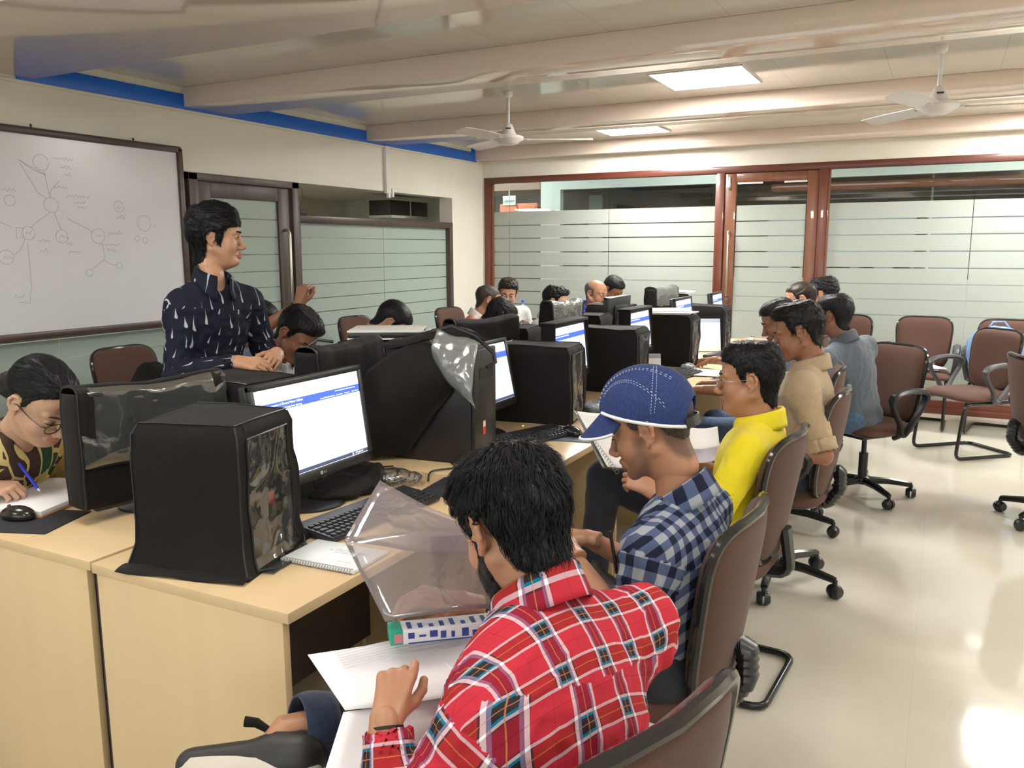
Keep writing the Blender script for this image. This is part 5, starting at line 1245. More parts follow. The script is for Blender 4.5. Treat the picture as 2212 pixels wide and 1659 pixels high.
def frame(f, up=(0, 0, 1), roll=0):
    """columns x=right, y=forward, z=up"""
    f = unit(f); x = unit(np.cross(f, up)); z = np.cross(x, f)
    if roll: x, z = x*math.cos(roll)+z*math.sin(roll), -x*math.sin(roll)+z*math.cos(roll)
    return np.stack([x, f, z], 1)
def azdir(az, pitch=0): a, p = math.radians(az), math.radians(pitch); return V(math.cos(a)*math.cos(p), math.sin(a)*math.cos(p), math.sin(p))
def ik(a, c, l1, l2, hint):
    a, c = np.asarray(a, float), np.asarray(c, float); d = c-a; D = np.linalg.norm(d)
    if D > (l1+l2)*0.995: s = D/((l1+l2)*0.99); l1 *= s; l2 *= s
    if D < abs(l1-l2)+0.02: D = abs(l1-l2)+0.02
    u = unit(d); x = (l1*l1-l2*l2+D*D)/(2*D); h = math.sqrt(max(0, l1*l1-x*x)); w = np.asarray(hint, float); w = unit(w-u*np.dot(w, u)); return a+u*x+w*h

def set_tint(me, vs, tint):
    ca = me.color_attributes.new('tint', 'FLOAT_COLOR', 'POINT'); a = np.ones((len(vs), 4)); a[:, :3] = tint; ca.data.foreach_set('color', a.ravel())
def set_uv(me, vs, fs, uvf):
    """uvf(centroids, corner_points) -> uv per corner"""
    P = vs[fs]; C = P.mean(1); uv = uvf(C, P); l = me.uv_layers.new(name='UVMap'); l.data.foreach_set('uv', uv.reshape(-1).astype(np.float32))

def person(lab, hip, face, headpos, headdir, roll=0, skin='mid', hair=None, hairm='black', shirt=None, shirtm=None, sleeve='short', pants=None, arms={}, legs=None, res=0.010, hres=0.003, hs=1.0,
           headp={}, glasses=None, eyes='open', brow=True, moustache=None, beard=False, stubble=False, shw=0.185, belly=0.0, nst=0, collar=True, wrinkle=0.004, facec=None, strandp={}, lips=(0.80, 0.62, 0.62), collarm=None, build_pants=True, stand=False, group=None, chest=1.0, neckfix=None, openneck=0.0, ctilt=0.25):
    root = empty('person', (hip[0], hip[1], 0), 0, label=lab, cat='person', group=group)
    inv = np.array([hip[0], hip[1], 0.0]); hip = np.asarray(hip, float); hc = np.asarray(headpos, float)
    fw = azdir(face); rt = np.array([fw[1], -fw[0], 0]); Rh = frame(headdir, roll=roll)
    hfl = unit(V(fw[0], fw[1], 0))
    up0 = unit(hc-hip)
    nb = hc-hs*(0.132*unit(0.45*Rh[:, 2]+0.55*up0)+0.030*hfl+0.012*Rh[:, 1]) if neckfix is None else np.asarray(neckfix, float)
    up = unit(nb-hip); bf = unit(fw-up*np.dot(fw, up)); br = np.cross(bf, up); T = np.linalg.norm(nb-hip)
    sh = {'R': nb-up*0.082+br*shw, 'L': nb-up*0.082-br*shw}
    for k in 'LR':
        if arms.get(k, {}).get('sh') is not None: sh[k] = np.asarray(arms[k]['sh'], float)
    A = {}
    for k, q in (('R', 1), ('L', -1)):
        a = arms.get(k, {}); wr = np.asarray(a.get('wr', hip+bf*0.30+br*q*0.12+np.array([0, 0, 0.12])), float)
        el = np.asarray(a['el'], float) if 'el' in a else ik(sh[k], wr, 0.285, 0.255, a.get('hint', -up*1.0+br*q*0.5-bf*0.2))
        hd = unit(a.get('hand', (wr-el))); hn = a.get('normal', (0, 0, 1)); A[k] = (sh[k], el, wr, hd, hn, a)
    sk = SK[skin]; parts = []; tints = []
    # ---- head
    hp = dict(headp); S = head_sdf(hres, **hp); hv, hf = S.mesh(); 
    tn = np.ones((len(hv), 3)); lp = ((hv[:, 0]/0.026)**2+((hv[:, 1]-0.095)/0.02)**2+((hv[:, 2]+0.0725)/0.0125)**2); wl = np.clip((1.25-lp)/0.5, 0, 1)[:, None]*np.clip((hv[:, 1]-0.078)/0.006, 0, 1)[:, None]; tn = tn*(1-wl)+np.array(lips)*wl
    if stubble:
        r1 = polysdf(REG['beard'], hv[:, 1], hv[:, 2]); w1 = np.clip(0.5-r1/0.016, 0, 1)[:, None]; r2 = polysdf(REG['short'], hv[:, 1], hv[:, 2]); w2 = np.clip(0.5-r2/0.012, 0, 1)[:, None]*(np.abs(hv[:, :1]) < 0.074)
        um = np.clip(1-(((hv[:, 0]/0.03)**2+((hv[:, 1]-0.098)/0.02)**2+((hv[:, 2]+0.055)/0.010)**2)), 0, 1)[:, None]
        tn = tn*(1-0.42*np.maximum(w1, um)*np.array([1, 0.95, 0.85]))*(1-0.62*w2*np.array([1, 0.95, 0.9]))
    parts.append((hc+hs*(hv@Rh.T), hf)); tints.append(tn)
    # ---- hands
    for k, q in (('R', -1), ('L', 1)):
        a = A[k][5]
        if a.get('nohand'): continue
        c = a.get('curl', (0.5, 0.6, 0.4)); mv, mf = hand_mesh(q, c if not isinstance(c[0], tuple) else (0, 0, 0), a.get('thumb', 0.3), a.get('h', max(hres, 0.0026)), a.get('spread', 1.0), c if isinstance(c[0], tuple) else None, a.get('tc', 0.3))
        y = A[k][3]; z = np.asarray(A[k][4], float); z = unit(z-y*np.dot(z, y)); x = np.cross(y, z); R = np.stack([x, y, z], 1); sc = a.get('scale', 1.0)*hs
        parts.append((A[k][2]+sc*(mv@R.T), mf)); tints.append(np.ones((len(mv), 3)))
    # ---- torso and arms under the clothes
    allp = [hip, nb]+[p for k in 'LR' for p in A[k][:3]]; lo = np.min(allp, 0)-0.17; hi = np.max(allp, 0)+0.17; bres = max(res, 0.007)
    S = SDF(lo, hi, bres)
    S.cap(hip+up*0.05, nb-up*0.17, 0.090, 0.088, 0.0, flat=(1.35, br), fx=1.35); S.cap(nb-up*0.17, nb-up*0.09, 0.088, 0.072, 0.03, flat=(1.4, br), fx=1.4)
    S.cap(nb-up*0.09, nb+up*0.0, 0.066, 0.045, 0.02); hbp = hc+hs*(Rh@np.array([0, -0.030, -0.095])); S.cap(nb-up*0.045, hbp, 0.054, 0.0505+headp.get('fat', 0)*0.6, 0.012)
    for k in 'LR':
        s_, e_, w_ = A[k][:3]; S.cap(nb-up*0.075, s_, 0.042, 0.040, 0.03); S.cap(s_, e_, 0.042, 0.037, 0.02); S.cap(e_, w_, 0.0385, 0.0235, 0.012)
    bv_, bf_ = S.mesh(); bv_ = relax(bv_, bf_, 2, 0.5); parts.append((bv_, bf_)); tints.append(np.ones((len(bv_), 3)))
    vs, fs = join(parts); me = pymesh('body', vs-inv, fs, sk); set_tint(me, vs, np.concatenate(tints)); body = link('body', me, root)
    # ---- shirt
    r = 0.0; S = SDF(lo-0.03, hi+0.03, res); ch = chest
    mid = hip+(nb-hip)*0.55
    S.cap(hip+up*0.0, mid, 0.118*ch, 0.114*ch, 0.0, flat=(1.36, br), fx=1.36); S.cap(mid, nb-up*0.12, 0.114*ch, 0.098*ch, 0.05, flat=(1.46, br), fx=1.5); S.cap(nb-up*0.12, nb-up*0.055, 0.090*ch, 0.055, 0.05, flat=(1.5, br), fx=1.5)
    if belly: S.ell(hip+up*0.17+bf*0.05, (0.15, 0.15, 0.15), 0.06)
    slv = {}
    for k in 'LR':
        s_, e_, w_, _, _, a = A[k]; S.cap(nb-up*0.050, s_+up*0.002, 0.046, 0.052, 0.045); S.cap(nb-up*0.12, s_-up*0.04, 0.08, 0.058, 0.05)
        end = a.get('sleeve', 0.80 if sleeve == 'short' else (1.0 if sleeve == 'elbow' else 1.93)); 
        if end <= 1.0: S.cap(s_, s_+(e_-s_)*end, 0.055, 0.056, 0.03); slv[k] = (s_+(e_-s_)*end, unit(e_-s_))
        else: S.cap(s_, e_, 0.055, 0.051, 0.03); f_ = end-1; S.cap(e_, e_+(w_-e_)*f_, 0.051, 0.051-(0.014*f_), 0.02); slv[k] = (e_+(w_-e_)*f_, unit(w_-e_))
    S.cap(nb-up*0.002, nb+up*0.12, 0.052, 0.060, 0.006, 'sub')
    if openneck: S.cap(nb+bf*0.05, nb-up*(0.03+openneck)+bf*0.135, 0.042, 0.012, 0.01, 'sub')
    for k in 'LR':
        p, d = slv[k]; e_ = A[k][1]
        rad = 0.049 if np.linalg.norm(p-A[k][0]) < 0.30 and np.linalg.norm(p-e_) < 0.10 or sleeve != 'long' else 0.031
        if A[k][5].get('sleeve', 0) > 1.5 or (sleeve == 'long' and A[k][5].get('sleeve', 2) > 1.5): rad = 0.032
        S.cap(p-d*0.012, p+d*0.12, rad, rad, 0.004, 'sub')
    vs, fs = S.mesh(); vs = relax(vs, fs, 2, 0.5); N = vnormals(vs, fs)
    if wrinkle:
        # creases gather round elbows, armpits and waist
        wq = np.zeros(len(vs))
        for c_, rr in [(A['L'][1], 0.13), (A['R'][1], 0.13), (sh['L']-up*0.06, 0.13), (sh['R']-up*0.06, 0.13), (hip+up*0.15, 0.22)]: wq += np.exp(-(np.linalg.norm(vs-c_, axis=1)/rr)**2)
        n1 = vnoise(vs, 5.5, int(abs(hip[1]*97)) % 50, 3); n2 = (1-np.abs(vnoise(vs@np.diag([1.6, 1.0, 1.3]), 7.5, 3+int(abs(hip[1]*31)) % 50, 2)))**2
        vs = vs+N*(wrinkle*(n1*0.7+n2*np.minimum(wq, 1.2)*1.5-0.3))[:, None]
    me = pymesh('shirt', vs-inv, fs, shirtm)
    sd = {k: (A[k][0], A[k][1], A[k][2]) for k in 'LR'}
    def segd(P, a, b): ab = b-a; t = np.clip(((P-a)@ab)/(ab@ab), 0, 1); return np.linalg.norm(P-a-t[..., None]*ab, axis=-1), t
    def uvf(C, P):
        lat = (C-hip)@br; inL = (lat < -shw*0.86); inR = (lat > shw*0.86)
        uv = np.zeros((len(C), 4, 2)); q = P-(hip); x = q@br; y = q@bf; z = q@up
        an = np.arctan2(x, -y); cen = np.arctan2(((C-hip)@br), -((C-hip)@bf)); an = cen[:, None]+((an-cen[:, None]+PI) % (2*PI)-PI)
        uv[..., 0] = an*0.135; uv[..., 1] = z+0.9*y
        yoke = T-0.125; isy = ((C-hip)@up > yoke) & (np.abs(cen) < 1.5); uv[isy, :, 0] += 0.021
        # near the top the back flattens into the shoulders: use plain lateral distance
        flat = (C-hip)@up > yoke; uv[flat, :, 0] = x[flat]*1.05+0.021
        for k, sel in (('L', inL), ('R', inR)):
            a, b, c = sd[k]; d1, t1 = segd(C, a, b); d2, t2 = segd(C, b, c); dt = np.abs(lat)
            arm = (np.minimum(d1, d2) < 0.085) & (sel | ((np.minimum(d1, d2) < 0.072) & (np.abs(lat) > shw*0.80)) | ((t1 > 0.35) & (d1 < 0.075)) | (d2 < 0.07)) & ((t1 > 0.10) | (d2 < 0.07))
            ax1 = unit(b-a); ax2 = unit(c-b)
            for which, (p0, ax, off) in enumerate(((a, ax1, 0), (b, ax2, np.linalg.norm(b-a)))):
                m_ = arm & ((d2 < d1) if which else (d1 <= d2))
                if not m_.any(): continue
                e1 = unit(np.cross(ax, bf)); e2 = np.cross(ax, e1); Q = P[m_]-p0; cc = C[m_]-p0; ang = np.arctan2(Q@e1, Q@e2); ca = np.arctan2(cc@e1, cc@e2); ang = ca[:, None]+((ang-ca[:, None]+PI) % (2*PI)-PI)
                uv[m_, :, 0] = ang*0.055+0.5; uv[m_, :, 1] = -(Q@ax)-off
        return uv
    set_uv(me, vs, fs, uvf); so = link('shirt', me, root)
    # rolled cuffs
    for k in 'LR':
        p, d = slv[k]; a = A[k][5]
        if a.get('cuff'):
            rr = a['cuff']; u = unit(np.cross(d, (0.1, 0.2, 0.97))); w2 = np.cross(d, u); G = np.zeros((24, 7, 3))
            for i in range(24):
                an = 2*PI*i/23; o_ = u*math.cos(an)+w2*math.sin(an)
                for j in range(7): G[i, j] = p+d*(-0.038+0.05*j/6)+o_*(rr+0.0025*math.sin(an*3+j)+0.004*math.sin(j/6*PI))
            c_ = MB().sheet(G-inv, 0.004).build('rolled_cuff', shirtm, root, auto=None)
            l = c_.data.uv_layers.new(name='UVMap')
            uvs = np.zeros((len(c_.data.loops), 2)); vi = np.zeros(len(c_.data.loops), int); c_.data.loops.foreach_get('vertex_index', vi); co = np.zeros(len(c_.data.vertices)*3); c_.data.vertices.foreach_get('co', co); co = co.reshape(-1, 3)+inv
            an = np.arctan2((co-p)@u, (co-p)@w2); uvs[:, 0] = an[vi]*0.055; uvs[:, 1] = ((co-p)@d)[vi]+0.013; l.data.foreach_set('uv', uvs.ravel().astype(np.float32))
    if collar:
        m = 40; G = np.zeros((m, 9, 3)); c0 = nb+up*0.016; nd = unit(hc-nb); cu = unit(up*(1-ctilt)+nd*ctilt)
        cf = unit(bf-cu*np.dot(bf, cu)); cr = np.cross(cf, cu)
        for i in range(m):
            ph = (i/(m-1)*2-1)*math.radians(158); o_ = -cf*math.cos(ph)+cr*math.sin(ph); fr = (1-math.cos(ph))/2; tip = np.clip((abs(ph)-1.7)/1.0, 0, 1)
            base = c0-cu*(0.010+0.038*fr)+cf*0.018*fr
            rows = [(0.0, 0.060), (0.016, 0.061), (0.030-0.006*fr, 0.0635), (0.033-0.008*fr, 0.068), (0.026-0.01*fr, 0.0745), (0.014-0.02*tip, 0.0765), (0.000-0.028*tip, 0.080), (-0.013-0.034*tip, 0.083+0.010*tip), (-0.024-0.038*tip, 0.085+0.016*tip)]
            for j, (hz, rr) in enumerate(rows): G[i, j] = base+cu*hz*1.1+o_*rr*1.0
        c_ = MB().sheet(G-inv, 0.0025).build('collar', collarm or shirtm, root, auto=None)
        l = c_.data.uv_layers.new(name='UVMap'); n_ = m*9; vi = np.zeros(len(c_.data.loops), int); c_.data.loops.foreach_get('vertex_index', vi); ii = (vi % n_)//9; jj = (vi % n_) % 9
        l.data.foreach_set('uv', np.stack([(ii/(m-1)*2-1)*0.19, 0.02+jj*0.0085], 1).ravel().astype(np.float32))
    # ---- trousers and shoes
    if build_pants:
        L = legs or {}
        kn, an = {}, {}
        for k, q in (('R', 1), ('L', -1)):
            if stand: kn[k] = hip+rt*q*0.09-np.array([0, 0, 0.43])+fw*0.02; an[k] = V(hip[0], hip[1], 0.09)+rt*q*0.10
            else: kn[k] = V(hip[0], hip[1], 0.50)+fw*0.42+rt*q*0.13; an[k] = V(hip[0], hip[1], 0.10)+fw*0.46+rt*q*0.12
            if k in L: kn[k], an[k] = (np.asarray(v, float) for v in L[k][:2])
        pts = [hip]+list(kn.values())+list(an.values()); S = SDF(np.min(pts, 0)-0.16, np.max(pts, 0)+0.16, max(res*1.2, 0.010))
        S.cap(hip-rt*0.05-np.array([0, 0, 0.0]), hip+rt*0.05, 0.105, 0.105, 0.0)
        for k, q in (('R', 1), ('L', -1)):
            S.cap(hip+rt*q*0.09-np.array([0, 0, 0.02]), kn[k], 0.088, 0.062, 0.03); low = k in L and len(L[k]) > 4; ae = an[k]+(unit(kn[k]-an[k])*0.055 if low else 0); S.cap(kn[k], ae, 0.062, 0.048, 0.02)
            d = unit(an[k]-kn[k]); S.cap(ae+d*0.0, ae+d*0.1, 0.040, 0.05, 0.004, 'sub')
        vs, fs = S.mesh(); vs = relax(vs, fs, 2); N = vnormals(vs, fs); vs = vs+N*(vnoise(vs, 5, 4, 3)*0.004)[:, None]
        link('trousers', pymesh('trousers', vs-inv, fs, pants), root)
        for k, q in (('R', 1), ('L', -1)):
            low = k in L and len(L[k]) > 4; td = unit(L[k][2]) if k in L and len(L[k]) > 2 else fw; z_ = unit(np.asarray(L[k][3], float)) if k in L and len(L[k]) > 3 else V(0, 0, 1)
            z_ = unit(z_-td*np.dot(z_, td)); R = np.stack([np.cross(td, z_), td, z_], 1)
            S = SDF((-0.06, -0.10, -0.09), (0.06, 0.22, 0.10), 0.007); S.cap((0, -0.045, -0.035), (0, 0.16, -0.055), 0.036, 0.030, 0.0, flat=(1.15, (1, 0, 0))); S.cap((0, -0.02, -0.02 if not low else -0.04), (0, 0.0, 0.06 if not low else -0.032), 0.038, 0.040 if not low else 0.036, 0.03); S.plane((0, 0, -0.078), (0, 0, -1))
            S.cap((0, 0.0, 0.035 if not (k in L and len(L[k]) > 4) else 0.0), (0, 0, 0.1), 0.031, 0.033, 0.003, 'sub')
            v_, f_ = S.mesh(); v_ = relax(v_, f_, 2)
            sh_ = link('shoe', pymesh('shoe', an[k]+v_@R.T-inv, f_, mat('dark_shoe', (0.02, 0.018, 0.018), 0.5)), root)
            # ankle skin inside the shoe
            g = MB(); g.tube([an[k]-inv-z_*0.03+td*0.02, an[k]-inv, (kn[k]*0.12+an[k]*0.88)-inv, (kn[k]*0.3+an[k]*0.7)-inv], [0.030, 0.0345, 0.034, 0.036], 16); q_ = g.build('ankle', sk, root); set_tint(q_.data, q_.data.vertices, np.ones((len(q_.data.vertices), 3)))
            if k in L and len(L[k]) > 4:   # white rubber sole on the canvas shoe
                g = MB(); sol = [(-0.040+0.004*0, -0.075, 0)]; P = []
                for a_ in np.linspace(0, 2*PI, 40, endpoint=False): P.append((0.047*math.cos(a_)*(1.05 if math.sin(a_) > 0 else 0.9), 0.055+0.138*math.sin(a_)))
                G = np.zeros((41, 4, 3))
                for i in range(41):
                    x_, y_ = P[i % 40]
                    for j, (zz, sc_) in enumerate(((-0.082, 0.93), (-0.078, 1.0), (-0.060, 1.0), (-0.052, 0.97))): G[i, j] = an[k]+np.array([x_*sc_, 0.055+(y_-0.055)*sc_, zz])@R.T-inv
                g.grid(G); b0 = len(g.v); g.add([G[i, 0] for i in range(40)], [tuple(range(40))]); g.build('rubber_sole', mat('sole_white', (0.55, 0.5, 0.42), 0.6), sh_)
    # ---- hair
    def hxf(v): return hc+hs*(v@Rh.T)-inv
    hsdf = head_sdf(hres, **hp)
    if hair:
        sp = dict(strandp); v_, f_ = hair_mesh(hsdf, **hair)
        if len(v_):
            pl = [(v_, f_)]
            if nst:
                q_ = strands(v_, f_, nst, **sp)
                if q_ is not None: pl.append(q_)
            v2, f2 = join(pl); link('hair', pymesh('hair', hxf(v2), f2, HM[hairm]), root)
    if beard:
        v_, f_ = hair_mesh(hsdf, 'beard', 0.003, 0, noise=0.0015, seed=5); q_ = strands(v_, f_, 500, L=0.018, w=0.0012, whorl=(0, 0, 0.05), swirl=0, lift=0.004, seed=3); v2, f2 = join([(v_, f_), q_]); link('beard', pymesh('beard', hxf(v2), f2, HM[hairm]), root)
    hb = MB()
    def lt(pts): return [hxf(np.array(p)) for p in pts]
    if brow:
        for q in (-1, 1):
            MB().tube(lt([(q*0.013, 0.0955, 0.020), (q*0.026, 0.0945, 0.0265), (q*0.038, 0.0875, 0.027), (q*0.048, 0.077, 0.020)]), [0.0022, 0.0032, 0.0028, 0.001], 6).build('eyebrow', HM['black' if hairm != 'grey' else 'grey'], root)
    for q in (-1, 1):
        if eyes == 'open':
            e_ = MB().lathe([(0.0001, -0.0112)]+[(0.0112*math.sin(a), -0.0112*math.cos(a)) for a in np.linspace(0.25, PI-0.25, 10)]+[(0.0001, 0.0112)], n=18).v
            g = MB().lathe([(0.0005, -0.0112)]+[(0.0112*math.sin(a), -0.0112*math.cos(a)) for a in np.linspace(0.25, PI-0.25, 10)]+[(0.0005, 0.0112)], n=18); g.v = [hxf(np.array(v)+np.array([q*0.031, 0.0785, 0.001])) for v in g.v]
            eb = g.build('eye', eyew, root)
            g = MB(); 
            for rr, yy in ((0.0055, 0.0885), (0.0050, 0.0900), (0.0001, 0.0908)): pass
            n = 16; vv = [(q*0.031, 0.0908, 0.0)]+[(q*0.031+0.0056*math.cos(2*PI*i/n), 0.0886, 0.0056*math.sin(2*PI*i/n)) for i in range(n)]; g.add([hxf(np.array(v)) for v in vv], [(0, 1+i, 1+(i+1) % n) for i in range(n)]+[tuple(range(n, 0, -1))]); g.build('iris', eyed, eb)
        lw = 0.0012 if eyes == 'open' else 0.0016
        zz = 0.0048 if eyes == 'open' else -0.0028
        MB().tube(lt([(q*0.0195, 0.0855, -0.001), (q*0.026, 0.0915, zz*0.8), (q*0.033, 0.0915, zz), (q*0.040, 0.087, zz*0.6), (q*0.045, 0.080, -0.001)]), [lw*0.6, lw, lw, lw, lw*0.5], 6).build('eyelashes', HM['black'], root)
    if moustache:
        g = MB()
        for q in (-1, 1): g.tube(lt([(0, 0.1005, -0.0575), (q*0.012, 0.098, -0.0585), (q*0.024, 0.0875, -0.066)]), [0.0038, 0.0042, 0.002], 7)
        g.build('moustache', HM[moustache], root)
    if glasses:
        gm = mat('glasses_'+glasses, dict(black=(0.01, 0.01, 0.012), gold=(0.55, 0.42, 0.25), steel=(0.5, 0.5, 0.5), brown=(0.12, 0.04, 0.02))[glasses], 0.25, 0.0 if glasses in ('black', 'brown') else 0.9)
        rr = 0.0016 if glasses in ('black', 'brown') else 0.0009; G_ = MB()
        for q in (-1, 1):
            rim = [(q*0.033+0.0235*math.copysign(abs(math.cos(a))**0.8, math.cos(a)), 0.1065-0.35*abs(0.033+q*0.0235*math.cos(a)-0.03)*0.4, -0.006+0.0175*math.copysign(abs(math.sin(a))**0.85, math.sin(a))) for a in np.linspace(0, 2*PI, 26, endpoint=False)]
            G_.tube(lt(rim), rr, 6, closed=True); G_.tube(lt([(q*0.056, 0.102, 0.004), (q*0.066, 0.092, 0.004), (q*0.074, 0.05, 0.003), (q*0.080, 0.0, 0.008), (q*0.082, -0.018, 0.0)]), rr*1.1, 6)
            G_.tube(lt([(q*0.011, 0.1065, -0.004), (q*0.008, 0.101, -0.008)]), rr*0.7, 5)
        G_.tube(lt([(-0.010, 0.106, 0.0), (0, 0.1095, 0.002), (0.010, 0.106, 0.0)]), rr, 6); go = G_.build('spectacles', gm, root)
        for q in (-1, 1):
            n = 24; P = [(q*0.033+0.0225*math.cos(a), 0.106, -0.006+0.0165*math.sin(a)) for a in np.linspace(0, 2*PI, n, endpoint=False)]
            MB().add(lt(P)+lt([(x, y-0.0006, z) for x, y, z in P]), [tuple(range(n)), tuple(range(2*n-1, n-1, -1))]+[(i, (i+1) % n, n+(i+1) % n, n+i) for i in range(n)]).build('lens', lensm, go)
    return dict(root=root, inv=inv, hc=hc, Rh=Rh, nb=nb, up=up, bf=bf, br=br, A=A, hxf=hxf, body=body, T=T, hip=hip, sh=sh)

def wristband(p, arm, m1, m2, name='wristwatch', dist=0.03, r=0.0275, face=True, wid=0.010):
    s_, e_, w_ = p['A'][arm][:3]; d = unit(e_-w_); c = w_+d*dist; u = unit(np.cross(d, (0, 0, 1))); w2 = np.cross(u, d); w2 = w2 if w2[2] > 0 else -w2
    g = MB(); G = np.zeros((25, 4, 3))
    for i in range(25):
        a = 2*PI*i/24
        for j in range(4): G[i, j] = c+d*(j/3-0.5)*2*wid+(u*math.cos(a)+w2*math.sin(a))*r-p['inv']
    g.sheet(G, 0.0025); o = g.build(name, m1, p['root'])
    if face: MB().tube([c+w2*(r+0.001)-p['inv'], c+w2*(r+0.007)-p['inv']], 0.016, 20).build('watch_face', m2, o)
    return o
# ---------------------------------------------------------------- cloth patterns
def cloth(name, col, rough=0.85, c2=None):
    m = mat(name, col, rough, 0, 0.25); t = NT(m); b = bsdf(m); b.inputs['Sheen Weight'].default_value = 0.2
    c2 = c2 or tuple(c*0.9 for c in col); f = t.noise(t.coord(), 60, 3); t.put(b.inputs['Base Color'], t.ramp(f, [(0.3, col), (0.7, c2)]))
    t.put(b.inputs['Normal'], t.bump(t.noise(t.coord(), 900, 2), 0.2, 0.0008)); return m
def plaid_red():
    m = mat('red_plaid_cloth', (0.7, 0.03, 0.05), 0.8, 0, 0.2); t = NT(m); b = bsdf(m); u, v, _ = t.sep(t.uv()); p = 0.094
    fu = t.math('FRACT', t.math('DIVIDE', t.math('ADD', u, 10*p+0.02), p)); fv = t.math('FRACT', t.math('DIVIDE', t.math('ADD', v, 10*p), p))
    red = (0.50, 0.026, 0.045); c = red
    def bands(x): return t.band(x, 0.5, 0.20), t.math('MAXIMUM', t.band(x, 0.31, 0.027), t.band(x, 0.69, 0.027)), t.math('MAXIMUM', t.band(x, 0.36, 0.022), t.band(x, 0.64, 0.022)), t.band(x, 0.5, 0.008)
    U, Vv = bands(fu), bands(fv)
    c = t.mix(U[0], red, (0.27, 0.012, 0.03)); c = t.mix(t.math('MULTIPLY', Vv[0], 0.75), c, (0.30, 0.016, 0.014))
    core = t.math('MULTIPLY', U[0], Vv[0]); c = t.mix(core, c, (0.0, 0.16, 0.26))
    inn = t.math('MULTIPLY', t.band(fu, 0.5, 0.115), t.band(fv, 0.5, 0.115)); c = t.mix(inn, c, (0.025, 0.02, 0.022))
    ed = t.math('SUBTRACT', t.math('MULTIPLY', t.band(fu, 0.5, 0.24), t.band(fv, 0.5, 0.24)), t.math('MULTIPLY', t.band(fu, 0.5, 0.215), t.band(fv, 0.5, 0.215)), clamp=True); c = t.mix(t.math('MULTIPLY', ed, 0.85), c, (0.03, 0.025, 0.03))
    c = t.mix(U[1], c, (0.60, 0.40, 0.44)); c = t.mix(t.math('MULTIPLY', Vv[1], 0.85), c, (0.60, 0.40, 0.44)); cr = t.math('MULTIPLY', U[1], Vv[1]); c = t.mix(cr, c, (0.8, 0.83, 0.85))
    c = t.mix(t.math('MULTIPLY', U[2], 0.6), c, (0.26, 0.14, 0.26))
    c = t.mix(t.math('MULTIPLY', t.math('MAXIMUM', U[3], Vv[3]), 0.7), c, (0.55, 0.20, 0.07))
    thin = t.math('MAXIMUM', t.band(fu, 0.0, 0.006), t.band(fv, 0.02, 0.006)); c = t.mix(t.math('MULTIPLY', thin, 0.5), c, (0.15, 0.0, 0.02))
    t.put(b.inputs['Base Color'], c); t.put(b.inputs['Normal'], t.bump(t.noise(t.coord(), 900, 2), 0.15, 0.0008)); return m
def check_blue():
    m = mat('blue_check_cloth', (0.2, 0.25, 0.35), 0.8, 0, 0.2); t = NT(m); b = bsdf(m); u, v, _ = t.sep(t.uv()); p = 0.048
    fu = t.math('LESS_THAN', t.math('FRACT', t.math('DIVIDE', t.math('ADD', u, 10*p), p)), 0.5); fv = t.math('LESS_THAN', t.math('FRACT', t.math('DIVIDE', t.math('ADD', v, 10*p), p)), 0.5)
    f = t.math('ADD', fu, fv); c = t.mix(t.math('GREATER_THAN', f, 0.5), (0.30, 0.32, 0.35), (0.075, 0.10, 0.185)); c = t.mix(t.math('GREATER_THAN', f, 1.5), c, (0.010, 0.013, 0.032))
    t.put(b.inputs['Base Color'], c); t.put(b.inputs['Normal'], t.bump(t.noise(t.coord(), 900, 2), 0.15, 0.0008)); return m
def drops_navy():
    m = mat('navy_drop_print', (0.01, 0.012, 0.03), 0.75, 0, 0.25); t = NT(m); b = bsdf(m); u, v, _ = t.sep(t.uv()); pu, pv = 0.046, 0.080
    cu = t.math('DIVIDE', t.math('ADD', u, 10*pu), pu); row = t.math('FLOOR', cu); sh = t.math('MULTIPLY', t.math('FRACT', t.math('MULTIPLY', row, 0.437)), 1.0)
    cv = t.math('ADD', t.math('DIVIDE', t.math('ADD', v, 10*pv), pv), sh); cell = t.comb(row, t.math('FLOOR', cv))
    wn = t.n.new('ShaderNodeTexWhiteNoise'); wn.noise_dimensions = '2D'; t.l.new(cell, wn.inputs['Vector']); rr = t.sep(wn.outputs['Color'])
    x = t.math('MULTIPLY', t.math('ADD', t.math('SUBTRACT', t.math('FRACT', cu), 0.5), t.math('MULTIPLY', t.math('SUBTRACT', rr[0], 0.5), 0.35)), pu)
    y = t.math('MULTIPLY', t.math('SUBTRACT', t.math('FRACT', cv), 0.25), pv)          # 0 at the drop's belly, grows upward
    x = t.math('ADD', x, t.math('MULTIPLY', y, t.math('MULTIPLY', t.math('SUBTRACT', rr[1], 0.5), 0.5)))
    ln = t.math('ADD', 0.036, t.math('MULTIPLY', rr[2], 0.016))
    tt = t.math('DIVIDE', y, ln, clamp=True); wd = t.math('MULTIPLY', t.math('POWER', t.math('SUBTRACT', 1.0, tt), 1.7), t.math('ADD', 0.0036, t.math('MULTIPLY', rr[1], 0.0022)))
    up_ = t.math('MULTIPLY', t.math('LESS_THAN', t.math('ABSOLUTE', x), wd), t.math('MULTIPLY', t.math('GREATER_THAN', y, 0.0), t.math('LESS_THAN', y, ln)))
    dn = t.math('LESS_THAN', t.math('ADD', t.math('MULTIPLY', x, x), t.math('MULTIPLY', y, t.math('MULTIPLY', y, 0.6))), t.math('POWER', t.math('ADD', 0.0036, t.math('MULTIPLY', rr[1], 0.0022)), 2.0))
    dn = t.math('MULTIPLY', dn, t.math('LESS_THAN', y, 0.001)); f = t.math('MAXIMUM', up_, dn)
    t.put(b.inputs['Base Color'], t.mix(f, (0.0065, 0.009, 0.022), (0.44, 0.44, 0.50))); return m
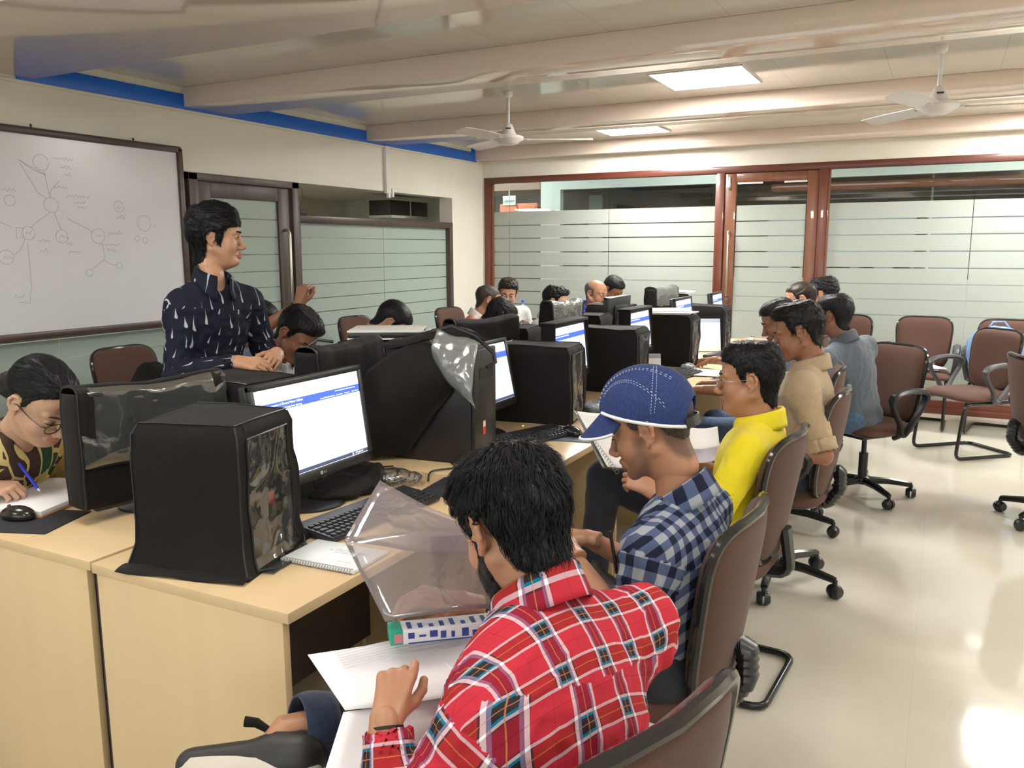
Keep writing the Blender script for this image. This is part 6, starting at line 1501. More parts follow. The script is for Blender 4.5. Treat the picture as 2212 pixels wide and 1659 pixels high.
def sari_print():
    m = mat('yellow_green_print', (0.3, 0.25, 0.1), 0.8, 0, 0.2); t = NT(m); b = bsdf(m)
    v = t.n.new('ShaderNodeTexVoronoi'); v.inputs['Scale'].default_value = 17; t.l.new(t.uv(), v.inputs['Vector']); f = t.sep(v.outputs['Color'])[0]
    e = t.n.new('ShaderNodeTexVoronoi'); e.feature = 'DISTANCE_TO_EDGE'; e.inputs['Scale'].default_value = 17; t.l.new(t.uv(), e.inputs['Vector'])
    c = t.ramp(f, [(0.0, (0.07, 0.045, 0.035)), (0.40, (0.065, 0.04, 0.034)), (0.42, (0.03, 0.085, 0.05)), (0.66, (0.03, 0.08, 0.05)), (0.68, (0.62, 0.47, 0.16)), (1, (0.62, 0.47, 0.16))])
    t.l.new(e.outputs['Distance'], v.inputs['Randomness']) if False else None
    c = t.mix(t.math('LESS_THAN', e.outputs['Distance'], 0.055), c, (0.68, 0.56, 0.25)); t.put(b.inputs['Base Color'], c)
    v.feature = 'F1'; n = [x for x in t.n if x.type == 'VALTORGB'][0]; n.color_ramp.interpolation = 'CONSTANT'; return m
def stripes(name, c1, c2, per, dirn='v', duty=0.5):
    m = mat(name, c1, 0.85, 0, 0.2); t = NT(m); b = bsdf(m); u, v, _ = t.sep(t.uv()); x = u if dirn == 'u' else v
    f = t.math('LESS_THAN', t.math('FRACT', t.math('DIVIDE', t.math('ADD', x, 10*per), per)), duty); t.put(b.inputs['Base Color'], t.mix(f, c1, c2)); return m
C = {'yellow': cloth('yellow_knit', (0.80, 0.66, 0.02), 0.8, (0.76, 0.62, 0.015)), 'beige': cloth('beige_linen', (0.44, 0.33, 0.21)), 'grey': cloth('slate_grey_cotton', (0.105, 0.125, 0.155)), 'white': cloth('white_cotton', (0.62, 0.60, 0.56)),
     'blue': cloth('bright_blue_cotton', (0.03, 0.07, 0.52)), 'denim': cloth('dark_denim', (0.010, 0.018, 0.042), 0.8, (0.02, 0.032, 0.062)), 'blackc': cloth('black_trouser_cloth', (0.008, 0.009, 0.014)), 'navyc': cloth('dark_trouser_cloth', (0.03, 0.035, 0.05)),
     'jean': cloth('washed_denim', (0.10, 0.17, 0.28), 0.8, (0.06, 0.10, 0.19)), 'palegrey': cloth('pale_grey_cotton', (0.36, 0.36, 0.36)), 'darkgrey': stripes('dark_striped_cloth', (0.02, 0.02, 0.025), (0.20, 0.21, 0.25), 0.022), 'bluegrey': cloth('pale_blue_cotton', (0.2, 0.25, 0.36)),
     'red': plaid_red(), 'check': check_blue(), 'drops': drops_navy(), 'print': sari_print()}
gold = mat('gold_metal', (0.65, 0.48, 0.25), 0.25, 1.0); silver = mat('silver_metal', (0.6, 0.6, 0.58), 0.25, 1.0)
# ================================================================ everyone in the room
SH = dict(style='short', t0=0.006, top=0.012, front=0.006, noise=0.002)
# --- front man in red plaid
red = person('person in a red plaid shirt with thick black hair, seen from behind in the foreground', (-0.47, 1.06, 0.53), 167, (-0.618, 1.193, 1.040), azdir(155, -30), roll=0.0, skin='mid', hres=0.0026, res=0.0065,
  hair=dict(style='short', t0=0.010, top=0.015, front=0.004, back=0.006, noise=0.003, seed=1), nst=5200, strandp=dict(L=0.050, w=0.0021, lift=0.007, seed=1, whorl=(0.018, -0.070, 0.108), swirl=0.9), shirtm=C['red'], sleeve='long', pants=C['denim'], beard=True, wrinkle=0.0045, shw=0.195, chest=1.12, ctilt=0.45,
  arms={'L': dict(scale=0.84, sh=(-0.545, 0.970, 0.825), el=(-0.640, 0.860, 0.665), wr=(-0.700, 0.935, 0.800), hand=(-0.22, 0.72, 0.60), normal=(0.40, -0.60, 0.70), curl=((0.35, 1.2, 0.9), (1.0, 1.0, 0.5), (1.1, 0.9, 0.5), (1.1, 0.9, 0.5)), thumb=0.05, tc=0.35, h=0.0022, sleeve=1.80),
        'R': dict(sh=(-0.445, 1.355, 0.842), wr=(-0.77, 1.28, 0.835), hand=(-0.65, -0.55, 0.25), curl=(0.6, 0.8, 0.4), sleeve=1.8)},
  legs={'R': ((-0.80, 1.27, 0.62), (-0.965, 1.00, 0.665), (-0.93, -0.28, -0.10), (0.20, 0.75, 0.60), 1), 'L': ((-0.86, 0.97, 0.52), (-0.90, 0.99, 0.10))}, headp=dict(jaw=1.02), neckfix=(-0.556, 1.165, 0.945))
# denim turn-up at the ankle and a black strap on the shoe
g = MB(); a0, k0 = V(-0.965, 1.00, 0.665), V(-0.80, 1.27, 0.62); d = unit(k0-a0); u = unit(np.cross(d, (0, 0, 1))); w2 = np.cross(d, u); G = np.zeros((25, 6, 3))
for i in range(25):
    a = 2*PI*i/24
    for j in range(6): G[i, j] = a0+d*(0.020+0.060*j/5)+(u*math.cos(a)+w2*math.sin(a))*(0.060+0.0015*math.sin(3*a+j)+0.003*math.sin(j/5*PI))-red['inv']
g.sheet(G, 0.004).build('turned_up_hem', C['denim'], red['root'], auto=None)
g = MB(); c = -red['inv']; g.tube([c+V(-0.985, 0.985, 0.672), c+V(-1.008, 0.975, 0.688), c+V(-1.026, 0.965, 0.691)], [0.006, 0.009, 0.010], 10, sx=0.7).build('shoe_tab', M['cover'], red['root'])
wristband(red, 'L', mat('black_cord', (0.02, 0.012, 0.01), 0.7), None, 'wrist_thread', 0.012, 0.0245, False, 0.0022)

# --- man with the blue cap
cap = person('person in a blue cap with white piping and a blue checked shirt', (-0.53, 1.89, 0.53), 176, (-0.600, 1.880, 1.078), azdir(184, -19), skin='mid', hres=0.0026, res=0.0065, hair=None, stubble=True,
  shirtm=C['check'], sleeve='long', pants=C['navyc'], wrinkle=0.005, shw=0.185, eyes='closed', neckfix=(-0.522, 1.885, 0.925), ctilt=0.8,
  arms={'L': dict(el=(-0.555, 1.62, 0.665), wr=(-0.735, 1.70, 0.800), hand=(-0.8, 0.5, 0.1), normal=(0, -0.3, 0.9), sleeve=1.25, cuff=0.050, curl=(0.5, 0.7, 0.4)), 'R': dict(wr=(-0.82, 2.02, 0.72), hand=(-1, 0, 0), sleeve=1.25, cuff=0.050)},
  legs={'L': ((-0.87, 1.78, 0.55), (-0.90, 1.80, 0.10)), 'R': ((-0.87, 1.99, 0.55), (-0.88, 2.0, 0.10))})
# the cap itself: crown shell, brim, white piping, stitching, rear strap
def build_cap(P):
    Hs = head_sdf(0.0026); X, Y, Z = coords(Hs); s2 = SDF(Hs.lo, Hs.lo+Hs.n*Hs.h, Hs.h); s2.n = Hs.n
    s2.g = Hs.g*0+0.3; s2.ell((0, -0.014, 0.040), (0.088, 0.112, 0.110), 0)
    s2.ell((0, 0.02, 0.05), (0.080, 0.086, 0.095), 0.03); outer = s2.g.copy()
    cut = -(Z-(0.028+0.45*Y+0*X))            # keep above the rim line
    arch = np.sqrt((X/1.0)**2+((Z-0.000)/1.0)**2)-0.045; arch = np.where(Y < -0.04, -arch, -1.0)
    s2.g = np.maximum(np.maximum(outer, cut), -(outer+0.006)); s2.g = np.maximum(s2.g, arch).astype(np.float32)
    v, f = s2.mesh(); v = relax(v, f, 3); N = vnormals(v, f); v = v+N*(vnoise(v, 9, 2, 2)*0.0012)[:, None]
    den = mat('blue_cap_denim', (0.012, 0.03, 0.13), 0.8); t = NT(den); t.put(bsdf(den).inputs['Base Color'], t.ramp(t.noise(t.scale(t.coord(), (1, 1, 0.4)), 260, 3), [(0.3, (0.009, 0.022, 0.105)), (0.75, (0.022, 0.045, 0.165))]))
    root = P['root']; crown = link('cap', pymesh('cap', P['hxf'](v), f, den), root)
    # brim
    n, m = 26, 12; G = np.zeros((n, m, 3)); rim = []
    for i in range(n):
        a = (i/(n-1)*2-1)*1.12
        for j in range(m):
            q = j/(m-1); x = math.sin(a)*(0.074+0.012*q); y0 = 0.086*math.cos(a)+0.010; ln = 0.082*max(0, math.cos(a*1.28))**0.7
            y = y0+ln*q; z = 0.031+0.45*y0-ln*q*0.62-0.30*abs(x)**2/0.086; G[i, j] = (x, y, z-0.004)
        rim.append(G[i, -1]+np.array([0, 0.001, 0]))
    hx = P['hxf']; MB().sheet(hx(G.reshape(-1, 3)).reshape(G.shape), 0.004).build('brim', den, crown, auto=None)
    wp = mat('white_piping', (0.8, 0.8, 0.82), 0.6); pip = [hx(r) for r in rim]
    MB().tube(pip, 0.0038, 8).build('brim_piping', wp, crown)
    # piping along the lower rim of the crown
    def surf(y, z, sgn):     # x on the cap surface
        lo_, hi_ = 0.0, 0.11
        i_y = int(round((y-Hs.lo[1])/Hs.h)); i_z = int(round((z-Hs.lo[2])/Hs.h)); xs = np.arange(Hs.n[0])*Hs.h+Hs.lo[0]; col = outer[:, np.clip(i_y, 0, Hs.n[1]-1), np.clip(i_z, 0, Hs.n[2]-1)]
        ins = xs[col < 0]; return (ins.max() if sgn > 0 else ins.min()) if len(ins) else 0
    for s in (-1, 1):
        pts = []
        for y in np.linspace(-0.095, 0.088, 26):
            z = 0.029+0.45*y; pts.append(hx(np.array([surf(y, z+0.003, s)+s*0.001, y, z])))
        MB().tube(pts, 0.0042, 8).build('rim_piping', wp, crown)
    st = MB()
    def stitch(fn, n=46):
        pts = [fn(t_) for t_ in np.linspace(0, 1, n)]
        for i in range(0, n-1, 2): st.tube([hx(pts[i]), hx(pts[i+1])], 0.0007, 4)
    bv = BVHTree.FromPolygons([tuple(x) for x in v], [tuple(q) for q in f])
    def proj(p):
        c = Vector((0, -0.01, 0.03)); dd = Vector(p)-c; h_ = bv.ray_cast(c+dd.normalized()*0.3, -dd.normalized()); return np.array(h_[0])+np.array(dd.normalized())*0.0008 if h_[0] is not None else np.array(p)
    for s in (-1, 1):
        for off in (0, 0.009):
            stitch(lambda t_: proj((s*(0.085-0.020*t_-off*0.2), -0.075+0.165*t_-off*0.0, 0.035+0.115*math.sin(t_*2.2+0.1)+off)))
            stitch(lambda t_: proj((s*0.085*(1-t_*0.75), -0.035-0.03*t_-off, 0.04+0.12*t_)))
            stitch(lambda t_: proj((s*(0.03+off*0.6), 0.09-0.17*t_, 0.09+0.05*math.sin(PI*t_))))
    st.build('stitching', mat('stitch_thread', (0.5, 0.55, 0.68), 0.7), crown)
    sb = MB(); G = np.zeros((14, 4, 3))
    for i in range(14):
        a = (i/13*2-1)*0.62
        for j in range(4): G[i, j] = (math.sin(a)*0.089, -0.012-math.cos(a)*0.107, -0.020+0.024*j/3)
    sb.sheet(hx(G.reshape(-1, 3)).reshape(G.shape), 0.003).build('rear_strap', M['plastic'], crown)
    return crown
build_cap(cap)
hs_ = head_sdf(0.0026); v_, f_ = hair_mesh(hs_, 'fadehi', 0.0016, 0.0, noise=0.0005, seed=9); link('hair', pymesh('hair', cap['hxf'](v_), f_, HM['fade']), cap['root'])

# --- yellow shirt
yel = person('person in a bright yellow shirt with thin rimmed glasses, black hair, facing left', (-0.56, 2.86, 0.53), 181, (-0.570, 2.865, 1.058), azdir(190, -4), skin='mid', hres=0.0028, res=0.008, nst=2200,
  hair=dict(style='short', t0=0.006, top=0.018, front=0.003, noise=0.0025, seed=3), strandp=dict(L=0.05, lift=0.004, w=0.0018, comb=(0.75, -0.35, 0.0)), shirtm=C['yellow'], sleeve='short', pants=C['blackc'], glasses='steel', moustache=None, shw=0.18, headp=dict(fat=0.005, jaw=1.05), wrinkle=0.003, chest=1.05, ctilt=0.2,
  arms={'L': dict(el=(-0.60, 2.53, 0.655), wr=(-0.765, 2.44, 0.752), hand=(-0.9, 0.12, 0.28), normal=(0.2, -0.75, 0.6), curl=(0.75, 0.8, 0.5), thumb=0.4), 'R': dict(wr=(-0.85, 3.0, 0.76), hand=(-1, 0, 0))},
  legs={'L': ((-1.02, 2.68, 0.70), (-0.96, 2.42, 0.42), (-0.8, -0.4, -0.3)), 'R': ((-0.88, 2.98, 0.54), (-0.92, 2.98, 0.10))})
wristband(yel, 'L', gold, gold, 'wristwatch', 0.012, 0.0262)
# --- beige shirt
bei = person('person in a beige shirt with rolled sleeves and a blue pen in the pocket', (-0.53, 3.72, 0.53), 181, (-0.545, 3.74, 1.140), azdir(190, -16), skin='dark', hres=0.003, res=0.009, nst=1400, hair=dict(style='fade', t0=0.007, top=0.024, front=0.003, noise=0.0035, seed=4), strandp=dict(L=0.035, lift=0.010), shirtm=C['beige'], sleeve='elbow', pants=C['navyc'], moustache='black', shw=0.185, headp=dict(jaw=1.0),
  arms={'L': dict(el=(-0.385, 3.50, 0.665), wr=(-0.62, 3.44, 0.665), sleeve=0.90, cuff=0.060, hand=(-1, 0, 0)), 'R': dict(wr=(-1.06, 4.08, 0.80), hand=(-0.9, 0.3, -0.1), sleeve=0.95, cuff=0.058)})
inv = bei['inv']
pk = bei['nb']-bei['up']*0.21+bei['bf']*0.116-bei['br']*0.085
MB().tube([pk-inv-bei['up']*0.03, pk+bei['up']*0.035-inv], 0.0045, 8).build('blue_pen', mat('pen_blue', (0.02, 0.02, 0.35), 0.35), bei['root'])
G = np.zeros((5, 6, 3))
for i in range(5):
    for j in range(6): G[i, j] = pk+bei['bf']*0.010-bei['br']*(0.05*(i/4-0.5))*1.6-bei['up']*(0.10*j/5-0.005)-bei['bf']*0.004*abs(i-2)-inv
MB().sheet(G, 0.003).build('shirt_pocket', C['beige'], bei['root'])
# --- hidden man whose ear and watch arm show
ear = person('person mostly hidden behind the beige shirt, reaching left with a watch and a ring hand', (-0.74, 4.66, 0.53), 176, (-0.815, 4.90, 1.085), azdir(200, -22), skin='dark', hres=0.0035, res=0.012, hair=SH, nst=500, shirtm=C['bluegrey'], sleeve='short', pants=C['jean'],
  arms={'L': dict(wr=(-1.02, 4.33, 0.80), el=(-0.82, 4.42, 0.78), hand=(-0.9, 0.2, -0.05), curl=(0.4, 0.5, 0.3)), 'R': dict(wr=(-1.24, 5.14, 0.815), el=(-0.98, 5.0, 0.80), hand=(-0.75, 0.55, -0.1), curl=(0.35, 0.6, 0.4), thumb=0.6)})
wristband(ear, 'L', silver, mat('cream_dial', (0.8, 0.78, 0.7), 0.3), 'wristwatch', 0.03, 0.0285, True, 0.013)
# --- slate shirt seen from behind
grey = person('person in a slate grey shirt seen from behind on a turned chair', (-0.40, 5.22, 0.53), 152, (-0.565, 5.22, 1.105), azdir(160, -8), skin='dark', hres=0.0032, res=0.010, hair=dict(style='short', t0=0.007, top=0.012, back=0.004, noise=0.0015), nst=900, strandp=dict(L=0.02, lift=0.002), shirtm=C['grey'], sleeve='long', pants=C['jean'], shw=0.19,
  arms={'L': dict(el=(-0.52, 4.97, 0.76), wr=(-0.74, 5.02, 0.78)), 'R': dict(wr=(-0.85, 5.5, 0.80))})
# --- right side far end
b2 = person('balding person with thin glasses at the far right end of the desks', (-0.86, 5.88, 0.53), 176, (-0.875, 6.02, 1.150), azdir(193, -12), skin='light', hres=0.0035, res=0.012, hair=dict(style='bald', t0=0.006, top=0.004, noise=0.001), hairm='brownb', nst=300, glasses='steel', shirtm=C['white'], sleeve='short', pants=C['navyc'],
  arms={'R': dict(wr=(-1.27, 6.30, 0.82), el=(-1.05, 6.25, 0.80), hand=(-0.9, 0.1, -0.1)), 'L': dict(wr=(-1.18, 5.95, 0.80), hand=(-0.9, 0.3, -0.1))})
v_, f_ = hair_mesh(head_sdf(0.0035), 'short', 0.0025, 0.001, noise=0.0008); link('thin_top_hair', pymesh('thin_top_hair', b2['hxf'](v_), f_, HM['brownb']), b2['root'])
wristband(b2, 'R', mat('white_band', (0.8, 0.78, 0.72), 0.4), silver, 'wristwatch', 0.03, 0.028, True, 0.013)
person('person with curly black hair, only the hair showing above the grey shirt', (-0.82, 6.62, 0.53), 178, (-0.80, 6.62, 1.155), azdir(170, -10), skin='mid', hres=0.0035, res=0.014, hair=dict(style='short', t0=0.009, top=0.02, noise=0.006, wave=60, seed=8), nst=700, strandp=dict(L=0.02, lift=0.014), shirtm=C['bluegrey'], pants=C['navyc'])

# --- standing man
st = person('person standing in a navy shirt printed with white drops, looking right', (-2.775, 2.50, 0.93), -12, (-2.741, 2.584, 1.553), azdir(38, -2), skin='light', hres=0.0028, res=0.008, nst=2600,
  hair=dict(style='long', t0=0.009, top=0.020, front=-0.004, back=0.010, noise=0.003, seed=6, extra=[('ell', (0, -0.012, 0.078), (0.072, 0.088, 0.074), 0.03)]), strandp=dict(L=0.055, lift=0.006, w=0.0022, comb=(-0.5, 0.6, 0)), shirtm=C['drops'], sleeve='long', pants=C['navyc'], stand=True, wrinkle=0.005, shw=0.15, chest=0.97, belly=0.0, openneck=0.05, neckfix=(-2.715, 2.525, 1.395), headp=dict(jaw=1.0, fat=0.004),
  arms={'R': dict(sh=(-2.772, 2.405, 1.275), wr=(-2.505, 2.43, 1.055), hand=(0.9, 0.35, -0.1), normal=(0.1, -0.6, 0.8), curl=(0.5, 0.6, 0.4)), 'L': dict(sh=(-2.672, 2.675, 1.29), wr=(-2.47, 2.62, 1.07), hand=(0.45, -0.7, -0.1), normal=(0.6, 0.2, 0.8), curl=(0.5, 0.7, 0.4))})
wristband(st, 'R', mat('red_thread', (0.6, 0.5, 0.45), 0.6), None, 'wrist_thread', 0.012, 0.0265, False, 0.004)
# --- bowing man
bow = person('person with black hair bowing over the desk right of the standing man', (-3.02, 2.98, 0.53), 10, (-2.655, 2.95, 1.110), azdir(-6, -40), roll=0.18, skin='dark', hres=0.003, res=0.010, hair=dict(style='short', t0=0.008, top=0.015, front=0.012, noise=0.002, seed=7), nst=1500, strandp=dict(L=0.045, lift=0.003, comb=(0.8, 0.2, 0)),
  shirtm=stripes('white_striped_cotton', (0.55, 0.56, 0.58), (0.38, 0.39, 0.42), 0.012, 'u', 0.3), sleeve='short', pants=C['navyc'], eyes='closed', shw=0.18, moustache='black',
  arms={'R': dict(wr=(-2.45, 2.80, 0.80), hand=(1, 0, -0.1)), 'L': dict(wr=(-2.50, 3.10, 0.80), hand=(1, 0, -0.1))})
# --- raised fist behind
fis = person('person hidden behind the standing man with a raised fist against the frosted glass', (-3.46, 3.52, 0.53), -5, (-3.36, 3.43, 1.10), azdir(10, -20), skin='dark', hres=0.0035, res=0.012, hair=SH, nst=200, shirtm=C['bluegrey'], sleeve='elbow', pants=C['navyc'],
  arms={'L': dict(el=(-3.15, 3.24, 1.09), wr=(-2.965, 3.325, 1.225), hand=(0.25, 0.1, 0.95), normal=(0.2, -0.9, 0.2), curl=(1.2, 1.4, 0.8), thumb=0.1, tc=0.6, sleeve=0.95)})
wristband(fis, 'L', mat('dark_bracelet', (0.02, 0.015, 0.012), 0.4), None, 'bracelet', 0.03, 0.027, False, 0.004)
# --- woman writing
wom = person('person in round black glasses writing, wearing a yellow and green printed garment', (-2.86, 1.52, 0.53), 8, (-2.335, 1.500, 1.062), azdir(2, -38), roll=-0.05, skin='fair', hres=0.0026, res=0.008, hair=dict(style='bun', t0=0.005, top=0.006, back=0.006, noise=0.0012, seed=11, part=0.0), nst=2600, strandp=dict(L=0.06, lift=0.002, w=0.0015, flow=(0, -0.9, -0.25)),
  shirtm=C['print'], sleeve='elbow', pants=C['navyc'], glasses='black', eyes='closed', shw=0.165, headp=dict(jaw=0.96, fat=0.004), collar=False, chest=1.05, openneck=0.04, lips=(0.85, 0.5, 0.5),
  arms={'R': dict(wr=(-2.475, 1.385, 0.812), el=(-2.70, 1.28, 0.80), hand=(0.85, 0.42, -0.06), normal=(-0.15, -0.35, 0.92), curl=((0.75, 0.9, 0.35), (0.85, 1.0, 0.5), (0.95, 1.1, 0.6), (1.0, 1.1, 0.6)), thumb=0.15, tc=0.75, h=0.0024, scale=0.95), 'L': dict(wr=(-2.40, 1.66, 0.80), hand=(0.9, -0.3, 0), curl=(0.3, 0.4, 0.3))})
g = blob_obj('bun', [('ell', (0, 0, 0), (0.045, 0.06, 0.04), 0.01), ('cap', (0, 0.02, -0.0), (0, -0.07, -0.06), 0.03, 0.018, 0.02)], (-0.08, -0.14, -0.12), (0.08, 0.1, 0.07), 0.006, HM['black'], 0.004, 18, 2, parent=wom['root'])
Mx = Matrix([list(wom['Rh'][i])+[0] for i in range(3)]+[[0, 0, 0, 1]]); p_ = wom['hxf'](np.array([0, -0.115, -0.045])); Mx.translation = Vector(p_); g.matrix_local = Mx; g.name = 'hair_bun'
# --- heads further back on the left
h4 = person('person bent low behind the white projector, only dark hair and an ear showing', (-3.1, 4.12, 0.53), 8, (-2.80, 3.90, 1.085), azdir(30, -50), skin='light', hres=0.0035, res=0.012, hair=dict(style='short', t0=0.005, top=0.008, noise=0.001), nst=500, strandp=dict(L=0.03, lift=0.002), shirtm=C['palegrey'], pants=C['navyc'])
blur = person('person in dark striped clothes leaning forward, black hair beside a draped monitor', (-3.05, 4.72, 0.56), 25, (-2.70, 5.02, 1.035), azdir(40, -45), skin='mid', hres=0.0035, res=0.012, hair=dict(style='long', t0=0.01, top=0.014, noise=0.003), nst=500, shirtm=C['darkgrey'], sleeve='long', pants=C['blackc'], collar=False, neckfix=(-2.83, 4.87, 1.02), shw=0.18)
bald = person('balding person in a cream shirt turned away beside the brown haired one', (-3.45, 5.80, 0.56), 25, (-3.30, 5.95, 1.090), azdir(40, -18), skin='mid', hres=0.0032, res=0.011, hair=dict(style='bald', t0=0.005, top=0.003, noise=0.001), hairm='fade', nst=300, strandp=dict(L=0.02, lift=0.002), shirtm=C['white'], pants=C['navyc'])
v_, f_ = hair_mesh(head_sdf(0.0032), 'fade', 0.0022, 0.0, noise=0.0006); link('thin_top_hair', pymesh('thin_top_hair', bald['hxf'](v_), f_, HM['fade']), bald['root'])
person('person with wavy brown hair in a white shirt, face towards the camera', (-3.56, 6.75, 0.56), -35, (-3.46, 6.60, 1.11), azdir(-62, -14), roll=0.1, skin='light', hres=0.0035, res=0.012, hair=dict(style='short', t0=0.009, top=0.02, front=0.004, noise=0.005, wave=45, seed=5), hairm='brownb', nst=700, strandp=dict(L=0.04, lift=0.010), shirtm=C['white'], pants=C['navyc'], eyes='closed')
person('person with black wavy hair and dark framed glasses behind the clear draped monitor', (-3.02, 6.28, 0.53), 8, (-2.87, 6.34, 1.065), azdir(12, -10), skin='light', hres=0.0035, res=0.012, hair=dict(style='short', t0=0.008, top=0.02, front=0.012, noise=0.005, wave=50, seed=6), nst=700, strandp=dict(L=0.03, lift=0.009), shirtm=C['palegrey'], pants=C['navyc'], glasses='brown')
person('older person with grey hair, moustache and glasses in a bright blue shirt', (-2.95, 6.80, 0.53), 0, (-2.675, 6.76, 1.115), azdir(-18, -8), skin='mid', hres=0.0032, res=0.011, hair=dict(style='bald', t0=0.005, top=0.003, noise=0.001), hairm='grey', nst=300, strandp=dict(L=0.02, lift=0.002), shirtm=C['blue'], sleeve='short', pants=C['navyc'], glasses='gold', moustache='grey', headp=dict(fat=0.006, jaw=1.06))
person('young person with short black hair looking down behind the blue shirt', (-3.05, 7.60, 0.53), -15, (-2.80, 7.50, 1.115), azdir(-20, -35), skin='dark', hres=0.0035, res=0.012, hair=SH, nst=400, shirtm=C['palegrey'], pants=C['navyc'], eyes='closed')

# ================================================================ things in hands and laps
def quad_sheet(name, c, m, lab=None, cat=None, group=None, th=0.0012, n=12, bend=0.0, seed=0, wave=0.0, parent=None):
    """sheet through four world corners, gently bent"""
    c = [np.array(p, float) for p in c]; nrm = unit(np.cross(c[1]-c[0], c[3]-c[0])); P = np.zeros((n, n, 3))
    for i in range(n):
        for j in range(n):
            u, v = i/(n-1), j/(n-1); P[i, j] = (c[0]*(1-u)+c[1]*u)*(1-v)+(c[3]*(1-u)+c[2]*u)*v+nrm*bend*math.sin(PI*u)
    if wave: P += nrm*(vnoise(P.reshape(-1, 3), 5, seed, 3).reshape(n, n, 1))*wave
    o = MB().sheet(P, th).build(name, m, parent, auto=None)
    if lab: tag(o, lab, cat, group)
    return o
lap = 'papers in the lap of the man in red plaid'
pa = quad_sheet('paper_sheet', [(-0.923, 1.017, 0.815), (-0.713, 1.285, 0.815), (-0.567, 1.13, 0.801), (-0.799, 0.96, 0.776)], M['paper'], 'printed white sheet on top, its far corner pointing left beyond the raised hand', 'paper', lap, bend=0.008)
pb = quad_sheet('paper_sheet', [(-0.80, 0.957, 0.774), (-0.60, 1.15, 0.785), (-0.57, 0.95, 0.716), (-0.777, 0.868, 0.704)], M['paper'], 'lower white sheet hanging from the lap to the bottom edge', 'paper', lap, bend=0.012)
pc = quad_sheet('paper_sheet', [(-0.80, 1.20, 0.806), (-0.62, 1.36, 0.80), (-0.50, 1.22, 0.79), (-0.66, 1.08, 0.79)], M['paper'], 'white sheet with grey blocks half under the pen box', 'paper', lap)
def printed(parent, c, lines, th=0.0009):
    c = [np.array(p, float) for p in c]; n_ = unit(np.cross(c[1]-c[0], c[3]-c[0])); n_ = n_ if n_[2] > 0 else -n_; mb = MB()
    for u0, u1, v0, v1 in lines:
        f = lambda u, v: (c[0]*(1-u)+c[1]*u)*(1-v)+(c[3]*(1-u)+c[2]*u)*v+n_*0.0016+n_*0.008*math.sin(PI*u)
        k = 8; G = np.array([[f(u0+(u1-u0)*i/k, v) for v in (v0, v1)] for i in range(k+1)]); mb.grid(G)
    return mb.build('print', M['ink'], parent, auto=None)
rs = random.Random(2)
printed(pa, [(-0.923, 1.017, 0.815), (-0.713, 1.285, 0.815), (-0.567, 1.13, 0.801), (-0.799, 0.96, 0.776)], [(0.12+0.0*i, 0.12+rs.uniform(0.45, 0.72), 0.10+0.045*i, 0.112+0.045*i) for i in range(7)])
# carton with pens
e = empty('pen_box', (0, 0, 0), label='long white carton with blue print and a green end lying across the papers', cat='box')
a, b = V(-0.815, 1.105, 0.838), V(-0.665, 1.245, 0.832); ax = unit(b-a); up_ = V(0, 0, 1); sd_ = np.cross(up_, ax); Mb = Matrix(((ax[0], sd_[0], 0, a[0]), (ax[1], sd_[1], 0, a[1]), (ax[2], sd_[2], 1, a[2]), (0, 0, 0, 1))); L_ = float(np.linalg.norm(b-a))+0.02
MB().box(0, L_, -0.02, 0.02, -0.012, 0.014, 0.002, M=Mb).build('carton', mat('glossy_white_card', (0.75, 0.77, 0.8), 0.25), e)
MB().box(-0.001, 0.022, -0.0205, 0.0205, -0.0125, 0.0145, 0.002, M=Mb).build('green_end', mat('green_card', (0.02, 0.38, 0.26), 0.35), e)
MB().box(0.006, 0.02, -0.021, -0.0204, -0.008, 0.008, M=Mb).build('pink_mark', mat('pink_card', (0.6, 0.22, 0.25), 0.4), e)
g = MB(); rs = random.Random(5)
for k in range(9): x = 0.03+0.019*k; g.box(x, x+rs.uniform(0.006, 0.014), -0.0208, -0.0202, rs.uniform(-0.008, 0), rs.uniform(0.003, 0.010), M=Mb); g.box(x, x+0.008, -0.015, rs.uniform(-0.005, 0.012), 0.0142, 0.0146, M=Mb)
g.box(0.03, L_-0.005, -0.0208, -0.0202, -0.0115, -0.0095, M=Mb); g.build('blue_print', mat('blue_card_print', (0.03, 0.06, 0.28), 0.4), e)
# clear folder of two leaves
film = glassmat('clear_folder_film', (0.90, 0.885, 0.90), 0.12, 0.08, 0.15, (0.72, 0.62, 0.66), bump=0.12)
e = empty('clear_folder', (-0.85, 1.2, 0.95), label='open transparent plastic folder held above the desk edge by the man in red plaid', cat='folder')
def off(l): return [tuple(np.array(p)-np.array((-0.85, 1.2, 0.95))) for p in l]
quad_sheet('upper_leaf', off([(-0.952, 1.274, 1.055), (-0.72, 1.34, 0.96), (-0.68, 1.28, 0.945), (-0.935, 1.138, 0.979)]), film, parent=e, bend=0.012, wave=0.003, seed=3)
quad_sheet('lower_leaf', off([(-0.938, 1.141, 0.979), (-0.70, 1.31, 0.985), (-0.66, 1.22, 0.872), (-0.809, 1.086, 0.871)]), film, parent=e, bend=-0.012, wave=0.005, seed=4)
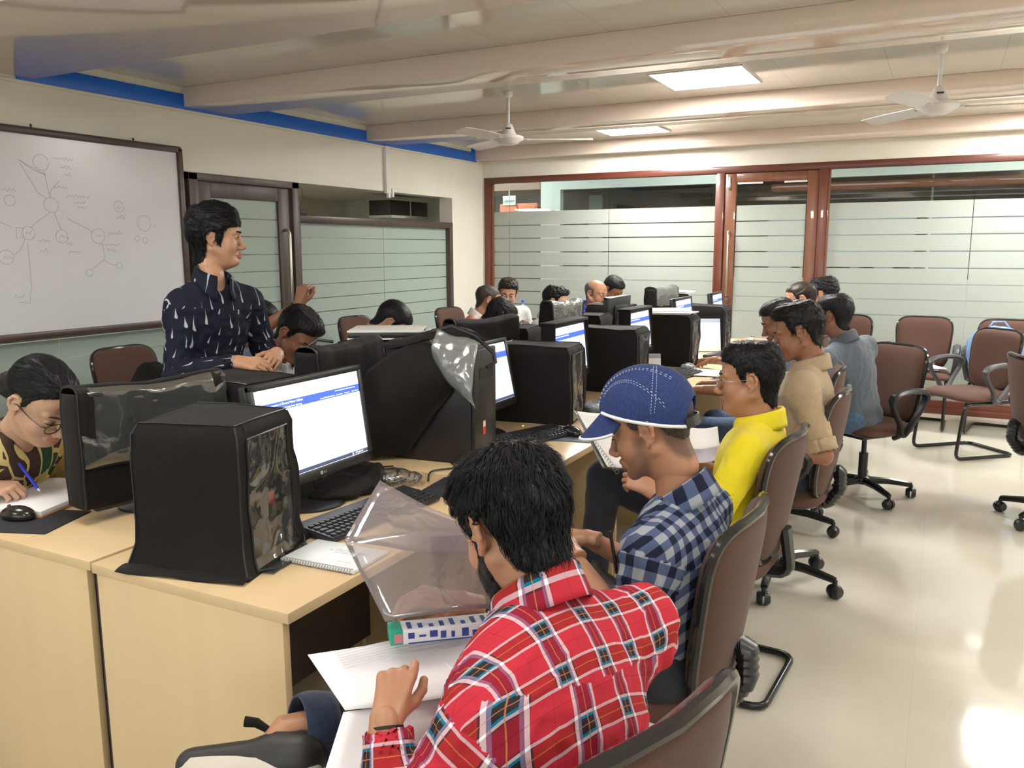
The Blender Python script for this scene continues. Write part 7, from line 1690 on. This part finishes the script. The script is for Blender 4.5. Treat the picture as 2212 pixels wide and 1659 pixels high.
# reader's notebook resting on the knee of the man in yellow
e = empty('spiral_notebook', (-0.95, 2.55, 0.87), label='open spiral notebook with a clear sheet held up left of the blue cap', cat='notebook')
def off2(l): return [tuple(np.array(p)-np.array((-0.95, 2.55, 0.87))) for p in l]
quad_sheet('page', off2([(-1.075, 2.555, 0.955), (-0.955, 2.66, 0.945), (-0.84, 2.58, 0.785), (-0.93, 2.47, 0.80)]), M['paper'], parent=e, bend=0.01, th=0.004)
quad_sheet('clear_sheet', off2([(-1.085, 2.548, 0.962), (-0.98, 2.64, 0.95), (-0.85, 2.56, 0.79), (-0.945, 2.462, 0.795)]), M['clearm'], parent=e, bend=0.02, wave=0.006)
sp = MB(); A_, B_ = V(-1.03, 2.515, 0.905), V(-0.90, 2.475, 0.785)
for i in range(17):
    c = A_*(1-i/16)+B_*(i/16)-V(-0.95, 2.55, 0.87); sp.tube([c+V(0.005*math.cos(t_), 0.004*math.cos(t_), 0.007*math.sin(t_)) for t_ in np.linspace(0, 2*PI, 10)], 0.0009, 5)
sp.build('spiral_binding', MATS['wire'], e)
quad_sheet('paper_sheet', [(-0.80, 2.92, 0.86), (-0.70, 2.99, 0.855), (-0.66, 2.86, 0.815), (-0.77, 2.79, 0.81)], M['paper'], 'white page standing in the lap of the man in yellow', 'paper', 'papers in the yellow shirted man\'s lap', bend=0.01)
quad_sheet('paper_sheet', [(-0.79, 2.90, 0.82), (-0.69, 2.97, 0.81), (-0.64, 2.84, 0.78), (-0.76, 2.77, 0.775)], lilac, 'lilac page under the white one in the lap of the man in yellow', 'paper', 'papers in the yellow shirted man\'s lap', bend=0.02)
def pen(a, b, m, lab, r=0.0042):
    a, b = V(*a), V(*b); e = empty('pen', tuple(a), label=lab, cat='pen'); b = b-a
    MB().tube([b*0, b*0.93], r, 10).build('barrel', m, e); MB().tube([b*0.93, b], [r*0.8, 0.0006], 8).build('tip', M['paper'], e); return e
pen((-2.462, 1.462, 0.905), (-2.372, 1.487, 0.785), mat('bright_blue_plastic', (0.015, 0.03, 0.62), 0.3), 'blue ballpoint pen held by the writing woman', 0.0052)
pen((-0.615, 1.655, 0.885), (-0.60, 1.665, 0.78), M['gloss'], 'black pen standing in the sleeve side of the man in the blue cap')
pen((-0.600, 2.735, 0.845), (-0.585, 2.74, 0.72), gold, 'brown and gold pen clipped to the front of the yellow shirt', 0.0035)
# the woman's papers on a brown board
e = empty('clipboard', (-2.38, 1.51, 0.7505), 0.28, label='brown board carrying a stack of white writing paper under the woman\'s hand', cat='clipboard')
MB().box(-0.13, 0.12, -0.16, 0.17, 0.0, 0.006, 0.001).build('board', mat('brown_board', (0.35, 0.16, 0.07), 0.5), e)
MB().box(-0.125, 0.115, -0.155, 0.165, 0.0065, 0.020, 0.001).build('paper_pad', M['paper'], e)
# dark bag / wallet by the near keyboard
e = empty('pouch', (-1.31, 2.27, 0.7505), 0.3, label='dark blue pouch with a white paper on it near the keyboard end', cat='pouch')
MB().box(-0.07, 0.07, -0.09, 0.09, 0, 0.018, 0.006).build('cloth_body', C['denim'], e)
MB().box(-0.075, 0.02, -0.02, 0.085, 0.0185, 0.020, 0.0003).build('paper', M['paper'], e)
tag(MB().tube([(-1.0, 1.62, 0.0), (-0.95, 1.6, 0.3), (-0.98, 1.7, 0.55)], 0.012, 8).build('footrest_bar', M['steel']), 'thin pale metal bar in the dark below the near desk', 'bar') if False else None
# ================================================================ render look
sc = bpy.context.scene
w = bpy.data.worlds.new('world'); sc.world = w; w.use_nodes = True
w.node_tree.nodes['Background'].inputs[0].default_value = (0.9, 0.95, 1, 1); w.node_tree.nodes['Background'].inputs[1].default_value = 2.0
vs_ = sc.view_settings; vs_.view_transform = 'Standard'; vs_.look = 'None'; vs_.gamma = 1; vs_.use_curve_mapping = False; vs_.exposure = 1.08
